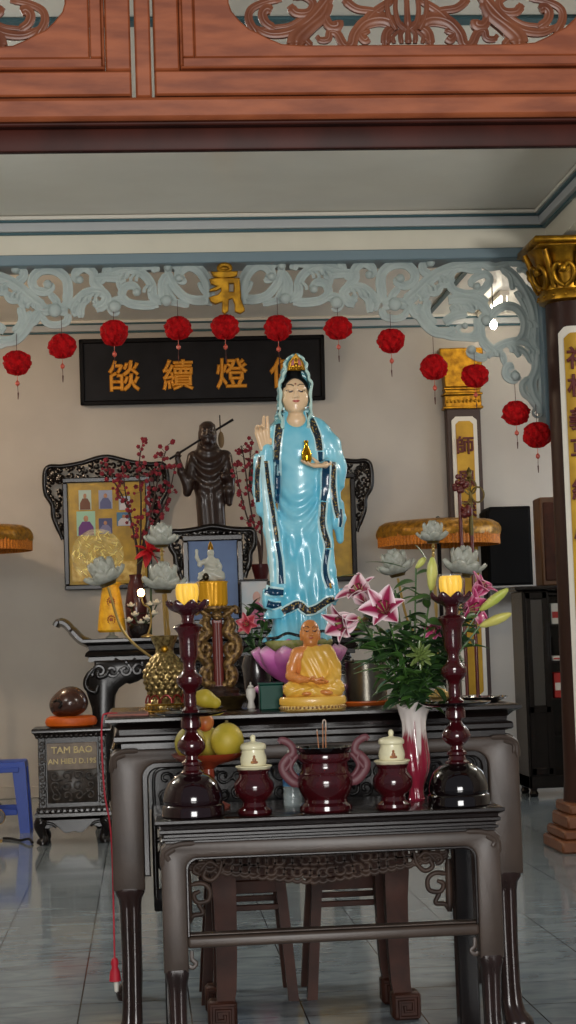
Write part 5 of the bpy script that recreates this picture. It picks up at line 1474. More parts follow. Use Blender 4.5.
def face_paint(tree, c, k, parent, u, lips=LIPS, urna=True):
    cx, cy, cz = c
    def pt(L): return [(cx+x*k, cz+z*k)+((w*k,) if True else ()) for x, z, w in L]
    b = M()
    for s in (1, -1): decal(tree, pt([(s*1.8, 8.9, .4), (s*4.6, 10.6, .75), (s*8.4, 10.2, .7), (s*10.4, 8.6, .3)]), 1, .12*k, .3*k, 16, 2, out=b)
    b.build('eyebrow', DARKLINE, parent, scale=u)
    b = M()
    for s in (1, -1): decal(tree, pt([(s*2.2, 4.4, .35), (s*5, 3.9, 1.15), (s*7.6, 4.5, .9), (s*9.2, 5.6, .3)]), 1, .12*k, .3*k, 16, 2, out=b)
    b.build('eyes', DARKLINE, parent, scale=u)
    b = M(); decal(tree, pt([(-3.6, -5.4, .3), (-1.6, -5.6, 1.1), (0, -5.9, 1.3), (1.6, -5.6, 1.1), (3.6, -5.4, .3)]), 1, .12*k, .3*k, 16, 3, out=b); b.build('lips', lips, parent, scale=u)
    if urna:
        b = M(); decal(tree, pt([(0, 10.6, .75), (0, 12.0, .75)]), 1, .15*k, .3*k, 4, 2, out=b); b.build('forehead_mark', mat('urna_red', (120, 30, 30), .4), parent, scale=u)

# ---------- the standing blue statue
KY_ = 7.78; uk = mpp(KY_); kb = at(299, 640, KY_)
def K2(px, py): return (px-299+.033*(640-py), 640-py)
def K3(px, py, y=0, r=None):
    a, b = K2(px, py); return (a, y, b) if r is None else (a, y, b, r)
LOTZ = kb.z
ky = thing('standing_goddess_statue', 'tall pale blue robed goddess statue standing on a pink lotus, one hand raised', 'statue', (kb.x, KY_, LOTZ))
ROBE = mat('glossy_pale_blue_robe', (88, 186, 214), .3, coat=.4, noise=(7, (148, 214, 230), 3))
PALE = mat('pale_ice_blue', (196, 230, 232), .28, coat=.4)
def speckle():
    m = bpy.data.materials.new('navy_gold_speckle'); m.use_nodes = True; nt = m.node_tree; b = nt.nodes['Principled BSDF']
    tc = nt.nodes.new('ShaderNodeTexCoord'); n = nt.nodes.new('ShaderNodeTexNoise'); n.inputs['Scale'].default_value = 130; n.inputs['Detail'].default_value = 2
    r = nt.nodes.new('ShaderNodeValToRGB'); r.color_ramp.elements[0].position = .54; r.color_ramp.elements[1].position = .66
    r.color_ramp.elements[0].color = lin((12, 34, 50)); r.color_ramp.elements[1].color = lin((168, 138, 66))
    nt.links.new(tc.outputs['Object'], n.inputs['Vector']); nt.links.new(n.outputs['Fac'], r.inputs[0]); nt.links.new(r.outputs[0], b.inputs['Base Color'])
    b.inputs['Roughness'].default_value = .3; return m
SPECK = speckle(); NAVY = mat('navy_trim', (10, 58, 88), .25, coat=.4)
def col_tab(T): # (py, left, right, ry, cy)
    return [(640-y, (K2(l, y)[0]+K2(r, y)[0])/2, cy, (r-l)/2, ry) for y, l, r, ry, cy in T]
# under skirt
S = Sculpt((-40, -30, -2), (42, 26, 52), .8)
S.column(col_tab([(640, 264, 333, 22, 0), (634, 267, 331, 21, 0), (620, 273, 327, 19, 0), (590, 277, 325, 17, 0)]), 1)
S.disp(lambda x, y, z: 1.3*np.sin(x*.40+.6*np.sin(z*.1))*np.exp(-((z-10)/26)**2)+.4*np.sin(x*.9+z*.06))
sk = S.mesh(); sk.build('under_skirt', ROBE, ky, sharp=0, scale=uk)
tsk = bvh(sk)
b = decal(tsk, [K2(266, 638)+(1.8,), K2(276, 637)+(1.6,), K2(286, 633)+(1.4,), K2(299, 636)+(1.5,), K2(312, 634)+(1.4,), K2(322, 632)+(1.4,), K2(332, 636)+(1.6,)], 1, .6, .6, 40, 3); b.build('skirt_hem', mat('black_hem', (16, 24, 30), .3), ky, scale=uk)
# outer robe with sleeves and hanging stole ends
S = Sculpt((-54, -34, 18), (56, 26, 236), .8)
S.column(col_tab([(622, 262, 338, 23, 0), (610, 266, 337, 22, 0), (596, 270, 335, 21, 0), (575, 273, 333, 20, 0), (550, 275, 331, 19, 0), (520, 277, 328, 18, 0), (495, 278, 326, 18, 0), (470, 278, 324, 18, 0), (450, 276, 327, 17, 0), (436, 272, 330, 15, 1), (426, 273, 328, 13, 2), (418, 279, 317, 10, 3), (410, 284, 306, 7.5, 3)]), 2)
# shoulders, arms
S.chain([K3(280, 428, 1, 9), K3(271, 446, 0, 10), K3(265, 470, -4, 10.5), K3(263, 494, -6, 9)], 5)
S.chain([K3(266, 490, -7, 9.5), K3(264, 468, -14, 8.5), K3(264.5, 450, -18, 6.5)], 4)
S.chain([K3(318, 428, 1, 9.5), K3(330, 446, 0, 11), K3(335, 468, -3, 11), K3(334, 486, -7, 10)], 5)
S.chain([K3(334, 476, -8, 10), K3(326, 468, -17, 7.5)], 4)
# left sleeve drop and stole
S.chain([K3(260, 460, -10, 7.5), K3(259, 490, -9, 7), K3(260, 510, -7, 4.5)], 4, sc=(1, 1, 1))
S.chain([K3(266, 500, -9, 8), K3(271, 530, -9, 8), K3(275, 560, -9, 7.5), K3(277, 586, -10, 7)], 5)
S.cap(K3(267, 592, -12), K3(283, 594, -14), 5.2, 4.6, 2); S.cap(K3(268, 604, -11), K3(284, 606, -13), 5, 4.4, 2); S.ell(K3(265, 599, -11), (4, 6, 8), 2)
# right sleeve drop and stole
S.chain([K3(329, 474, -14, 8), K3(332, 500, -11, 7.5), K3(337, 524, -8, 5.5), K3(340, 541, -5, 3.5)], 4)
S.chain([K3(323, 480, -14, 6), K3(323, 510, -13, 7), K3(325, 545, -11, 7), K3(328, 572, -11, 6.5), K3(333, 596, -10, 6.5)], 4)
S.chain([K3(339, 505, -6, 5), K3(341, 520, -5, 4.5), K3(340, 540, -4, 3.5)], 3)
S.cap(K3(330, 598, -11), K3(341, 594, -8), 5.5, 4, 3)
# chest opening for the neck
S.ell(K3(296, 418, -13), (10, 9.5, 9.5), 2, cut=True)
def folds(x, y, z):
    xc = x-1.5
    front = 1/(1+np.exp((y+2)*.6))
    inner = np.exp(-(xc/21)**6)
    xs = xc-2*np.sin(z*.05)
    u1 = np.sin((z-.05*xs*xs-.1*xs)*.42)*np.exp(-((z-128)/18)**2)*1.25
    u2 = np.sin((z-.02*xc*xc+.15*xc)*.33+1)*np.exp(-((z-178)/14)**2)*.55
    v = (1.0*np.sin((x+.30*z)*.34+1.2)+.5*np.sin((x-.12*z)*.55))*1.0/(1+np.exp((z-106)/9))
    side = np.sin(x*.7+.02*z)*.5*(1-inner)*(z < 190)
    diag = np.sin((z*.22+np.abs(xc)*.4))*.6*(1-inner)*(z > 150)
    return -(u1+u2+v)*inner*front*1.0-side-diag*.6
S.disp(folds)
hemx = np.array([-45, -34, -26, -18, -10, -2, 5, 14, 22, 28, 40]); hemz = np.array([26, 26, 26, 26, 31, 35, 27.5, 29, 33, 37, 38.])
clip(S, lambda x, y, z: (np.interp(x.ravel(), hemx, hemz).reshape(x.shape)-4.2-z)+0*y)
rb = S.mesh(); rb.build('robe', ROBE, ky, sharp=0, scale=uk)
tr = bvh(rb)
def trim(nm, pts, material, lift=.7, pale=0, n=40):
    if pale: decal(tr, [K2(x, y)+(w+pale,) for x, y, w in pts], 1, lift*.5, .8, n, 4).build(nm+'_edge', PALE, ky, scale=uk)
    decal(tr, [K2(x, y)+(w,) for x, y, w in pts], 1, lift, .8, n, 4).build(nm, material, ky, scale=uk)
trim('collar_band', [(280.5, 407, 2.4), (279, 424, 3.7), (277, 440, 3.6), (275.5, 460, 3.5)], SPECK, .9, 1.2)
trim('collar_band', [(307.5, 407, 2.4), (312, 424, 3.6), (317, 438, 3.5), (319, 452, 3.4)], SPECK, .9, 1.2)
trim('collar_band', [(275.5, 460, 3.6), (276, 482, 3.6), (276, 503, 2.6)], NAVY, .9, 1.6)
trim('collar_band', [(319.5, 453, 2.8), (320, 463, 2.5)], NAVY, .9, 1.2)
trim('stole_band', [(264, 462, 2.2), (267, 484, 2.4), (270.5, 505, 2.4), (273, 522, 2.4), (276, 542, 2.4)], SPECK, 1.0, 1.7)
trim('stole_band', [(276, 543, 2.4), (279, 562, 2.6), (280, 584, 2.8)], NAVY, 1.0, 1.7)
trim('sleeve_band', [(258, 457, 1.8), (256, 476, 2.4), (256.5, 502, 2.3)], SPECK, .8, 1)
trim('sleeve_lining', [(261, 456, 1.6), (261.5, 480, 1.6), (265, 520, 1.8), (270, 560, 2), (271, 582, 2)], PALE, .6)
trim('stole_curl', [(264, 589, 3.4), (272, 591.5, 3.8), (282, 592.5, 3)], NAVY, .8, 1.6)
trim('stole_curl', [(266, 603, 3.4), (273, 605, 3.2), (280, 604, 2)], NAVY, .8, 1.4)
trim('cuff_band', [(324.5, 463, 3.2), (324, 478, 3.7), (323.5, 492, 3.4), (322, 503, 2.9)], NAVY, .9, 1.4)
trim('cuff_band', [(332, 464, 2.3), (331.5, 480, 2.6), (332, 494, 2.7), (334, 508, 2.5), (337, 520, 2.2)], SPECK, .9, 1.4)
trim('stole_band', [(322, 504, 2.8), (321, 526, 3), (325.5, 543, 3), (326.5, 550, 2.8)], SPECK, 1.0, 1.6)
trim('stole_band', [(326, 551, 2.6), (323.5, 568, 2.4), (325, 580, 2.6), (329, 588, 3.2)], NAVY, 1.0, 1.6)
trim('sleeve_band', [(340, 511, 1.6), (340, 520, 2), (339, 529, 1.4)], NAVY, .8, 1)
trim('robe_hem', [(281, 612, 3), (288, 608.5, 3.5), (297, 605, 3.6), (305, 611.5, 3.6), (316, 609, 3.6), (326, 602.5, 3.4), (333, 601, 2.6)], SPECK, .9, 1.4, 60)
trim('gold_spot', [(328.5, 585, 1.2), (329.5, 590, 1.4)], GOLD, 1.8, 0, 8)
# head, neck and chest
hc = (K2(294.8, 396)[0], -1, K2(294.8, 396)[1])
S = Sculpt((-16, -24, 208), (22, 20, 272), .55)
head_sculpt(S, hc, 1.04, ears=False)
S.chain([(hc[0], 1, hc[2]-8, 7), (hc[0]+.3, 1, 226, 7.4), (hc[0]+.3, 1, 216, 9)], 3); S.ell((hc[0]+.4, -3.5, 219), (10.4, 9, 10), 3)
hm = S.mesh(); hm.build('head', SKIN, ky, sharp=0, scale=uk)
face_paint(bvh(hm), hc, 1.04, ky, uk)
# hair
S = Sculpt((-20, -24, 245), (24, 24, 296), .7)
S.ell((hc[0], 1.2, hc[2]+7.5), (14.6, 15.6, 16), 1); S.ell((hc[0], 2, hc[2]+24), (8, 8, 10), 4)
clip(S, lambda x, y, z: np.minimum((hc[2]+17.6-.075*(x-hc[0])**2)-z, -(y-1.0)*1.0)+0*x)
S.mesh().build('hair', HAIR, ky, sharp=0, scale=uk)
# hood: hollow veil open at the face
S = Sculpt((-30, -26, 206), (34, 26, 294), .7)
hood = [(425, 24, 14, 2), (416, 20, 13.5, 2), (408, 17.6, 14, 2), (398, 17.8, 17, 1), (388, 17.4, 18, 1), (378, 16.2, 18, 1), (368, 13.6, 16.5, 0), (360, 11.2, 13.5, 0), (355, 8, 10, 0), (352.4, 3.5, 5, 0)]
cx_ = lambda y: K2(294.6+(.4 if y < 380 else 0), y)[0]
S.column([(640-y, cx_(y), cy, rx, ry) for y, rx, ry, cy in hood], 1)
ow = [(430, 9), (420, 12.6), (411, 14), (400, 14.3), (386, 14.2), (378, 12), (370, 9.6), (362, 8.2), (357.5, 6), (354.5, 1)]
oz = np.array([640-y for y, w in ow][::1]); ww = np.array([w for y, w in ow])
xcz = np.array([cx_(y) for y, w in ow])
def opening(x, y, z):
    w = np.interp(z.ravel(), oz, ww).reshape(z.shape); xc = np.interp(z.ravel(), oz, xcz).reshape(z.shape)
    return -np.maximum(np.abs(x-xc)-w, y+1+0*x)      # cut where inside the opening
clip(S, opening)
S.disp(lambda x, y, z: .5*np.sin(z*.75+np.abs(x)*.3))
S.mesh().build('hood', mat('hood_teal', (92, 150, 156), .28, coat=.4), ky, sharp=0, scale=uk)
m = M()
for s in (1, -1):
    pts = [(cx_(y)+s*(w+1.2+.8*math.sin(i*2.4)), -7-(5 if 362 < y < 412 else 0)*1.0-(2 if y > 380 else 0), 640-y) for i, (y, w) in enumerate(ow[1:])]
    pts = [(cx_(430)+s*12, -12, 211)]+pts
    c = catmull(pts, 60)
    c[:, 0] += s*.7*np.sin(np.arange(60)*.75)
    m.tube(c, [1.5+.35*math.sin(i*.9) for i in range(60)], 8, flat=1.4, up=(0, 1, 0))
m.build('hood_edge', mat('hood_pale_edge', (190, 222, 214), .3, coat=.3), ky, scale=uk)
# crown
cz_ = K2(295, 371)[1]; cxw = cx_(368)
m = M(); m.prism([(cxw-8.5, cz_), (cxw+8.5, cz_), (cxw+6.5, cz_+8), (cxw+3, cz_+13.5), (cxw, cz_+16.5), (cxw-3, cz_+13.5), (cxw-6.5, cz_+8)], -15.5, -13, .8)
for x, z, r in ((0, 5, 2.2), (0, 10.5, 1.6), (-5, 2.2, 1.6), (5, 2.2, 1.6), (0, 1.5, 1.6), (-2.6, 2, 1.3), (2.6, 2, 1.3)): m.blob((cxw+x, -15.8, cz_+z), (r, 1.2, r*1.2), 10)
m.tube([(cxw-8.5, -15, cz_), (cxw-6.5, -15.4, cz_+8), (cxw, -15.6, cz_+16.4), (cxw+6.5, -15.4, cz_+8), (cxw+8.5, -15, cz_)], .9, 6)
m.build('crown', GOLD, ky, scale=uk)
m = M()
for s in (1, -1): m.prism([(cxw+s*1.6, cz_+5), (cxw+s*5.8, cz_+4.2), (cxw+s*4.6, cz_+9), (cxw+s*2, cz_+12.4)][::s], -16.4, -15, .4)
m.build('crown_jewel', mat('crown_red', (150, 34, 20), .2, coat=.6), ky, scale=uk)
# hands
wl = K3(264, 449, -19)
S = Sculpt((-60, -44, 182), (-22, 0, 240), .42)
S.chain([(wl[0]+.2, -17, wl[2]-8, 4.4), (wl[0], -19, wl[2]+1, 3.6)], 1)
hand(S, (wl[0]-.2, -19.5, wl[2]), (-.16, -.05, 1), (.35, -1, .05), 33, curl=(.12, .22, .75, .55), spread=.06, thumb=1, k=1, tcurl=.7)
S.mesh().build('raised_hand', SKIN, ky, sharp=0, scale=uk)
wr = K3(323, 467, -24)
S = Sculpt((-12, -46, 158), (36, -8, 192), .42)
S.chain([(wr[0]+4, -21, wr[2], 4), (wr[0], -24, wr[2]-.5, 3.4)], 1)
hand(S, (wr[0], -24.5, wr[2]-.8), (-1, -.25, -.02), (-.05, -.25, 1), 26, curl=(.25, .25, .25, .3), spread=.12, thumb=1, k=1, tcurl=.8)
S.mesh().build('offering_hand', SKIN, ky, sharp=0, scale=uk)
bx, bz = K2(304.5, 465)
M().lathe([(0, 0), (3.6, 0), (4.3, 1), (5.3, 5), (5.2, 9), (3.8, 13), (2.1, 16.5), (2, 20), (2.6, 21), (2.1, 22.4), (0, 22.8)], 28, c=(bx, -27.5, bz-.5)).build('gold_bottle', mat('polished_gold', (222, 170, 40), .14, metal=1), ky, scale=uk)

# lotus pedestal, part of the statue
lh = (LOTZ-BZ)/uk
PET = mat_uv('lotus_petal_pink', [(0, (232, 196, 222)), (.3, (206, 110, 182)), (.7, (196, 96, 172)), (.93, (222, 140, 196)), (1, (236, 190, 214))], .3, axis=0, coat=.4)
m = M(); m.lathe([(14, -22), (27, -10), (33, -5), (34, -2), (33, .2), (0, .2)], 48, sy=.75); m.build('lotus_pod', mat('lotus_pod_green', (128, 138, 62), .5, noise=(40, (168, 162, 110))), ky, scale=uk)
m = M(); m.lathe([(0, -lh), (26, -lh), (28, -lh+2), (27, -lh+7), (20, -lh+12), (16, -lh+20), (18, -18), (0, -18)], 48, sy=.85); m.build('pedestal', mat('lotus_pedestal_pink', (140, 70, 118), .35, coat=.3), ky, scale=uk)
for L, W, a0, a1, z, base, angs in ((54, 27, .30, 1.15, -44, 8, (-128, -92, -58, -26, 26, 58, 92, 128)), (40, 21, .0, .55, -58, 10, (-100, -64, -32, 0, 32, 64, 100)), (38, 20, .95, 1.45, -34, 12, (-75, -40, 0, 40, 75))):
    for a in angs:
        m = M(); m.sheet(big_petal(L, W, a0, a1, base), 18, 11, th=1.0, xf=Matrix.Translation((0, 0, max(z, -lh+4))) @ Matrix.Rotation(math.radians(a), 4, 'Z'))
        m.v = [(x_, y_*.85, z_) for x_, y_, z_ in m.v]
        m.build('lotus_petal', PET, ky, sharp=0, scale=uk)

# ---------- seated monk figure
MY = 7.32; um = mpp(MY); mb = at(313, 711, MY)
def Q2(px, py): return (px-313+.033*(711-py), 711-py)
def Q3(px, py, y=0, r=None):
    a, b = Q2(px, py); return (a, y, b) if r is None else (a, y, b, r)
mk = thing('seated_monk_figure', 'small seated monk figure in yellow robe, bare shoulder, in front of the blue statue', 'statue', (mb.x, MY, BZ))
MSK = mat('monk_skin_paint', (206, 130, 66), .34, coat=.15, noise=(12, (214, 138, 74))); MRB = mat('monk_robe_yellow', (222, 170, 62), .36, coat=.15, noise=(8, (228, 182, 84)))
S = Sculpt((-40, -28, 8), (40, 26, 94), .55)
T = [(692, 296, 330, 14), (682, 297, 331, 12.5), (670, 297, 331, 12), (660, 295, 333, 11.5), (653, 296, 331, 10), (648, 301, 323, 7.5)]
S.column([(711-y, Q2((l+r)/2, y)[0], 2, (r-l)/2, ry) for y, l, r, ry in T], 3)
S.chain([Q3(310.5, 650, 1, 7), Q3(310, 640, -1, 5.6)], 3)
S.ell(Q3(298, 655, 1), (6.5, 6.5, 6.5), 3)
S.chain([Q3(296.5, 656, 0, 6), Q3(292, 668, -1, 5.4), Q3(290.5, 677, -3, 5)], 2); S.chain([Q3(290.5, 677, -3, 4.9), Q3(298, 680, -11, 4), Q3(306, 681, -15, 3)], 1.5)
hcm = (Q2(310, 636)[0], -2, Q2(310, 636)[1]); head_sculpt(S, hcm, .70)
hand(S, Q3(306, 681, -15.5), (1, -.15, -.12), (-.1, .35, 1), 17, curl=(.25, .25, .25, .25), spread=.08, thumb=1, k=.7)
hand(S, Q3(326, 684, -15), (-1, -.2, -.05), (-.1, .3, 1), 16, curl=(.25, .25, .25, .25), spread=.08, thumb=-1, k=.7)
# crossed shins and feet
S.ell(Q3(325, 694, -17), (6.5, 3.6, 2.6), 2, rot=-.15); S.ell(Q3(306, 694.5, -15), (6, 4.5, 2.4), 2)
bm_k = S.mesh(); bm_k.build('body', MSK, mk, sharp=0, scale=um)
face_paint(bvh(bm_k), hcm, .70, mk, um, mat('monk_lips', (170, 78, 52), .4), urna=False)
S = Sculpt((-40, -28, 8), (40, 26, 70), .6)
S.column([(711-y, Q2((l+r)/2+.5, y)[0], 2, (r-l)/2+1.8, ry+1.8) for y, l, r, ry in T], 3)
S.ell(Q3(326, 654, 1), (7.6, 8.4, 7.2), 3)
lx = np.array([0, 14, 22, 30, 50, 58, 66]); lv = np.array([-50, -40, -13, -12.5, -10.5, -7.5, -2.])
clip(S, lambda x, y, z: np.interp(z.ravel(), lx, lv).reshape(z.shape)-x+0*y-np.where(y > 8, 20, 0)*0)
S.chain([Q3(328, 656, 0, 7.2), Q3(333.5, 668, -1, 7), Q3(334, 677, -4, 7)], 2.5); S.chain([Q3(334, 677, -4, 6.6), Q3(329, 683, -11, 5.2)], 2.5)
S.chain([Q3(300, 690, 2, 9), Q3(291, 690.5, -7, 8)], 3); S.chain([Q3(291, 691, -7, 7.6), Q3(312, 692.5, -14, 5.4)], 3); S.chain([Q3(327, 690, 2, 9), Q3(335.5, 690, -7, 8)], 3); S.chain([Q3(335.5, 691, -7, 7.6), Q3(316, 694, -13, 5)], 3)
S.ell(Q3(313, 692, -3), (24, 13, 7), 3)
S.disp(lambda x, y, z: .32*np.sin((x*.85+z*.42))*(z > 22)+.36*np.sin(z*1.0+np.abs(x-2)*.45+y*.3)*(z <= 22))
S.half(2, 12.6, -1)
S.mesh().build('robe', MRB, mk, sharp=0, scale=um)
m = M(); m.lathe([(32, 0), (33, 1), (33, 3.5), (32, 4.5)], 64, sy=.62); m.build('base_band', mat('gold_white_band', (226, 196, 120), .4, noise=(110, (168, 120, 50))), mk, scale=um)
m = M(); m.lathe([(32, 4.5), (33.5, 6), (33.5, 11), (32, 13), (0, 13.2)], 64, sy=.62); m.build('cushion', MRB, mk, scale=um)
m = M()
for k in range(26):
    a = PI+PI*k/25; m.blob((33*math.cos(a), 33*.62*math.sin(a), 2.4), (1.1, .8, 1.3), 8)
m.build('base_petals', mat('base_brown_spots', (120, 84, 40), .4), mk, scale=um)

# ---------- dark wooden statue carrying a staff
WY = 16.22; uw = mpp(WY); wx = at(211, 528, WY)
def W2(px, py): return (px-211+.033*(528-py), 528-py)
def W3(px, py, y=0, r=None):
    a, b = W2(px, py); return (a, y, b) if r is None else (a, y, b, r)
ws = thing('wooden_patriarch_statue', 'dark brown wooden statue of a bearded robed monk with a staff over the shoulder', 'statue', (wx.x, WY, PZ1))
WOODST = mat('dark_statue_wood', (42, 26, 20), .3, coat=.15, noise=(12, (42, 26, 22)))
S = Sculpt((-40, -20, -1), (26, 20, 116), .6)
S.column([(528-y, W2((l+r)/2, y)[0], 0, (r-l)/2, ry) for y, l, r, ry in ((529, 197, 226, 11), (510, 195.5, 225, 11), (492, 194, 226, 11.5), (475, 193, 226, 12), (460, 190, 227, 11), (450, 192, 224, 9.5), (444, 199, 217, 7))], 2)
S.disp(lambda x, y, z: -(np.sin((z-.05*x*x)*.5)*np.exp(-((z-62)/24)**2)*.9+np.sin(x*.6+z*.03)*.8/(1+np.exp((z-42)/6))))
# her arm to the viewer's left goes up to the staff, sleeve hanging
S.chain([W3(193, 455, 0, 6.5), W3(188, 478, -3, 6), W3(187, 490, -4, 4.4)], 3); S.chain([W3(188, 486, -5, 4.4), W3(181, 470, -8, 4), W3(177, 456, -9, 2.8)], 2)
S.chain([W3(225, 455, 0, 7), W3(229, 474, -3, 6), W3(229, 490, -4, 5), W3(229, 502, -4, 3)], 3); S.chain([W3(227, 478, -5, 5), W3(223, 476, -10, 3.6)], 2)
hand(S, W3(177, 456.5, -9.5), (.1, -.1, 1), (.4, -1, 0), 9, curl=(1.0, 1.1, 1.1, 1.0), thumb=1, k=.6); S.ell(W3(177.5, 452, -10), (2.6, 2.8, 3), .8)
hand(S, W3(223, 477, -10), (-.1, -.4, 1), (-1, -.4, 0), 9, curl=(.6, .7, .8, .8), thumb=-1, k=.6)
# head with beard and robe hood
hw_ = (W2(207, 432)[0], -4.5, W2(207, 432)[1])
head_sculpt(S, hw_, .62, ears=True)
S.chain([(hw_[0], 0, hw_[2]-8, 5), (hw_[0]+.5, 0, hw_[2]-16, 6)], 2)
S.ell((hw_[0], -6.5, hw_[2]-8.5), (6, 4, 6), 1.5); S.ell((hw_[0], -6, hw_[2]-14), (3.8, 3, 4), 1.5); S.ell((hw_[0]-6, -2, hw_[2]-6), (2.4, 4, 6), 1); S.ell((hw_[0]+6, -2, hw_[2]-6), (2.4, 4, 6), 1)
S.column([(528-y, W2(207, y)[0]+s_, 4, rx, ry) for y, rx, ry, s_ in ((450, 13, 8, 1), (440, 9.6, 8, 0), (430, 9.2, 9.4, 0), (422, 8, 8.6, 0), (418.5, 4, 5, 0))], 2)
S.half(2, 0.0, -1)
S.mesh().build('body', WOODST, ws, sharp=0, scale=uw)
m = M(); m.tube([W3(169, 457, -12), W3(200, 437.5, -6), W3(216, 427, 3), W3(233, 416.5, 8)], [1.2, 1.1, 1.1, 1.4], 8); m.tube([W3(219.5, 412, 5), W3(220, 424, 5)], .7, 6); m.build('staff', HAIR, ws, scale=uw)
m = M(); m.tube([W3(220, 426, 5), W3(220.5, 430, 5)], .5, 6); S2 = W3(221, 437, 5); m.blob(S2, (3.1, 1.4, 8.5), 14); m.build('sandal', mat('straw_sandal', (128, 104, 72), .7), ws, scale=uw)
# ------------------------------------------------------------------ lilies in the pink and white vase
VY = 6.76; uvs = mpp(VY); vb = at(417, 805, VY)
def vase_mat():
    m = bpy.data.materials.new('dripped_pink_white_glaze'); m.use_nodes = True; nt = m.node_tree; b = nt.nodes['Principled BSDF']
    tc = nt.nodes.new('ShaderNodeTexCoord'); sp = nt.nodes.new('ShaderNodeSeparateXYZ'); nt.links.new(tc.outputs['Object'], sp.inputs[0])
    n = nt.nodes.new('ShaderNodeTexNoise'); n.inputs['Scale'].default_value = 60; mp = nt.nodes.new('ShaderNodeMapping'); mp.inputs['Scale'].default_value = (1, 1, .06)
    nt.links.new(tc.outputs['Object'], mp.inputs[0]); nt.links.new(mp.outputs[0], n.inputs['Vector'])
    ma = nt.nodes.new('ShaderNodeMath'); ma.operation = 'MULTIPLY_ADD'; ma.inputs[1].default_value = .36; nt.links.new(n.outputs['Fac'], ma.inputs[0]); nt.links.new(sp.outputs[2], ma.inputs[2])
    r = nt.nodes.new('ShaderNodeMapRange'); r.inputs[1].default_value = .40; r.inputs[2].default_value = .45; nt.links.new(ma.outputs[0], r.inputs[0])
    mx = nt.nodes.new('ShaderNodeMix'); mx.data_type = 'RGBA'; mx.inputs[6].default_value = lin((134, 34, 54)); mx.inputs[7].default_value = lin((216, 206, 200))
    nt.links.new(r.outputs[0], mx.inputs[0]); nt.links.new(mx.outputs[2], b.inputs['Base Color']); b.inputs['Roughness'].default_value = .12; b.inputs['Coat Weight'].default_value = .6
    return m
vs_t = thing('lily_vase', 'fluted vase dripping from white to pink, holding lilies right of the jar', 'vase', (vb.x, VY, FZ))
prof = [(0, 0), (7.5, 0), (8.2, 2), (7, 8), (7.5, 14), (9.5, 20), (13, 29), (14.4, 38), (14.2, 46), (13, 58), (11.8, 70), (12, 78), (13.5, 86), (16, 92), (18, 96), (17, 96), (14.5, 91), (12, 84), (10.5, 70), (0, 60)]
m = M(); m.lathe(lp(prof, uvs), 64, mod=lambda a, z, r: r*(1+(.045*math.cos(10*a+z*18) if z < 84*uvs else .07*math.cos(4*a)))); m.v = [(x, y, z+(.010*math.cos(4*math.atan2(y, x)) if z > 88*uvs else 0)) for x, y, z in m.v]
m.build('body', vase_mat(), vs_t)
m = M(); m.tube([(8.2*uvs*math.cos(a), 8.2*uvs*math.sin(a), 2*uvs) for a in np.linspace(0, 2*PI, 33)[:-1]], .8*uvs, 8, closed=True); m.build('foot', mat('vase_deep_pink', (140, 36, 58), .15, coat=.6), vs_t)

LEAF = mat('leaf_green', (70, 104, 44), .4, noise=(22, (48, 82, 34)), coat=.1); LEAFD = mat('leaf_dark_green', (46, 74, 36), .4, noise=(20, (24, 46, 24))); LEAFP = mat('leaf_grey_green', (110, 132, 84), .5)
BUD = mat('lily_bud_green', (178, 190, 84), .4, noise=(14, (206, 204, 120))); BUDY = mat('lily_bud_cream', (222, 212, 124), .4, noise=(12, (196, 190, 90)))
LILY = mat_uv('lily_petal', [(0, (244, 226, 226)), (.16, (236, 196, 206)), (.36, (150, 24, 72)), (.64, (150, 24, 72)), (.84, (236, 196, 206)), (1, (244, 226, 226))], .4, axis=1, sss=.1)
LILYB = mat_uv('lily_petal_deep', [(0, (222, 150, 176)), (.2, (190, 66, 116)), (.5, (150, 30, 80)), (.8, (190, 66, 116)), (1, (222, 150, 176))], .4, axis=1, sss=.1)
STAM = mat('stamen_pale_green', (170, 176, 110), .5); ANTH = mat('anther_brown', (92, 34, 30), .6)
def lily_petal(L, W, open_, recurve):
    N = 20; r = [0.0]; z = [0.0]
    for i in range(N):
        t = i/N; ang = PI/2-open_*min(1, t*1.6)-recurve*max(0, t-.45)**1.3*2.4
        r.append(r[-1]+L/N*math.cos(ang)); z.append(z[-1]+L/N*math.sin(ang))
    def fn(a, b):
        s = (b-.5)*2; q = a*N; i = min(int(q), N-1); f_ = q-i
        w = W*math.sin(PI*min(1, a**.85*.93+.07))**.8
        rr_ = r[i]*(1-f_)+r[i+1]*f_; zz = z[i]*(1-f_)+z[i+1]*f_
        return (s*w, -(rr_ + .12*W*(1-abs(s))*0 - .22*W*s*s*0) - .0, zz+.35*W*s*s*(1-.6*a)+.06*W*math.sin(a*14)*s*s)
    return fn
def frame_to(d):
    """rotation taking +Z to direction d"""
    return Vector((0, 0, 1)).rotation_difference(Vector(d)).to_matrix().to_4x4()
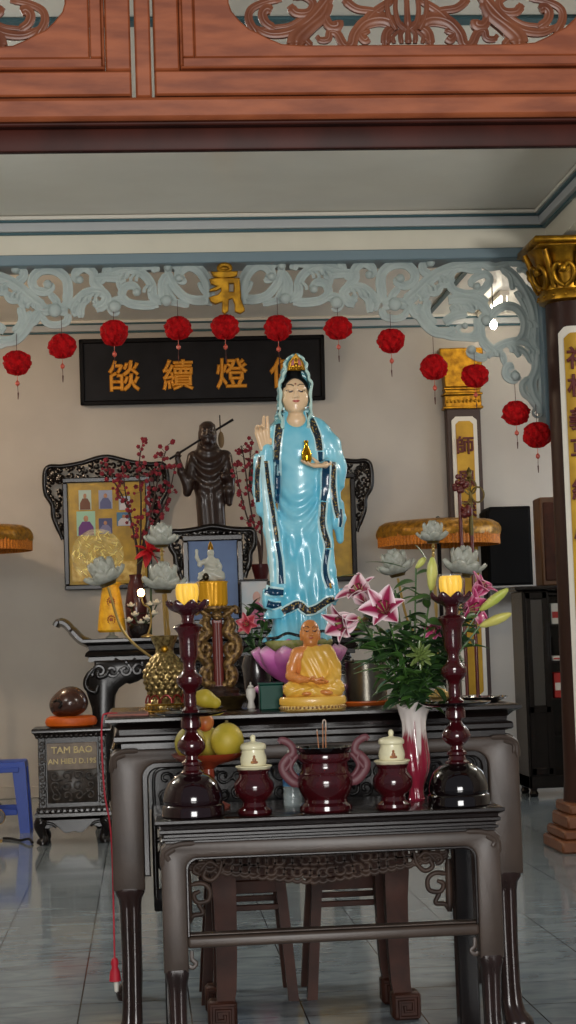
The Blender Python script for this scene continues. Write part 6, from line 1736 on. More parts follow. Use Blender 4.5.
def lily(parent, c, d, L, openness=.95, rec=1.0, seed=0, mt=LILY):
    rr = random.Random(seed); xf = Matrix.Translation(c) @ frame_to(d) @ Matrix.Rotation(rr.uniform(0, 6), 4, 'Z')
    core = M(); core.lathe([(0, -.02*L), (.05*L, 0), (.07*L, .08*L), (0, .12*L)], 10, xf=xf)
    root = core.build('lily_flower', STAM, parent)
    for k in range(6):
        m = M(); wd = .30 if k % 2 else .20
        m.sheet(lily_petal(L*rr.uniform(.92, 1.05), L*wd, openness+rr.uniform(-.12, .12), rec+rr.uniform(-.2, .2)), 14, 8, th=.008*L, xf=xf @ Matrix.Rotation(2*PI*k/6, 4, 'Z'))
        m.build('petal', mt, root, sharp=0)
    st = M(); an = M()
    for k in range(6):
        a = 2*PI*k/6+.3; e = (.16*L*math.cos(a), .16*L*math.sin(a), .62*L)
        st.tube(catmull([(0, 0, .05*L), (.07*L*math.cos(a), .07*L*math.sin(a), .35*L), e], 8), .009*L, 5, xf=xf)
        an.tube([(e[0]-.05*L*math.sin(a), e[1]+.05*L*math.cos(a), e[2]), (e[0]+.05*L*math.sin(a), e[1]-.05*L*math.cos(a), e[2]+.01*L)], .022*L, 6, xf=xf)
    st.tube([(0, 0, 0), (.02*L, 0, .72*L)], .013*L, 6, xf=xf)
    st.build('stamen', STAM, root); an.build('anther', ANTH, root)
    return root
def leaf(m, c, d, L, W, droop=.5, roll=0, mi=0):
    d = Vector(d).normalized(); s = d.cross(Vector((0, 0, 1)))
    s = s.normalized() if s.length > 1e-3 else Vector((1, 0, 0))
    n = s.cross(d); s2 = s*math.cos(roll)+n*math.sin(roll); n2 = s2.cross(d)
    c = Vector(c)
    def fn(a, b):
        q = (b-.5)*2; w = W*math.sin(PI*min(1, a**.75*.95+.04))**.9
        return c+d*(L*a)-Vector((0, 0, 1))*(droop*L*a*a*.5)+s2*(q*w)+n2*(.25*w*abs(q))
    m.sheet(fn, 8, 5, th=.0008, mi=mi)
bq = thing('lily_bouquet', 'bouquet of pink lilies, buds and leaves spreading from the pink and white vase', 'bouquet', (vb.x, VY, FZ))
def V3(px, py, dy=0):
    p = at(px, py, VY+dy); return Vector((p.x-vb.x, dy, p.z-FZ))
root_z = 90*uvs
def stem(px, py, dy, w=.0035):
    e = V3(px, py, dy); m = M(); c = catmull([(rnd.uniform(-.02, .02), rnd.uniform(-.015, .015), .11), (e.x*.12, e.y*.1, root_z+.05), (e.x*.6, e.y*.6, root_z+(e.z-root_z)*.6), tuple(e)], 24); m.tube(c, w, 6); m.build('stem', LEAF, bq); return e, c
fol = M(); rr = random.Random(12)
stems = []
blooms = [(360, 618, -.08, (-1, -.45, -.22), .15, .62, .9, 1), (368, 606, -.02, (-.55, -.45, .75), .15, .70, 1.3, 2), (388, 617, -.12, (-.30, -.85, .42), .15, .80, .8, 3), (462, 611, .06, (.5, -.6, .1), .125, .95, .9, 5), (437, 622, -.02, (-.35, -.7, -.5), .085, .55, .5, 6), (472, 596, .10, (.55, -.4, .6), .11, .8, .8, 8)]
for i, (x, y, dy, d, L, op, rc, sd) in enumerate(blooms):
    e, c = stem(x, y, dy); stems.append(c); lily(bq, e, d, L, op, rc, sd, LILY if i < 3 else LILYB)
def bud(px, py, dy, d, L, w, mt):
    e, c = stem(px, py, dy); stems.append(c)
    xf = Matrix.Translation(e) @ frame_to(d); m = M()
    m.lathe([(0, -.02*L), (.35*w, .0), (.7*w, .15*L), (w, .5*L), (.85*w, .75*L), (.4*w, .95*L), (0, L)], 18, mod=lambda a, z, r: r*(1+.09*math.cos(3*a)), xf=xf); m.build('lily_bud', mt, bq, sharp=0)
bud(431, 590, -.1, (.06, -.1, 1), .125, .021, BUD); bud(416, 568, -.02, (.55, -.1, .6), .055, .013, BUD); bud(480, 610, -.02, (.75, -.25, .55), .135, .019, BUD); bud(480, 626, -.05, (.85, -.25, .32), .128, .019, BUDY)
for x, y, dy in ((372, 655, 0), (395, 590, .05), (402, 655, -.1), (430, 660, -.12), (455, 655, 0), (410, 610, 0), (385, 640, .05), (440, 640, .05), (418, 640, -.06)):
    e, c = stem(x, y, dy); stems.append(c)
for c in stems:
    for t in range(7, 23, 1):
        if rr.random() < .8:
            p = c[t]; a = rr.uniform(0, 6.28)
            leaf(fol, p, (math.cos(a)*1.0, math.sin(a)*.8-.25, rr.uniform(-.1, .8)), rr.uniform(.07, .13), rr.uniform(.013, .021), rr.uniform(.3, 1.0), rr.uniform(-.8, .8), mi=rr.choice((0, 0, 1)))
for k in range(190):
    x = rr.gauss(410, 28); y = rr.uniform(630, 706); t = (706-y)/80
    if abs(x-413) > 13+48*t: continue
    p = V3(x, y, rr.uniform(-.10, .06)); a = rr.uniform(0, 6.28)
    leaf(fol, p, (math.cos(a), math.sin(a)*.7-.4, rr.uniform(-.3, .9)), rr.uniform(.055, .10), rr.uniform(.013, .021), rr.uniform(.3, 1.1), rr.uniform(-.8, .8), mi=rr.choice((0, 1, 1)))
for (x, y, d, L, W) in ((415, 545, (.5, -.2, -.6), .07, .013), (360, 575, (-1, -.1, .1), .10, .008), (405, 568, (-.9, 0, .35), .16, .010), (385, 660, (-1, -.2, -.05), .13, .014), (378, 600, (-.6, 0, .9), .10, .008), (425, 600, (-.8, -.1, .7), .12, .012), (440, 600, (.4, -.3, .8), .10, .012), (400, 640, (-.8, -.5, .1), .13, .015)):
    leaf(fol, V3(x, y, -.05), d, L, W, .4)
fol.build('foliage', [LEAF, LEAFD], bq, sharp=0)
ros = M(); c0 = V3(420, 655, -.13)
for ring, (n, L, up) in enumerate(((8, .055, .1), (7, .045, .55), (5, .03, 1.0))):
    for k in range(n):
        a = 2*PI*k/n+ring*.4; d = Vector((math.cos(a)*math.cos(up), -math.sin(up)*.9-.1, math.sin(a)*math.cos(up)))
        ros.tube([c0+d*.004, c0+d*L*.6, c0+d*L], [.004, .0105, .004], 8, flat=.6)
ros.build('green_rosette', mat('rosette_green', (104, 122, 62), .35, coat=.2), bq)
pg_ = M(); leaf(pg_, V3(388, 668, -.14), (-1, -.3, .0), .14, .016, .25); leaf(pg_, V3(392, 648, -.12), (-1, -.2, -.05), .11, .010, .2); pg_.build('pale_leaves', LEAFP, bq, sharp=0)

# small lily arrangement left of the statue
LY2 = 8.02; u2 = mpp(LY2); sb = at(258, 700, LY2)
t = thing('small_lily_pot', 'small dark pot of lilies beside the left hem of the blue statue', 'flower pot', (sb.x, LY2, BZ))
ph = at(258, 655, LY2).z-BZ
M().lathe([(0, 0), (.045, 0), (.05, .01), (.06, ph*.5), (.068, ph*.8), (.055, ph), (.05, ph), (0, ph*.9)], 32).build('pot', mat('dark_glazed_pot', (34, 28, 28), .25, coat=.4), t)
def V4(px, py, dy=0): p = at(px, py, LY2+dy); return Vector((p.x-sb.x, dy, p.z-BZ))
f2 = M()
for k in range(46):
    x = rr.uniform(243, 276); y = rr.uniform(606, 655); p = V4(x, y, rr.uniform(-.06, .04)); a = rr.uniform(0, 6.28)
    leaf(f2, p, (math.cos(a), -.4, rr.uniform(-.2, 1)), rr.uniform(.05, .10), rr.uniform(.008, .014), .6, rr.uniform(-.8, .8), mi=rr.choice((0, 1, 1)))
for x, y in ((250, 622), (268, 612), (262, 628), (245, 640), (272, 640)):
    e = V4(x, y); f2.tube(catmull([(0, 0, ph*.9), (e.x*.5, 0, ph+(e.z-ph)*.5), tuple(e)], 12), .003, 5)
f2.build('foliage', [LEAF, LEAFD], t, sharp=0)
lily(t, V4(249, 626, -.08), (-.3, -.9, .2), .085, 1.0, .6, 21, mat_uv('lily_red_pink', [(0, (212, 120, 124)), (.3, (170, 44, 62)), (.7, (170, 44, 62)), (1, (212, 120, 124))], .4, axis=1))
lily(t, V4(268, 612, -.04), (.3, -.6, .7), .075, .6, .5, 22, LILYB)

# ------------------------------------------------------------------ plum blossom branches
BARK = mat('blossom_bark', (56, 38, 32), .7); BLOS = mat('blossom_red_pink', (146, 24, 48), .6, noise=(40, (96, 14, 30)))
def blossom_branch(name, label, pot, Y, potprof, branches, n, zbase, seed, potm):
    pb_ = at(pot[0], pot[1], Y); t = thing(name, label, 'blossom vase', (pb_.x, Y, zbase)); r_ = random.Random(seed)
    M().lathe(potprof, 28).build('pot', potm, t); hp_ = potprof[-2][1]
    br = M(); bl = M()
    for pts in branches:
        P = [(0, 0, hp_*.6)]+[(at(x, y, Y).x-pb_.x, r_.uniform(-.05, .0), at(x, y, Y).z-zbase) for x, y in pts]
        c = catmull(P, 36); br.tube(c, [.012-.008*i/35 for i in range(36)], 6)
        for k in range(n):
            i = r_.randint(12, 35); q = c[i]; a = r_.uniform(0, 6.28); l = r_.uniform(.01, .075)
            e = (q[0]+l*math.cos(a), q[1]+r_.uniform(-.04, .04), q[2]+l*math.sin(a)*.8+.01)
            br.tube([q, e], .003, 4)
            s = r_.uniform(.010, .018)
            for j in range(5):
                b = 2*PI*j/5+a; bl.blob((e[0]+s*.7*math.cos(b), e[1]-s*.3, e[2]+s*.7*math.sin(b)), (s*.62, s*.35, s*.62), 6)
            bl.blob((e[0], e[1]-s*.5, e[2]), (s*.35,)*3, 6)
    br.build('branch', BARK, t); bl.build('blossoms', BLOS, t, sharp=0)
    return t
POTR = mat('dark_red_pot', (70, 22, 24), .3, coat=.3)
blossom_branch('plum_blossom_vase', 'tall spray of dark red blossom in front of the left gold picture', (137, 632), 16.1, [(0, 0), (.07, 0), (.09, .06), (.10, .3), (.07, .46), (.05, .52), (.06, .56), (.05, .56), (0, .5)],
    [[(138, 560), (128, 510), (112, 478), (104, 462)], [(140, 555), (141, 500), (139, 465), (144, 438)], [(142, 560), (152, 510), (160, 470), (168, 445)], [(141, 560), (147, 520), (155, 495), (150, 470)], [(138, 555), (132, 525), (125, 490), (124, 470)], [(142, 555), (160, 515), (170, 490), (176, 460)]], 30, rz, 31, POTR)
blossom_branch('plum_blossom_vase', 'slim spray of dark red blossom in a small pot left of the blue statue', (261, 581), 16.1, [(0, 0), (.05, 0), (.055, .02), (.08, .12), (.085, .155), (.075, .155), (0, .12)],
    [[(258, 545), (250, 505), (244, 460), (241, 446)], [(262, 540), (258, 500), (250, 470), (252, 440)], [(260, 548), (248, 520), (240, 490), (236, 470)]], 26, PZ2, 33, POTR)
# poinsettia and white lotus bud arrangement
px_ = at(150, 600, 15.92)
t = thing('poinsettia', 'red poinsettia flower low among the lotus lamps on the rear altar', 'flower', (px_.x, 15.9, rz))
m = M(); pc_ = at(150, 551, 15.9); zc_ = pc_.z-rz; m.tube([(0, 0, .0), (.01, 0, zc_*.5), (0, 0, zc_)], .01, 6); m.build('stem', LEAFD, t)
m = M()
for ring, (n, L) in enumerate(((7, .15), (6, .10), (4, .06))):
    for k in range(n): a = 2*PI*k/n+ring*.5; leaf(m, (0, -.01*ring, zc_), (math.cos(a), -.35-.3*ring, math.sin(a)), L, L*.26, .2, .5)
m.build('bracts', mat('poinsettia_red', (176, 18, 34), .5), t, sharp=0)
m = M(); leaf(m, (0, 0, zc_-.03), (1, -.3, .5), .18, .03, .3); leaf(m, (0, 0, zc_-.05), (-.8, -.3, -.4), .14, .028, .3); leaf(m, (0, 0, zc_-.04), (.9, -.3, -.2), .15, .03, .3); m.build('leaves', LEAFD, t, sharp=0)
wf = at(140, 630, 15.78)
t = thing('white_flower_pot', 'small dark pot of white flowers right of the yellow brocade vase', 'flower pot', (wf.x, 15.78, rz))
M().lathe([(0, 0), (.07, 0), (.09, .03), (.10, .10), (.085, .12), (0, .10)], 24).build('pot', mat('dark_glazed_pot'), t)
WH = mat('white_petal', (226, 224, 206), .5); f3 = M()
for i, (x, y) in enumerate(((131, 607), (135, 616), (129, 622), (150, 606), (154, 615), (147, 620), (157, 604), (141, 624))):
    p = at(x, y, 15.78-.04*(i % 3)); q = Vector((p.x-wf.x, -.05*(i % 3), p.z-rz)); f3.tube([(0, 0, .09), (q.x*.7, q.y*.7, .09+(q.z-.09)*.5), tuple(q)], .006, 5)
    leaf(f3, q*.8+Vector((0, 0, .04)), (1 if i % 2 else -1, -.4, .5), .09, .02, .5)
    m = M()
    for k in range(6): m.sheet(petal_fn(.05, .022, 1.5, .0, .004), 6, 5, th=.002, xf=Matrix.Translation(q) @ Matrix.Rotation(2*PI*k/6, 4, 'Z'))
    m.blob((q.x, q.y, q.z+.02), (.018, .018, .026), 8); m.build('white_flower', WH, t, sharp=0)
f3.build('foliage', LEAFD, t, sharp=0)
# ------------------------------------------------------------------ pictures on the rear wall
def carved_border(m, hw, hh, ear, earh, top, y, seed):
    """pierced carving around the upper half: crest over the top and drooping ears"""
    r_ = random.Random(seed)
    out = [(-hw-.01, hh-earh), (-hw-.03, hh-earh+.06), (-hw-ear*.55, hh-earh*.62), (-hw-ear*.62, hh-earh*.40), (-hw-ear, hh-earh*.2), (-hw-ear*1.02, hh+top*.30), (-hw-ear*.75, hh+top*.62), (-hw-.0, hh+top*.62), (-hw*.55, hh+top*.75), (0, hh+top)]
    out = out+[(-x, z) for x, z in out[:-1][::-1]]
    m.stroke(out, .026, y=y, depth=.9, n=90, seg=8)
    c = catmull([(p[0], 0, p[1]) for p in out], 80)
    for i, p in enumerate(c):
        # tendrils between the outline and the frame
        ex = max(-hw, min(hw, p[0])); ez = min(hh, p[2])
        dx, dz = ex-p[0], ez-p[2]; L = math.hypot(dx, dz)
        if L < .04: continue
        nn = max(1, int(L/.055))
        for k in range(nn):
            t = (k+.5)/nn; cx, cz = p[0]+dx*t+r_.uniform(-.012, .012), p[2]+dz*t+r_.uniform(-.012, .012)
            if r_.random() < .78:
                a0 = r_.uniform(0, 6.28); R = .030
                m.stroke([(cx+R*math.cos(a0+w)*(1-w*.09), cz+R*math.sin(a0+w)*(1-w*.09)) for w in np.linspace(0, 5.2, 7)], .014, y=y, depth=.9, n=10, seg=5)
def picture(name, label, cx, cy, Y, hw, hh, bar, panelmat, ear, earh, top, seed, base_z=None, tilt=0):
    p = at(cx, cy, Y); t = thing(name, label, 'picture', (p.x, Y, p.z)); t.rotation_euler = (tilt, 0, 0)
    m = M()
    for a in ((-hw-bar, hw+bar, -hh-bar, -hh), (-hw-bar, hw+bar, hh, hh+bar), (-hw-bar, -hw, -hh+.0005, hh-.0005), (hw, hw+bar, -hh+.0005, hh-.0005)): m.box(a[0], a[1], -.035, .02, a[2], a[3], .010)
    m.build('frame', LACQB, t)
    m = M(); m.box(-hw-.01, hw+.01, -.01, .015, -hh-.01, hh+.01); m.build('panel', panelmat, t)
    if ear:
        m = M(); carved_border(m, hw+bar, hh+bar*.5, ear, earh, top, -.005, seed); m.build('carved_border', LACQB, t, sharp=60)
    return t
GPAN = mat('gold_picture_ground', (186, 150, 22), .4, noise=(7, (150, 120, 14), 6))
pl_ = picture('framed_picture', 'gold picture of small portraits in a black carved frame, behind the red blossom', 107.5, 533, 19.0, .405, .535, .055, GPAN, .175, .62, .24, 3, tilt=math.radians(3))
FCOL = [((176, 196, 186), (110, 70, 50)), ((150, 160, 190), (90, 96, 140)), ((166, 180, 200), (200, 200, 210)), ((156, 200, 178), (96, 44, 120)), ((70, 76, 120), (120, 120, 160)), ((70, 120, 160), (190, 190, 200))]
pc0 = at(107.5, 533, 19.0)
for i, (x0, x1, y0, y1) in enumerate(((79, 91, 490, 510), (99, 112, 490, 509), (119, 130, 496, 510), (77, 95, 511, 536), (99, 112, 518, 534), (117, 131, 512, 526))):
    a = at(x0, y1, 18.98); b = at(x1, y0, 18.98); bgc, fg = FCOL[i]
    x_0, x_1, z_0, z_1 = a.x-pc0.x, b.x-pc0.x, a.z-pc0.z, b.z-pc0.z; w = x_1-x_0; h = z_1-z_0; cx = (x_0+x_1)/2
    m = M(); m.box(x_0, x_1, -.014, -.009, z_0, z_1, 0, 0)
    m.prism([(cx-w*.42, z_0+.003), (cx+w*.42, z_0+.003), (cx+w*.40, z_0+h*.35), (cx+w*.2, z_0+h*.58), (cx-w*.2, z_0+h*.58), (cx-w*.40, z_0+h*.35)], -.018, -.013, 0, 1)
    m.blob((cx, -.016, z_0+h*.70), (w*.13, .003, h*.13), 12, 2)
    m.build('portrait_photo', [mat(f'photo_ground_{i}', bgc, .5), mat(f'photo_robe_{i}', fg, .5), mat('photo_face', (176, 130, 100), .5)], pl_)
m = M(); m.box(-.38, .38, -.014, -.009, -.50, -.30); m.build('lower_border', mat('gold_lace_print', (214, 190, 110), .4, noise=(16, (170, 130, 30), 6)), pl_)
picture('framed_picture', 'gold picture in a black carved frame, mostly hidden behind the blue statue', 313, 528, 19.0, .405, .52, .055, GPAN, .175, .60, .24, 4, tilt=math.radians(3))
# blue framed picture on the rear altar
BP = mat('blue_picture', (76, 108, 158), .4, noise=(2, (62, 90, 138)))
Yb_ = 15.86
c0 = at(213.5, 580, Yb_)
t = picture('framed_picture', 'blue picture in a black carved frame leaning below the dark wooden statue', 213.5, 580, Yb_, .212, .345, .055, BP, .10, .36, .10, 6)
zlow = c0.z-.345-.055-rz
m = M(); m.box(-.2, .2, -.06, .02, -.345-.055-zlow, -.345-.052, .008); m.build('stand', LACQB, t)
# small framed picture
Yc = 15.8; c1 = at(254.5, 604, Yc)
t = picture('small_framed_picture', 'small wood framed pale picture of a pink figure behind the little lily pot', 254.5, 604, Yc, .112, .20, .018, mat('pale_picture', (170, 190, 200), .4, noise=(4, (206, 196, 196))), 0, 0, 0, 0)
m = M(); m.prism([(-.07, -.19), (.09, -.19), (.07, -.02), (.03, .02), (-.02, .0)], -.016, -.011, 0, 0); m.blob((.02, -.013, .06), (.035, .004, .05), 12, 1); m.build('figure_print', [mat('print_pink', (176, 96, 130), .5), mat('print_face', (200, 160, 150), .5)], t)
zlow = c1.z-.20-.018-rz
m = M(); m.box(-.09, .09, -.03, .03, -.218-zlow, -.216, .004); m.build('stand', LACQB, t)

# ------------------------------------------------------------------ yellow brocade vase in cellophane, lamp with a lit bulb
Ye = 15.72; ue = mpp(Ye); e0_ = at(112, 637, Ye)
BRO = mat('yellow_brocade', (232, 182, 40), .45, noise=(22, (206, 150, 24), 5))
t = thing('brocade_vase', 'yellow brocade wrapped vase with medallions at the left of the rear altar', 'vase', (e0_.x, Ye, rz))
h0 = 6*ue
M().lathe(lp([(0, 0), (6, 0), (6.5, 1), (3, 3), (2.5, 6), (0, 6)], ue), 24).build('foot', LGLASS, t)
M().lathe(lp([(0, 6), (12, 6), (13.5, 8), (13, 14), (12, 24), (10.5, 36), (9, 46), (8, 50), (10, 55), (9, 55.5), (0, 50)], ue), 36, mod=lambda a, z, r: r*(1+.03*math.cos(8*a))).build('body', BRO, t)
m = M()
for z in (18, 36):
    r = (12.6 if z == 18 else 10.6)*ue
    for a in np.linspace(0, 2*PI, 13)[:-1]: m.blob((3.4*ue*math.cos(a), -r+.0*ue+(3.4*ue*math.cos(a))**2/(2*r), z*ue+4*ue*math.sin(a)), (.9*ue, .5*ue, .9*ue), 8)
    m.blob((0, -r, z*ue), (2*ue, .6*ue, 2.2*ue), 10)
m.build('medallion', mat('medallion_orange', (150, 74, 24), .45), t)
m = M()
for k in range(7):
    a = 2*PI*k/7; leaf(m, (6*ue*math.cos(a), 6*ue*math.sin(a), 50*ue), (math.cos(a), math.sin(a), .9), 12*ue, 4*ue, .9)
m.build('paper_collar', mat('yellow_paper', (214, 184, 70), .5), t, sharp=0)
cel = bpy.data.materials.new('clear_cellophane'); cel.use_nodes = True; nt = cel.node_tree
bs_ = nt.nodes['Principled BSDF']; bs_.inputs['Base Color'].default_value = lin((236, 226, 160)); bs_.inputs['Roughness'].default_value = .12; bs_.inputs['Alpha'].default_value = .36; bs_.inputs['Coat Weight'].default_value = 1
t2 = thing('cellophane_fan', 'round crumpled clear cellophane wrap over the yellow brocade vase', 'wrapping', (e0_.x-12*ue, Ye+.03, rz+56*ue))
r_ = random.Random(2)
def celf(a, b):
    th = a*2*PI; R = 27*ue*b; c_ = math.cos(th)*R*.95; z = math.sin(th)*R+26*ue
    return (c_, .035*math.sin(th*9+b*7)*b+.03*math.sin(b*22+th*3)-.05*b, z)
m = M(); m.sheet(celf, 90, 16); m.build('film', cel, t2, sharp=0)
m = M()
for k in range(95):
    a = r_.uniform(0, 6.28); b = r_.uniform(.15, .97); q = Vector(celf(a/(2*PI), b)); d = Vector((r_.uniform(-1, 1), 0, r_.uniform(-1, 1))).normalized()*r_.uniform(1.2, 3.6)*ue
    m.tube([q-d+Vector((0, -.006, 0)), q+Vector((0, -.014, 0)), q+d+Vector((0, -.006, 0))], [.002, .006, .002], 5)
m.build('creases', mat('cellophane_crease', (240, 226, 150), .15, coat=1), t2)
m = M(); m.tube([(3*ue, 0, 2*ue), (0, 0, 26*ue)], .006, 6); m.tube([(12*ue, 0, .2*ue), (3*ue, 0, 2.4*ue)], .006, 6); m.build('stick', GST, t2)
# lamp
Yl = 15.5; l0 = at(148, 637, Yl); lb = at(141, 593, Yl)
t = thing('bulb_lamp', 'gilt curved arm lamp with one lit bulb beside the brocade vase', 'lamp', (l0.x, Yl, rz))
q = Vector((lb.x-l0.x, -.06, lb.z-rz))
M().lathe([(0, 0), (.06, 0), (.06, .01), (.02, .025), (0, .03)], 24).build('base', GST, t)
m = M(); m.tube(catmull([(0, 0, .02), (.03, 0, .12), (.02, -.02, .24), (q.x+.02, q.y, q.z-.10), (q.x, q.y, q.z-.035)], 30), .008, 8); m.lathe([(0, -.05), (.016, -.045), (.018, -.02), (0, -.02)], 14, c=tuple(q)); m.build('arm', GST, t)
m = M(); m.blob(tuple(q), (.030, .030, .036), 18); m.build('bulb', mat('lit_bulb', (255, 220, 160), .3, emit=(255, 190, 110), estr=26), t)

# ------------------------------------------------------------------ gold parasols
BROC = mat('gold_brocade', (176, 126, 34), .35, metal=.35, noise=(26, (112, 78, 20), 5)); FRI = mat('orange_gold_fringe', (206, 124, 20), .6, noise=(60, (160, 90, 12)))
def parasol(cx, y, label):
    Y = 18.2; up = mpp(Y); p = at(cx, y, Y); t = thing('ceremonial_parasol', label, 'parasol', (p.x, Y, 0), group='gold parasols beside the altar')
    z = p.z; R = 62*up
    m = M(); prof = [(R*.99, z-2*up), (R*1.01, z+2*up), (R*1.0, z+6*up), (R*.96, z+10*up), (R*.86, z+13.5*up), (R*.5, z+15.5*up), (0, z+17*up)]
    m.lathe(prof, 72, mod=lambda a, zz, r: r*(1+.012*math.sin(24*a)+.01*math.sin(11*a+zz*20))); m.build('canopy', BROC, t)
    m = M(); m.lathe([(R*.985, z+2*up), (R*.985, z-11*up), (R*.965, z-11*up), (R*.965, z+2*up)], 200, cap=False, mod=lambda a, zz, r: r*(1+.008*math.cos(100*a))); m.build('fringe', FRI, t)
    M().lathe([(.022, .12), (.022, z+16*up), (.03, z+17*up), (.012, z+19*up), (0, z+19.5*up)], 16).build('pole', MAROONB, t)
    M().lathe([(0, 0), (.26, 0), (.26, .03), (.12, .07), (.05, .13), (0, .13)], 32).build('base', LACQB, t)
    m = M()
    for k in range(8): a = 2*PI*k/8; m.tube([(0, 0, z+15*up), (R*.96*math.cos(a), R*.96*math.sin(a), z+4*up)], .008, 5)
    m.build('ribs', LACQB, t)
parasol(438.5, 535, 'gold brocade parasol with orange fringe in front of the rear pilaster')
parasol(-30.5, 541, 'gold brocade parasol with orange fringe cut by the left edge of the photo')
# ritual staffs in a stand
Yt = 17.4; us = mpp(Yt)
RST = mat('staff_dark_red', (88, 20, 22), .35, coat=.3)
b_ = at(466, 700, Yt)
st_ = thing('staff_rack', 'low dark rack on the floor holding two ritual staffs', 'rack', (b_.x, Yt, 0))
m = M(); m.box(-.22, .22, -.12, .12, 0, .08, .01); m.build('base', LACQB, st_)
m = M(); m.box(-.2, -.17, -.03, .03, .08, .8, .005); m.box(.17, .2, -.03, .03, .08, .8, .005); m.build('post', LACQB, st_)
m = M()
for a in ((-.2, .2, -.04, -.02), (-.2, .2, .02, .04)): m.box(a[0], a[1], a[2], a[3], .8, .83, .003)
m.build('rail', LACQB, st_)
def staff(px0, ytop, kind, label):
    Yt = 17.34+.13*kind
    p = at(px0, 545, Yt); x = at(px0, 640, Yt).x
    t = thing('ritual_staff', label, 'staff', (p.x, Yt, .081), group='ritual staffs by the rear pilaster')
    z1 = at(px0, ytop, Yt).z-.08
    m = M(); m.lathe([(.018, 0), (.018, z1), (0, z1+.01)], 14); m.build('shaft', RST, t)
    m = M()
    if kind == 0:
        rr2 = random.Random(5)
        for k in range(16): a = rr2.uniform(0, 6.28); m.blob((.06*math.cos(a)*rr2.random()*1.4, -.015, z1+.02+.07*math.sin(a)), (.026, .02, .026), 8)
        m.build('flower_head', RST, t); m = M()
        m.tube([(0, -.0, z1-.2), (.08, -.02, z1-.28)], .02, 8); m.blob((.08, -.02, z1-.25), (.04, .025, .06), 10); m.blob((.04, -.015, z1-.28), (.04, .03, .04), 10)
        m.build('flower_tassel', RST, t)
    else:
        for k in range(3):
            zc = z1+.02; cx, cz = [(.0, .11), (.075, .03), (-.055, .02)][k]
            m.tube([(cx+.062*math.cos(a)*1.0, -.01, zc+cz+.075*math.sin(a)) for a in np.linspace(0, 2*PI, 25)[:-1]], .009, 6, closed=True)
        m.lathe([(0, z1-.06), (.026, z1-.04), (.026, z1-.01), (.014, z1+.02), (.012, z1+.2), (.03, z1+.22), (.022, z1+.25), (.03, z1+.28), (0, z1+.33)], 14); m.build('ring_head', mat('staff_ring_bronze', (96, 82, 44), .35, metal=.8), t)
        m = M(); m.lathe([(.021, z1-.35), (.021, z1)], 14); m.build('grip', mat('staff_green_gold', (92, 84, 44), .4, metal=.5), t)
staff(461.5, 486, 0, 'dark red ritual staff with a flower shaped head by the rear pilaster')
staff(472, 500, 1, 'ritual staff with a head of bronze rings by the rear pilaster')

# ------------------------------------------------------------------ lamps of the hall
tl = thing('ceiling_tube_lamp', 'lit fluorescent tube lamp on the rear ceiling seen through the scrollwork corner', 'lamp', (3.73, 18.35, 5.0))
m = M(); m.box(-.05, .05, -.62, .62, -.05, 0, .006); m.build('housing', WHITEP, tl)
m = M(); m.tube([(0, -.58, -.085), (0, .58, -.085)], .035, 14); m.build('tube', mat('lit_tube', (255, 250, 235), .3, emit=(255, 244, 220), estr=9), tl)
m = M(); m.box(-.02, .02, -.61, -.57, -.12, -.045, .003); m.box(-.02, .02, .57, .61, -.12, -.045, .003); m.build('holder', WHITEP, tl)
bp_ = at(493.5, 325, 17.2)
bl = thing('ceiling_bulb', 'round lit bulb hanging from the rear ceiling below the tube lamp', 'lamp', (bp_.x, 17.2, 5.0))
zz = bp_.z-5.0
m = M(); m.lathe([(0, 0), (.05, 0), (.045, -.03), (.012, -.04), (0, -.04)], 20); m.build('rose', WHITEP, bl)
m = M(); m.tube([(0, 0, -.03), (0, 0, zz+.06)], .006, 6); m.build('cord', mat('black_rubber'), bl)
m = M(); m.lathe([(0, zz+.10), (.02, zz+.09), (.022, zz+.05), (0, zz+.045)], 14); m.build('socket', WHITEP, bl)
m = M(); m.blob((0, 0, zz), (.036, .036, .044), 16); m.build('bulb', mat('lit_round_bulb', (255, 250, 240), .3, emit=(255, 246, 230), estr=40), bl)
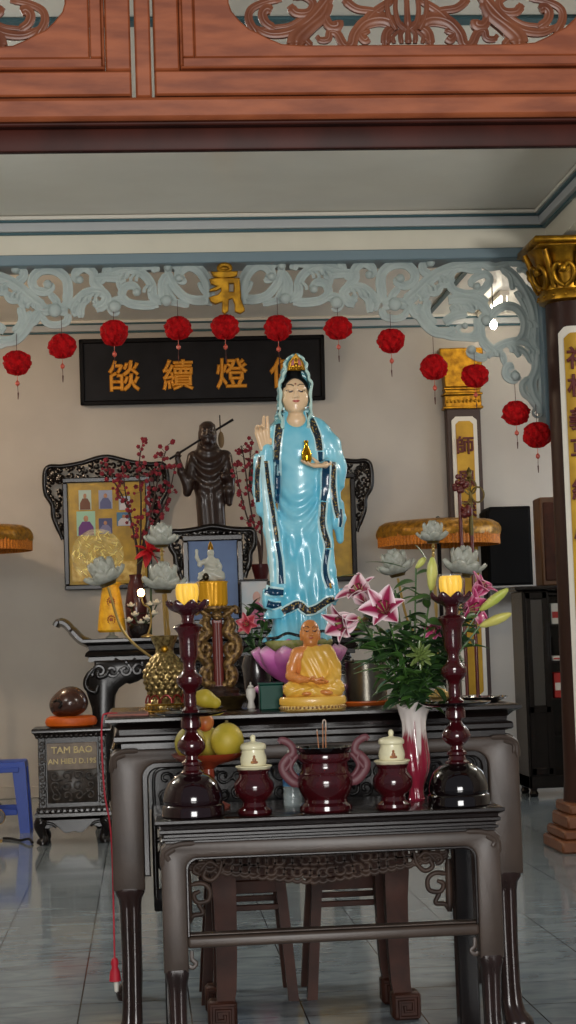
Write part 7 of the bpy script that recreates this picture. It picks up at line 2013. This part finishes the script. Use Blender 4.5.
# ------------------------------------------------------------------ camera and light
cd = bpy.data.cameras.new('camera'); cam = bpy.data.objects.new('camera', cd); COL.objects.link(cam)
cd.sensor_fit = 'VERTICAL'; cd.sensor_height = 24; cd.lens = 24*F/1024; cd.clip_start = .05
cam.matrix_world = Matrix(((CR.x, CU.x, -CF.x, CAM.x), (CR.y, CU.y, -CF.y, CAM.y), (CR.z, CU.z, -CF.z, CAM.z), (0, 0, 0, 1)))
scene.camera = cam
w_ = bpy.data.worlds.new('world'); scene.world = w_; w_.use_nodes = True
w_.node_tree.nodes['Background'].inputs[0].default_value = (.80, .88, 1, 1)
w_.node_tree.nodes['Background'].inputs[1].default_value = .2
def area(name, loc, rot, sx, sy, power, col, spread=180):
    l = bpy.data.lights.new(name, 'AREA'); l.shape = 'RECTANGLE'; l.size = sx; l.size_y = sy; l.energy = power; l.color = col; l.spread = math.radians(spread)
    o = bpy.data.objects.new(name, l); COL.objects.link(o); o.location = loc; o.rotation_euler = rot; return o
def bulb(name, loc, power, col, r=.12):
    l = bpy.data.lights.new(name, 'POINT'); l.energy = power; l.color = col; l.shadow_soft_size = r
    o = bpy.data.objects.new(name, l); COL.objects.link(o); o.location = loc; return o
area('daylight_doorway', (.4, -6, 2.4), (math.radians(90), 0, 0), 4.2, 3.4, 860, (1, .98, .95))
bulb('front_bay_fill', (-2.9, 9.4, 3.9), 150, (1, .96, .9), .25)  # unseen fill light added to brighten the front ceiling, lintel and scrollwork
bulb('front_bay_fill', (4.4, 9.4, 3.9), 150, (1, .96, .9), .25)  # matching added fill, out of view on the right
bulb('rear_bay_lamp', (-2.6, 15.6, 4.55), 140, (1, .74, .52), .15)
bulb('rear_bay_lamp', (4.6, 15.6, 4.55), 36, (1, .76, .55), .15)
area('side_window_daylight', (6.1, 17.3, 2.6), (math.radians(90), 0, math.radians(90)), 1.6, 1.8, 40, (.80, .90, 1))
vs_ = scene.view_settings
vs_.view_transform = 'Standard'; vs_.look = 'None'; vs_.gamma = 1; vs_.use_curve_mapping = False; vs_.exposure = 0.25
cy = scene.cycles
cy.use_denoising = True; cy.max_bounces = 8; cy.diffuse_bounces = 4; cy.glossy_bounces = 4; cy.transmission_bounces = 8; cy.sample_clamp_indirect = 4
cy.caustics_reflective = False; cy.caustics_refractive = False
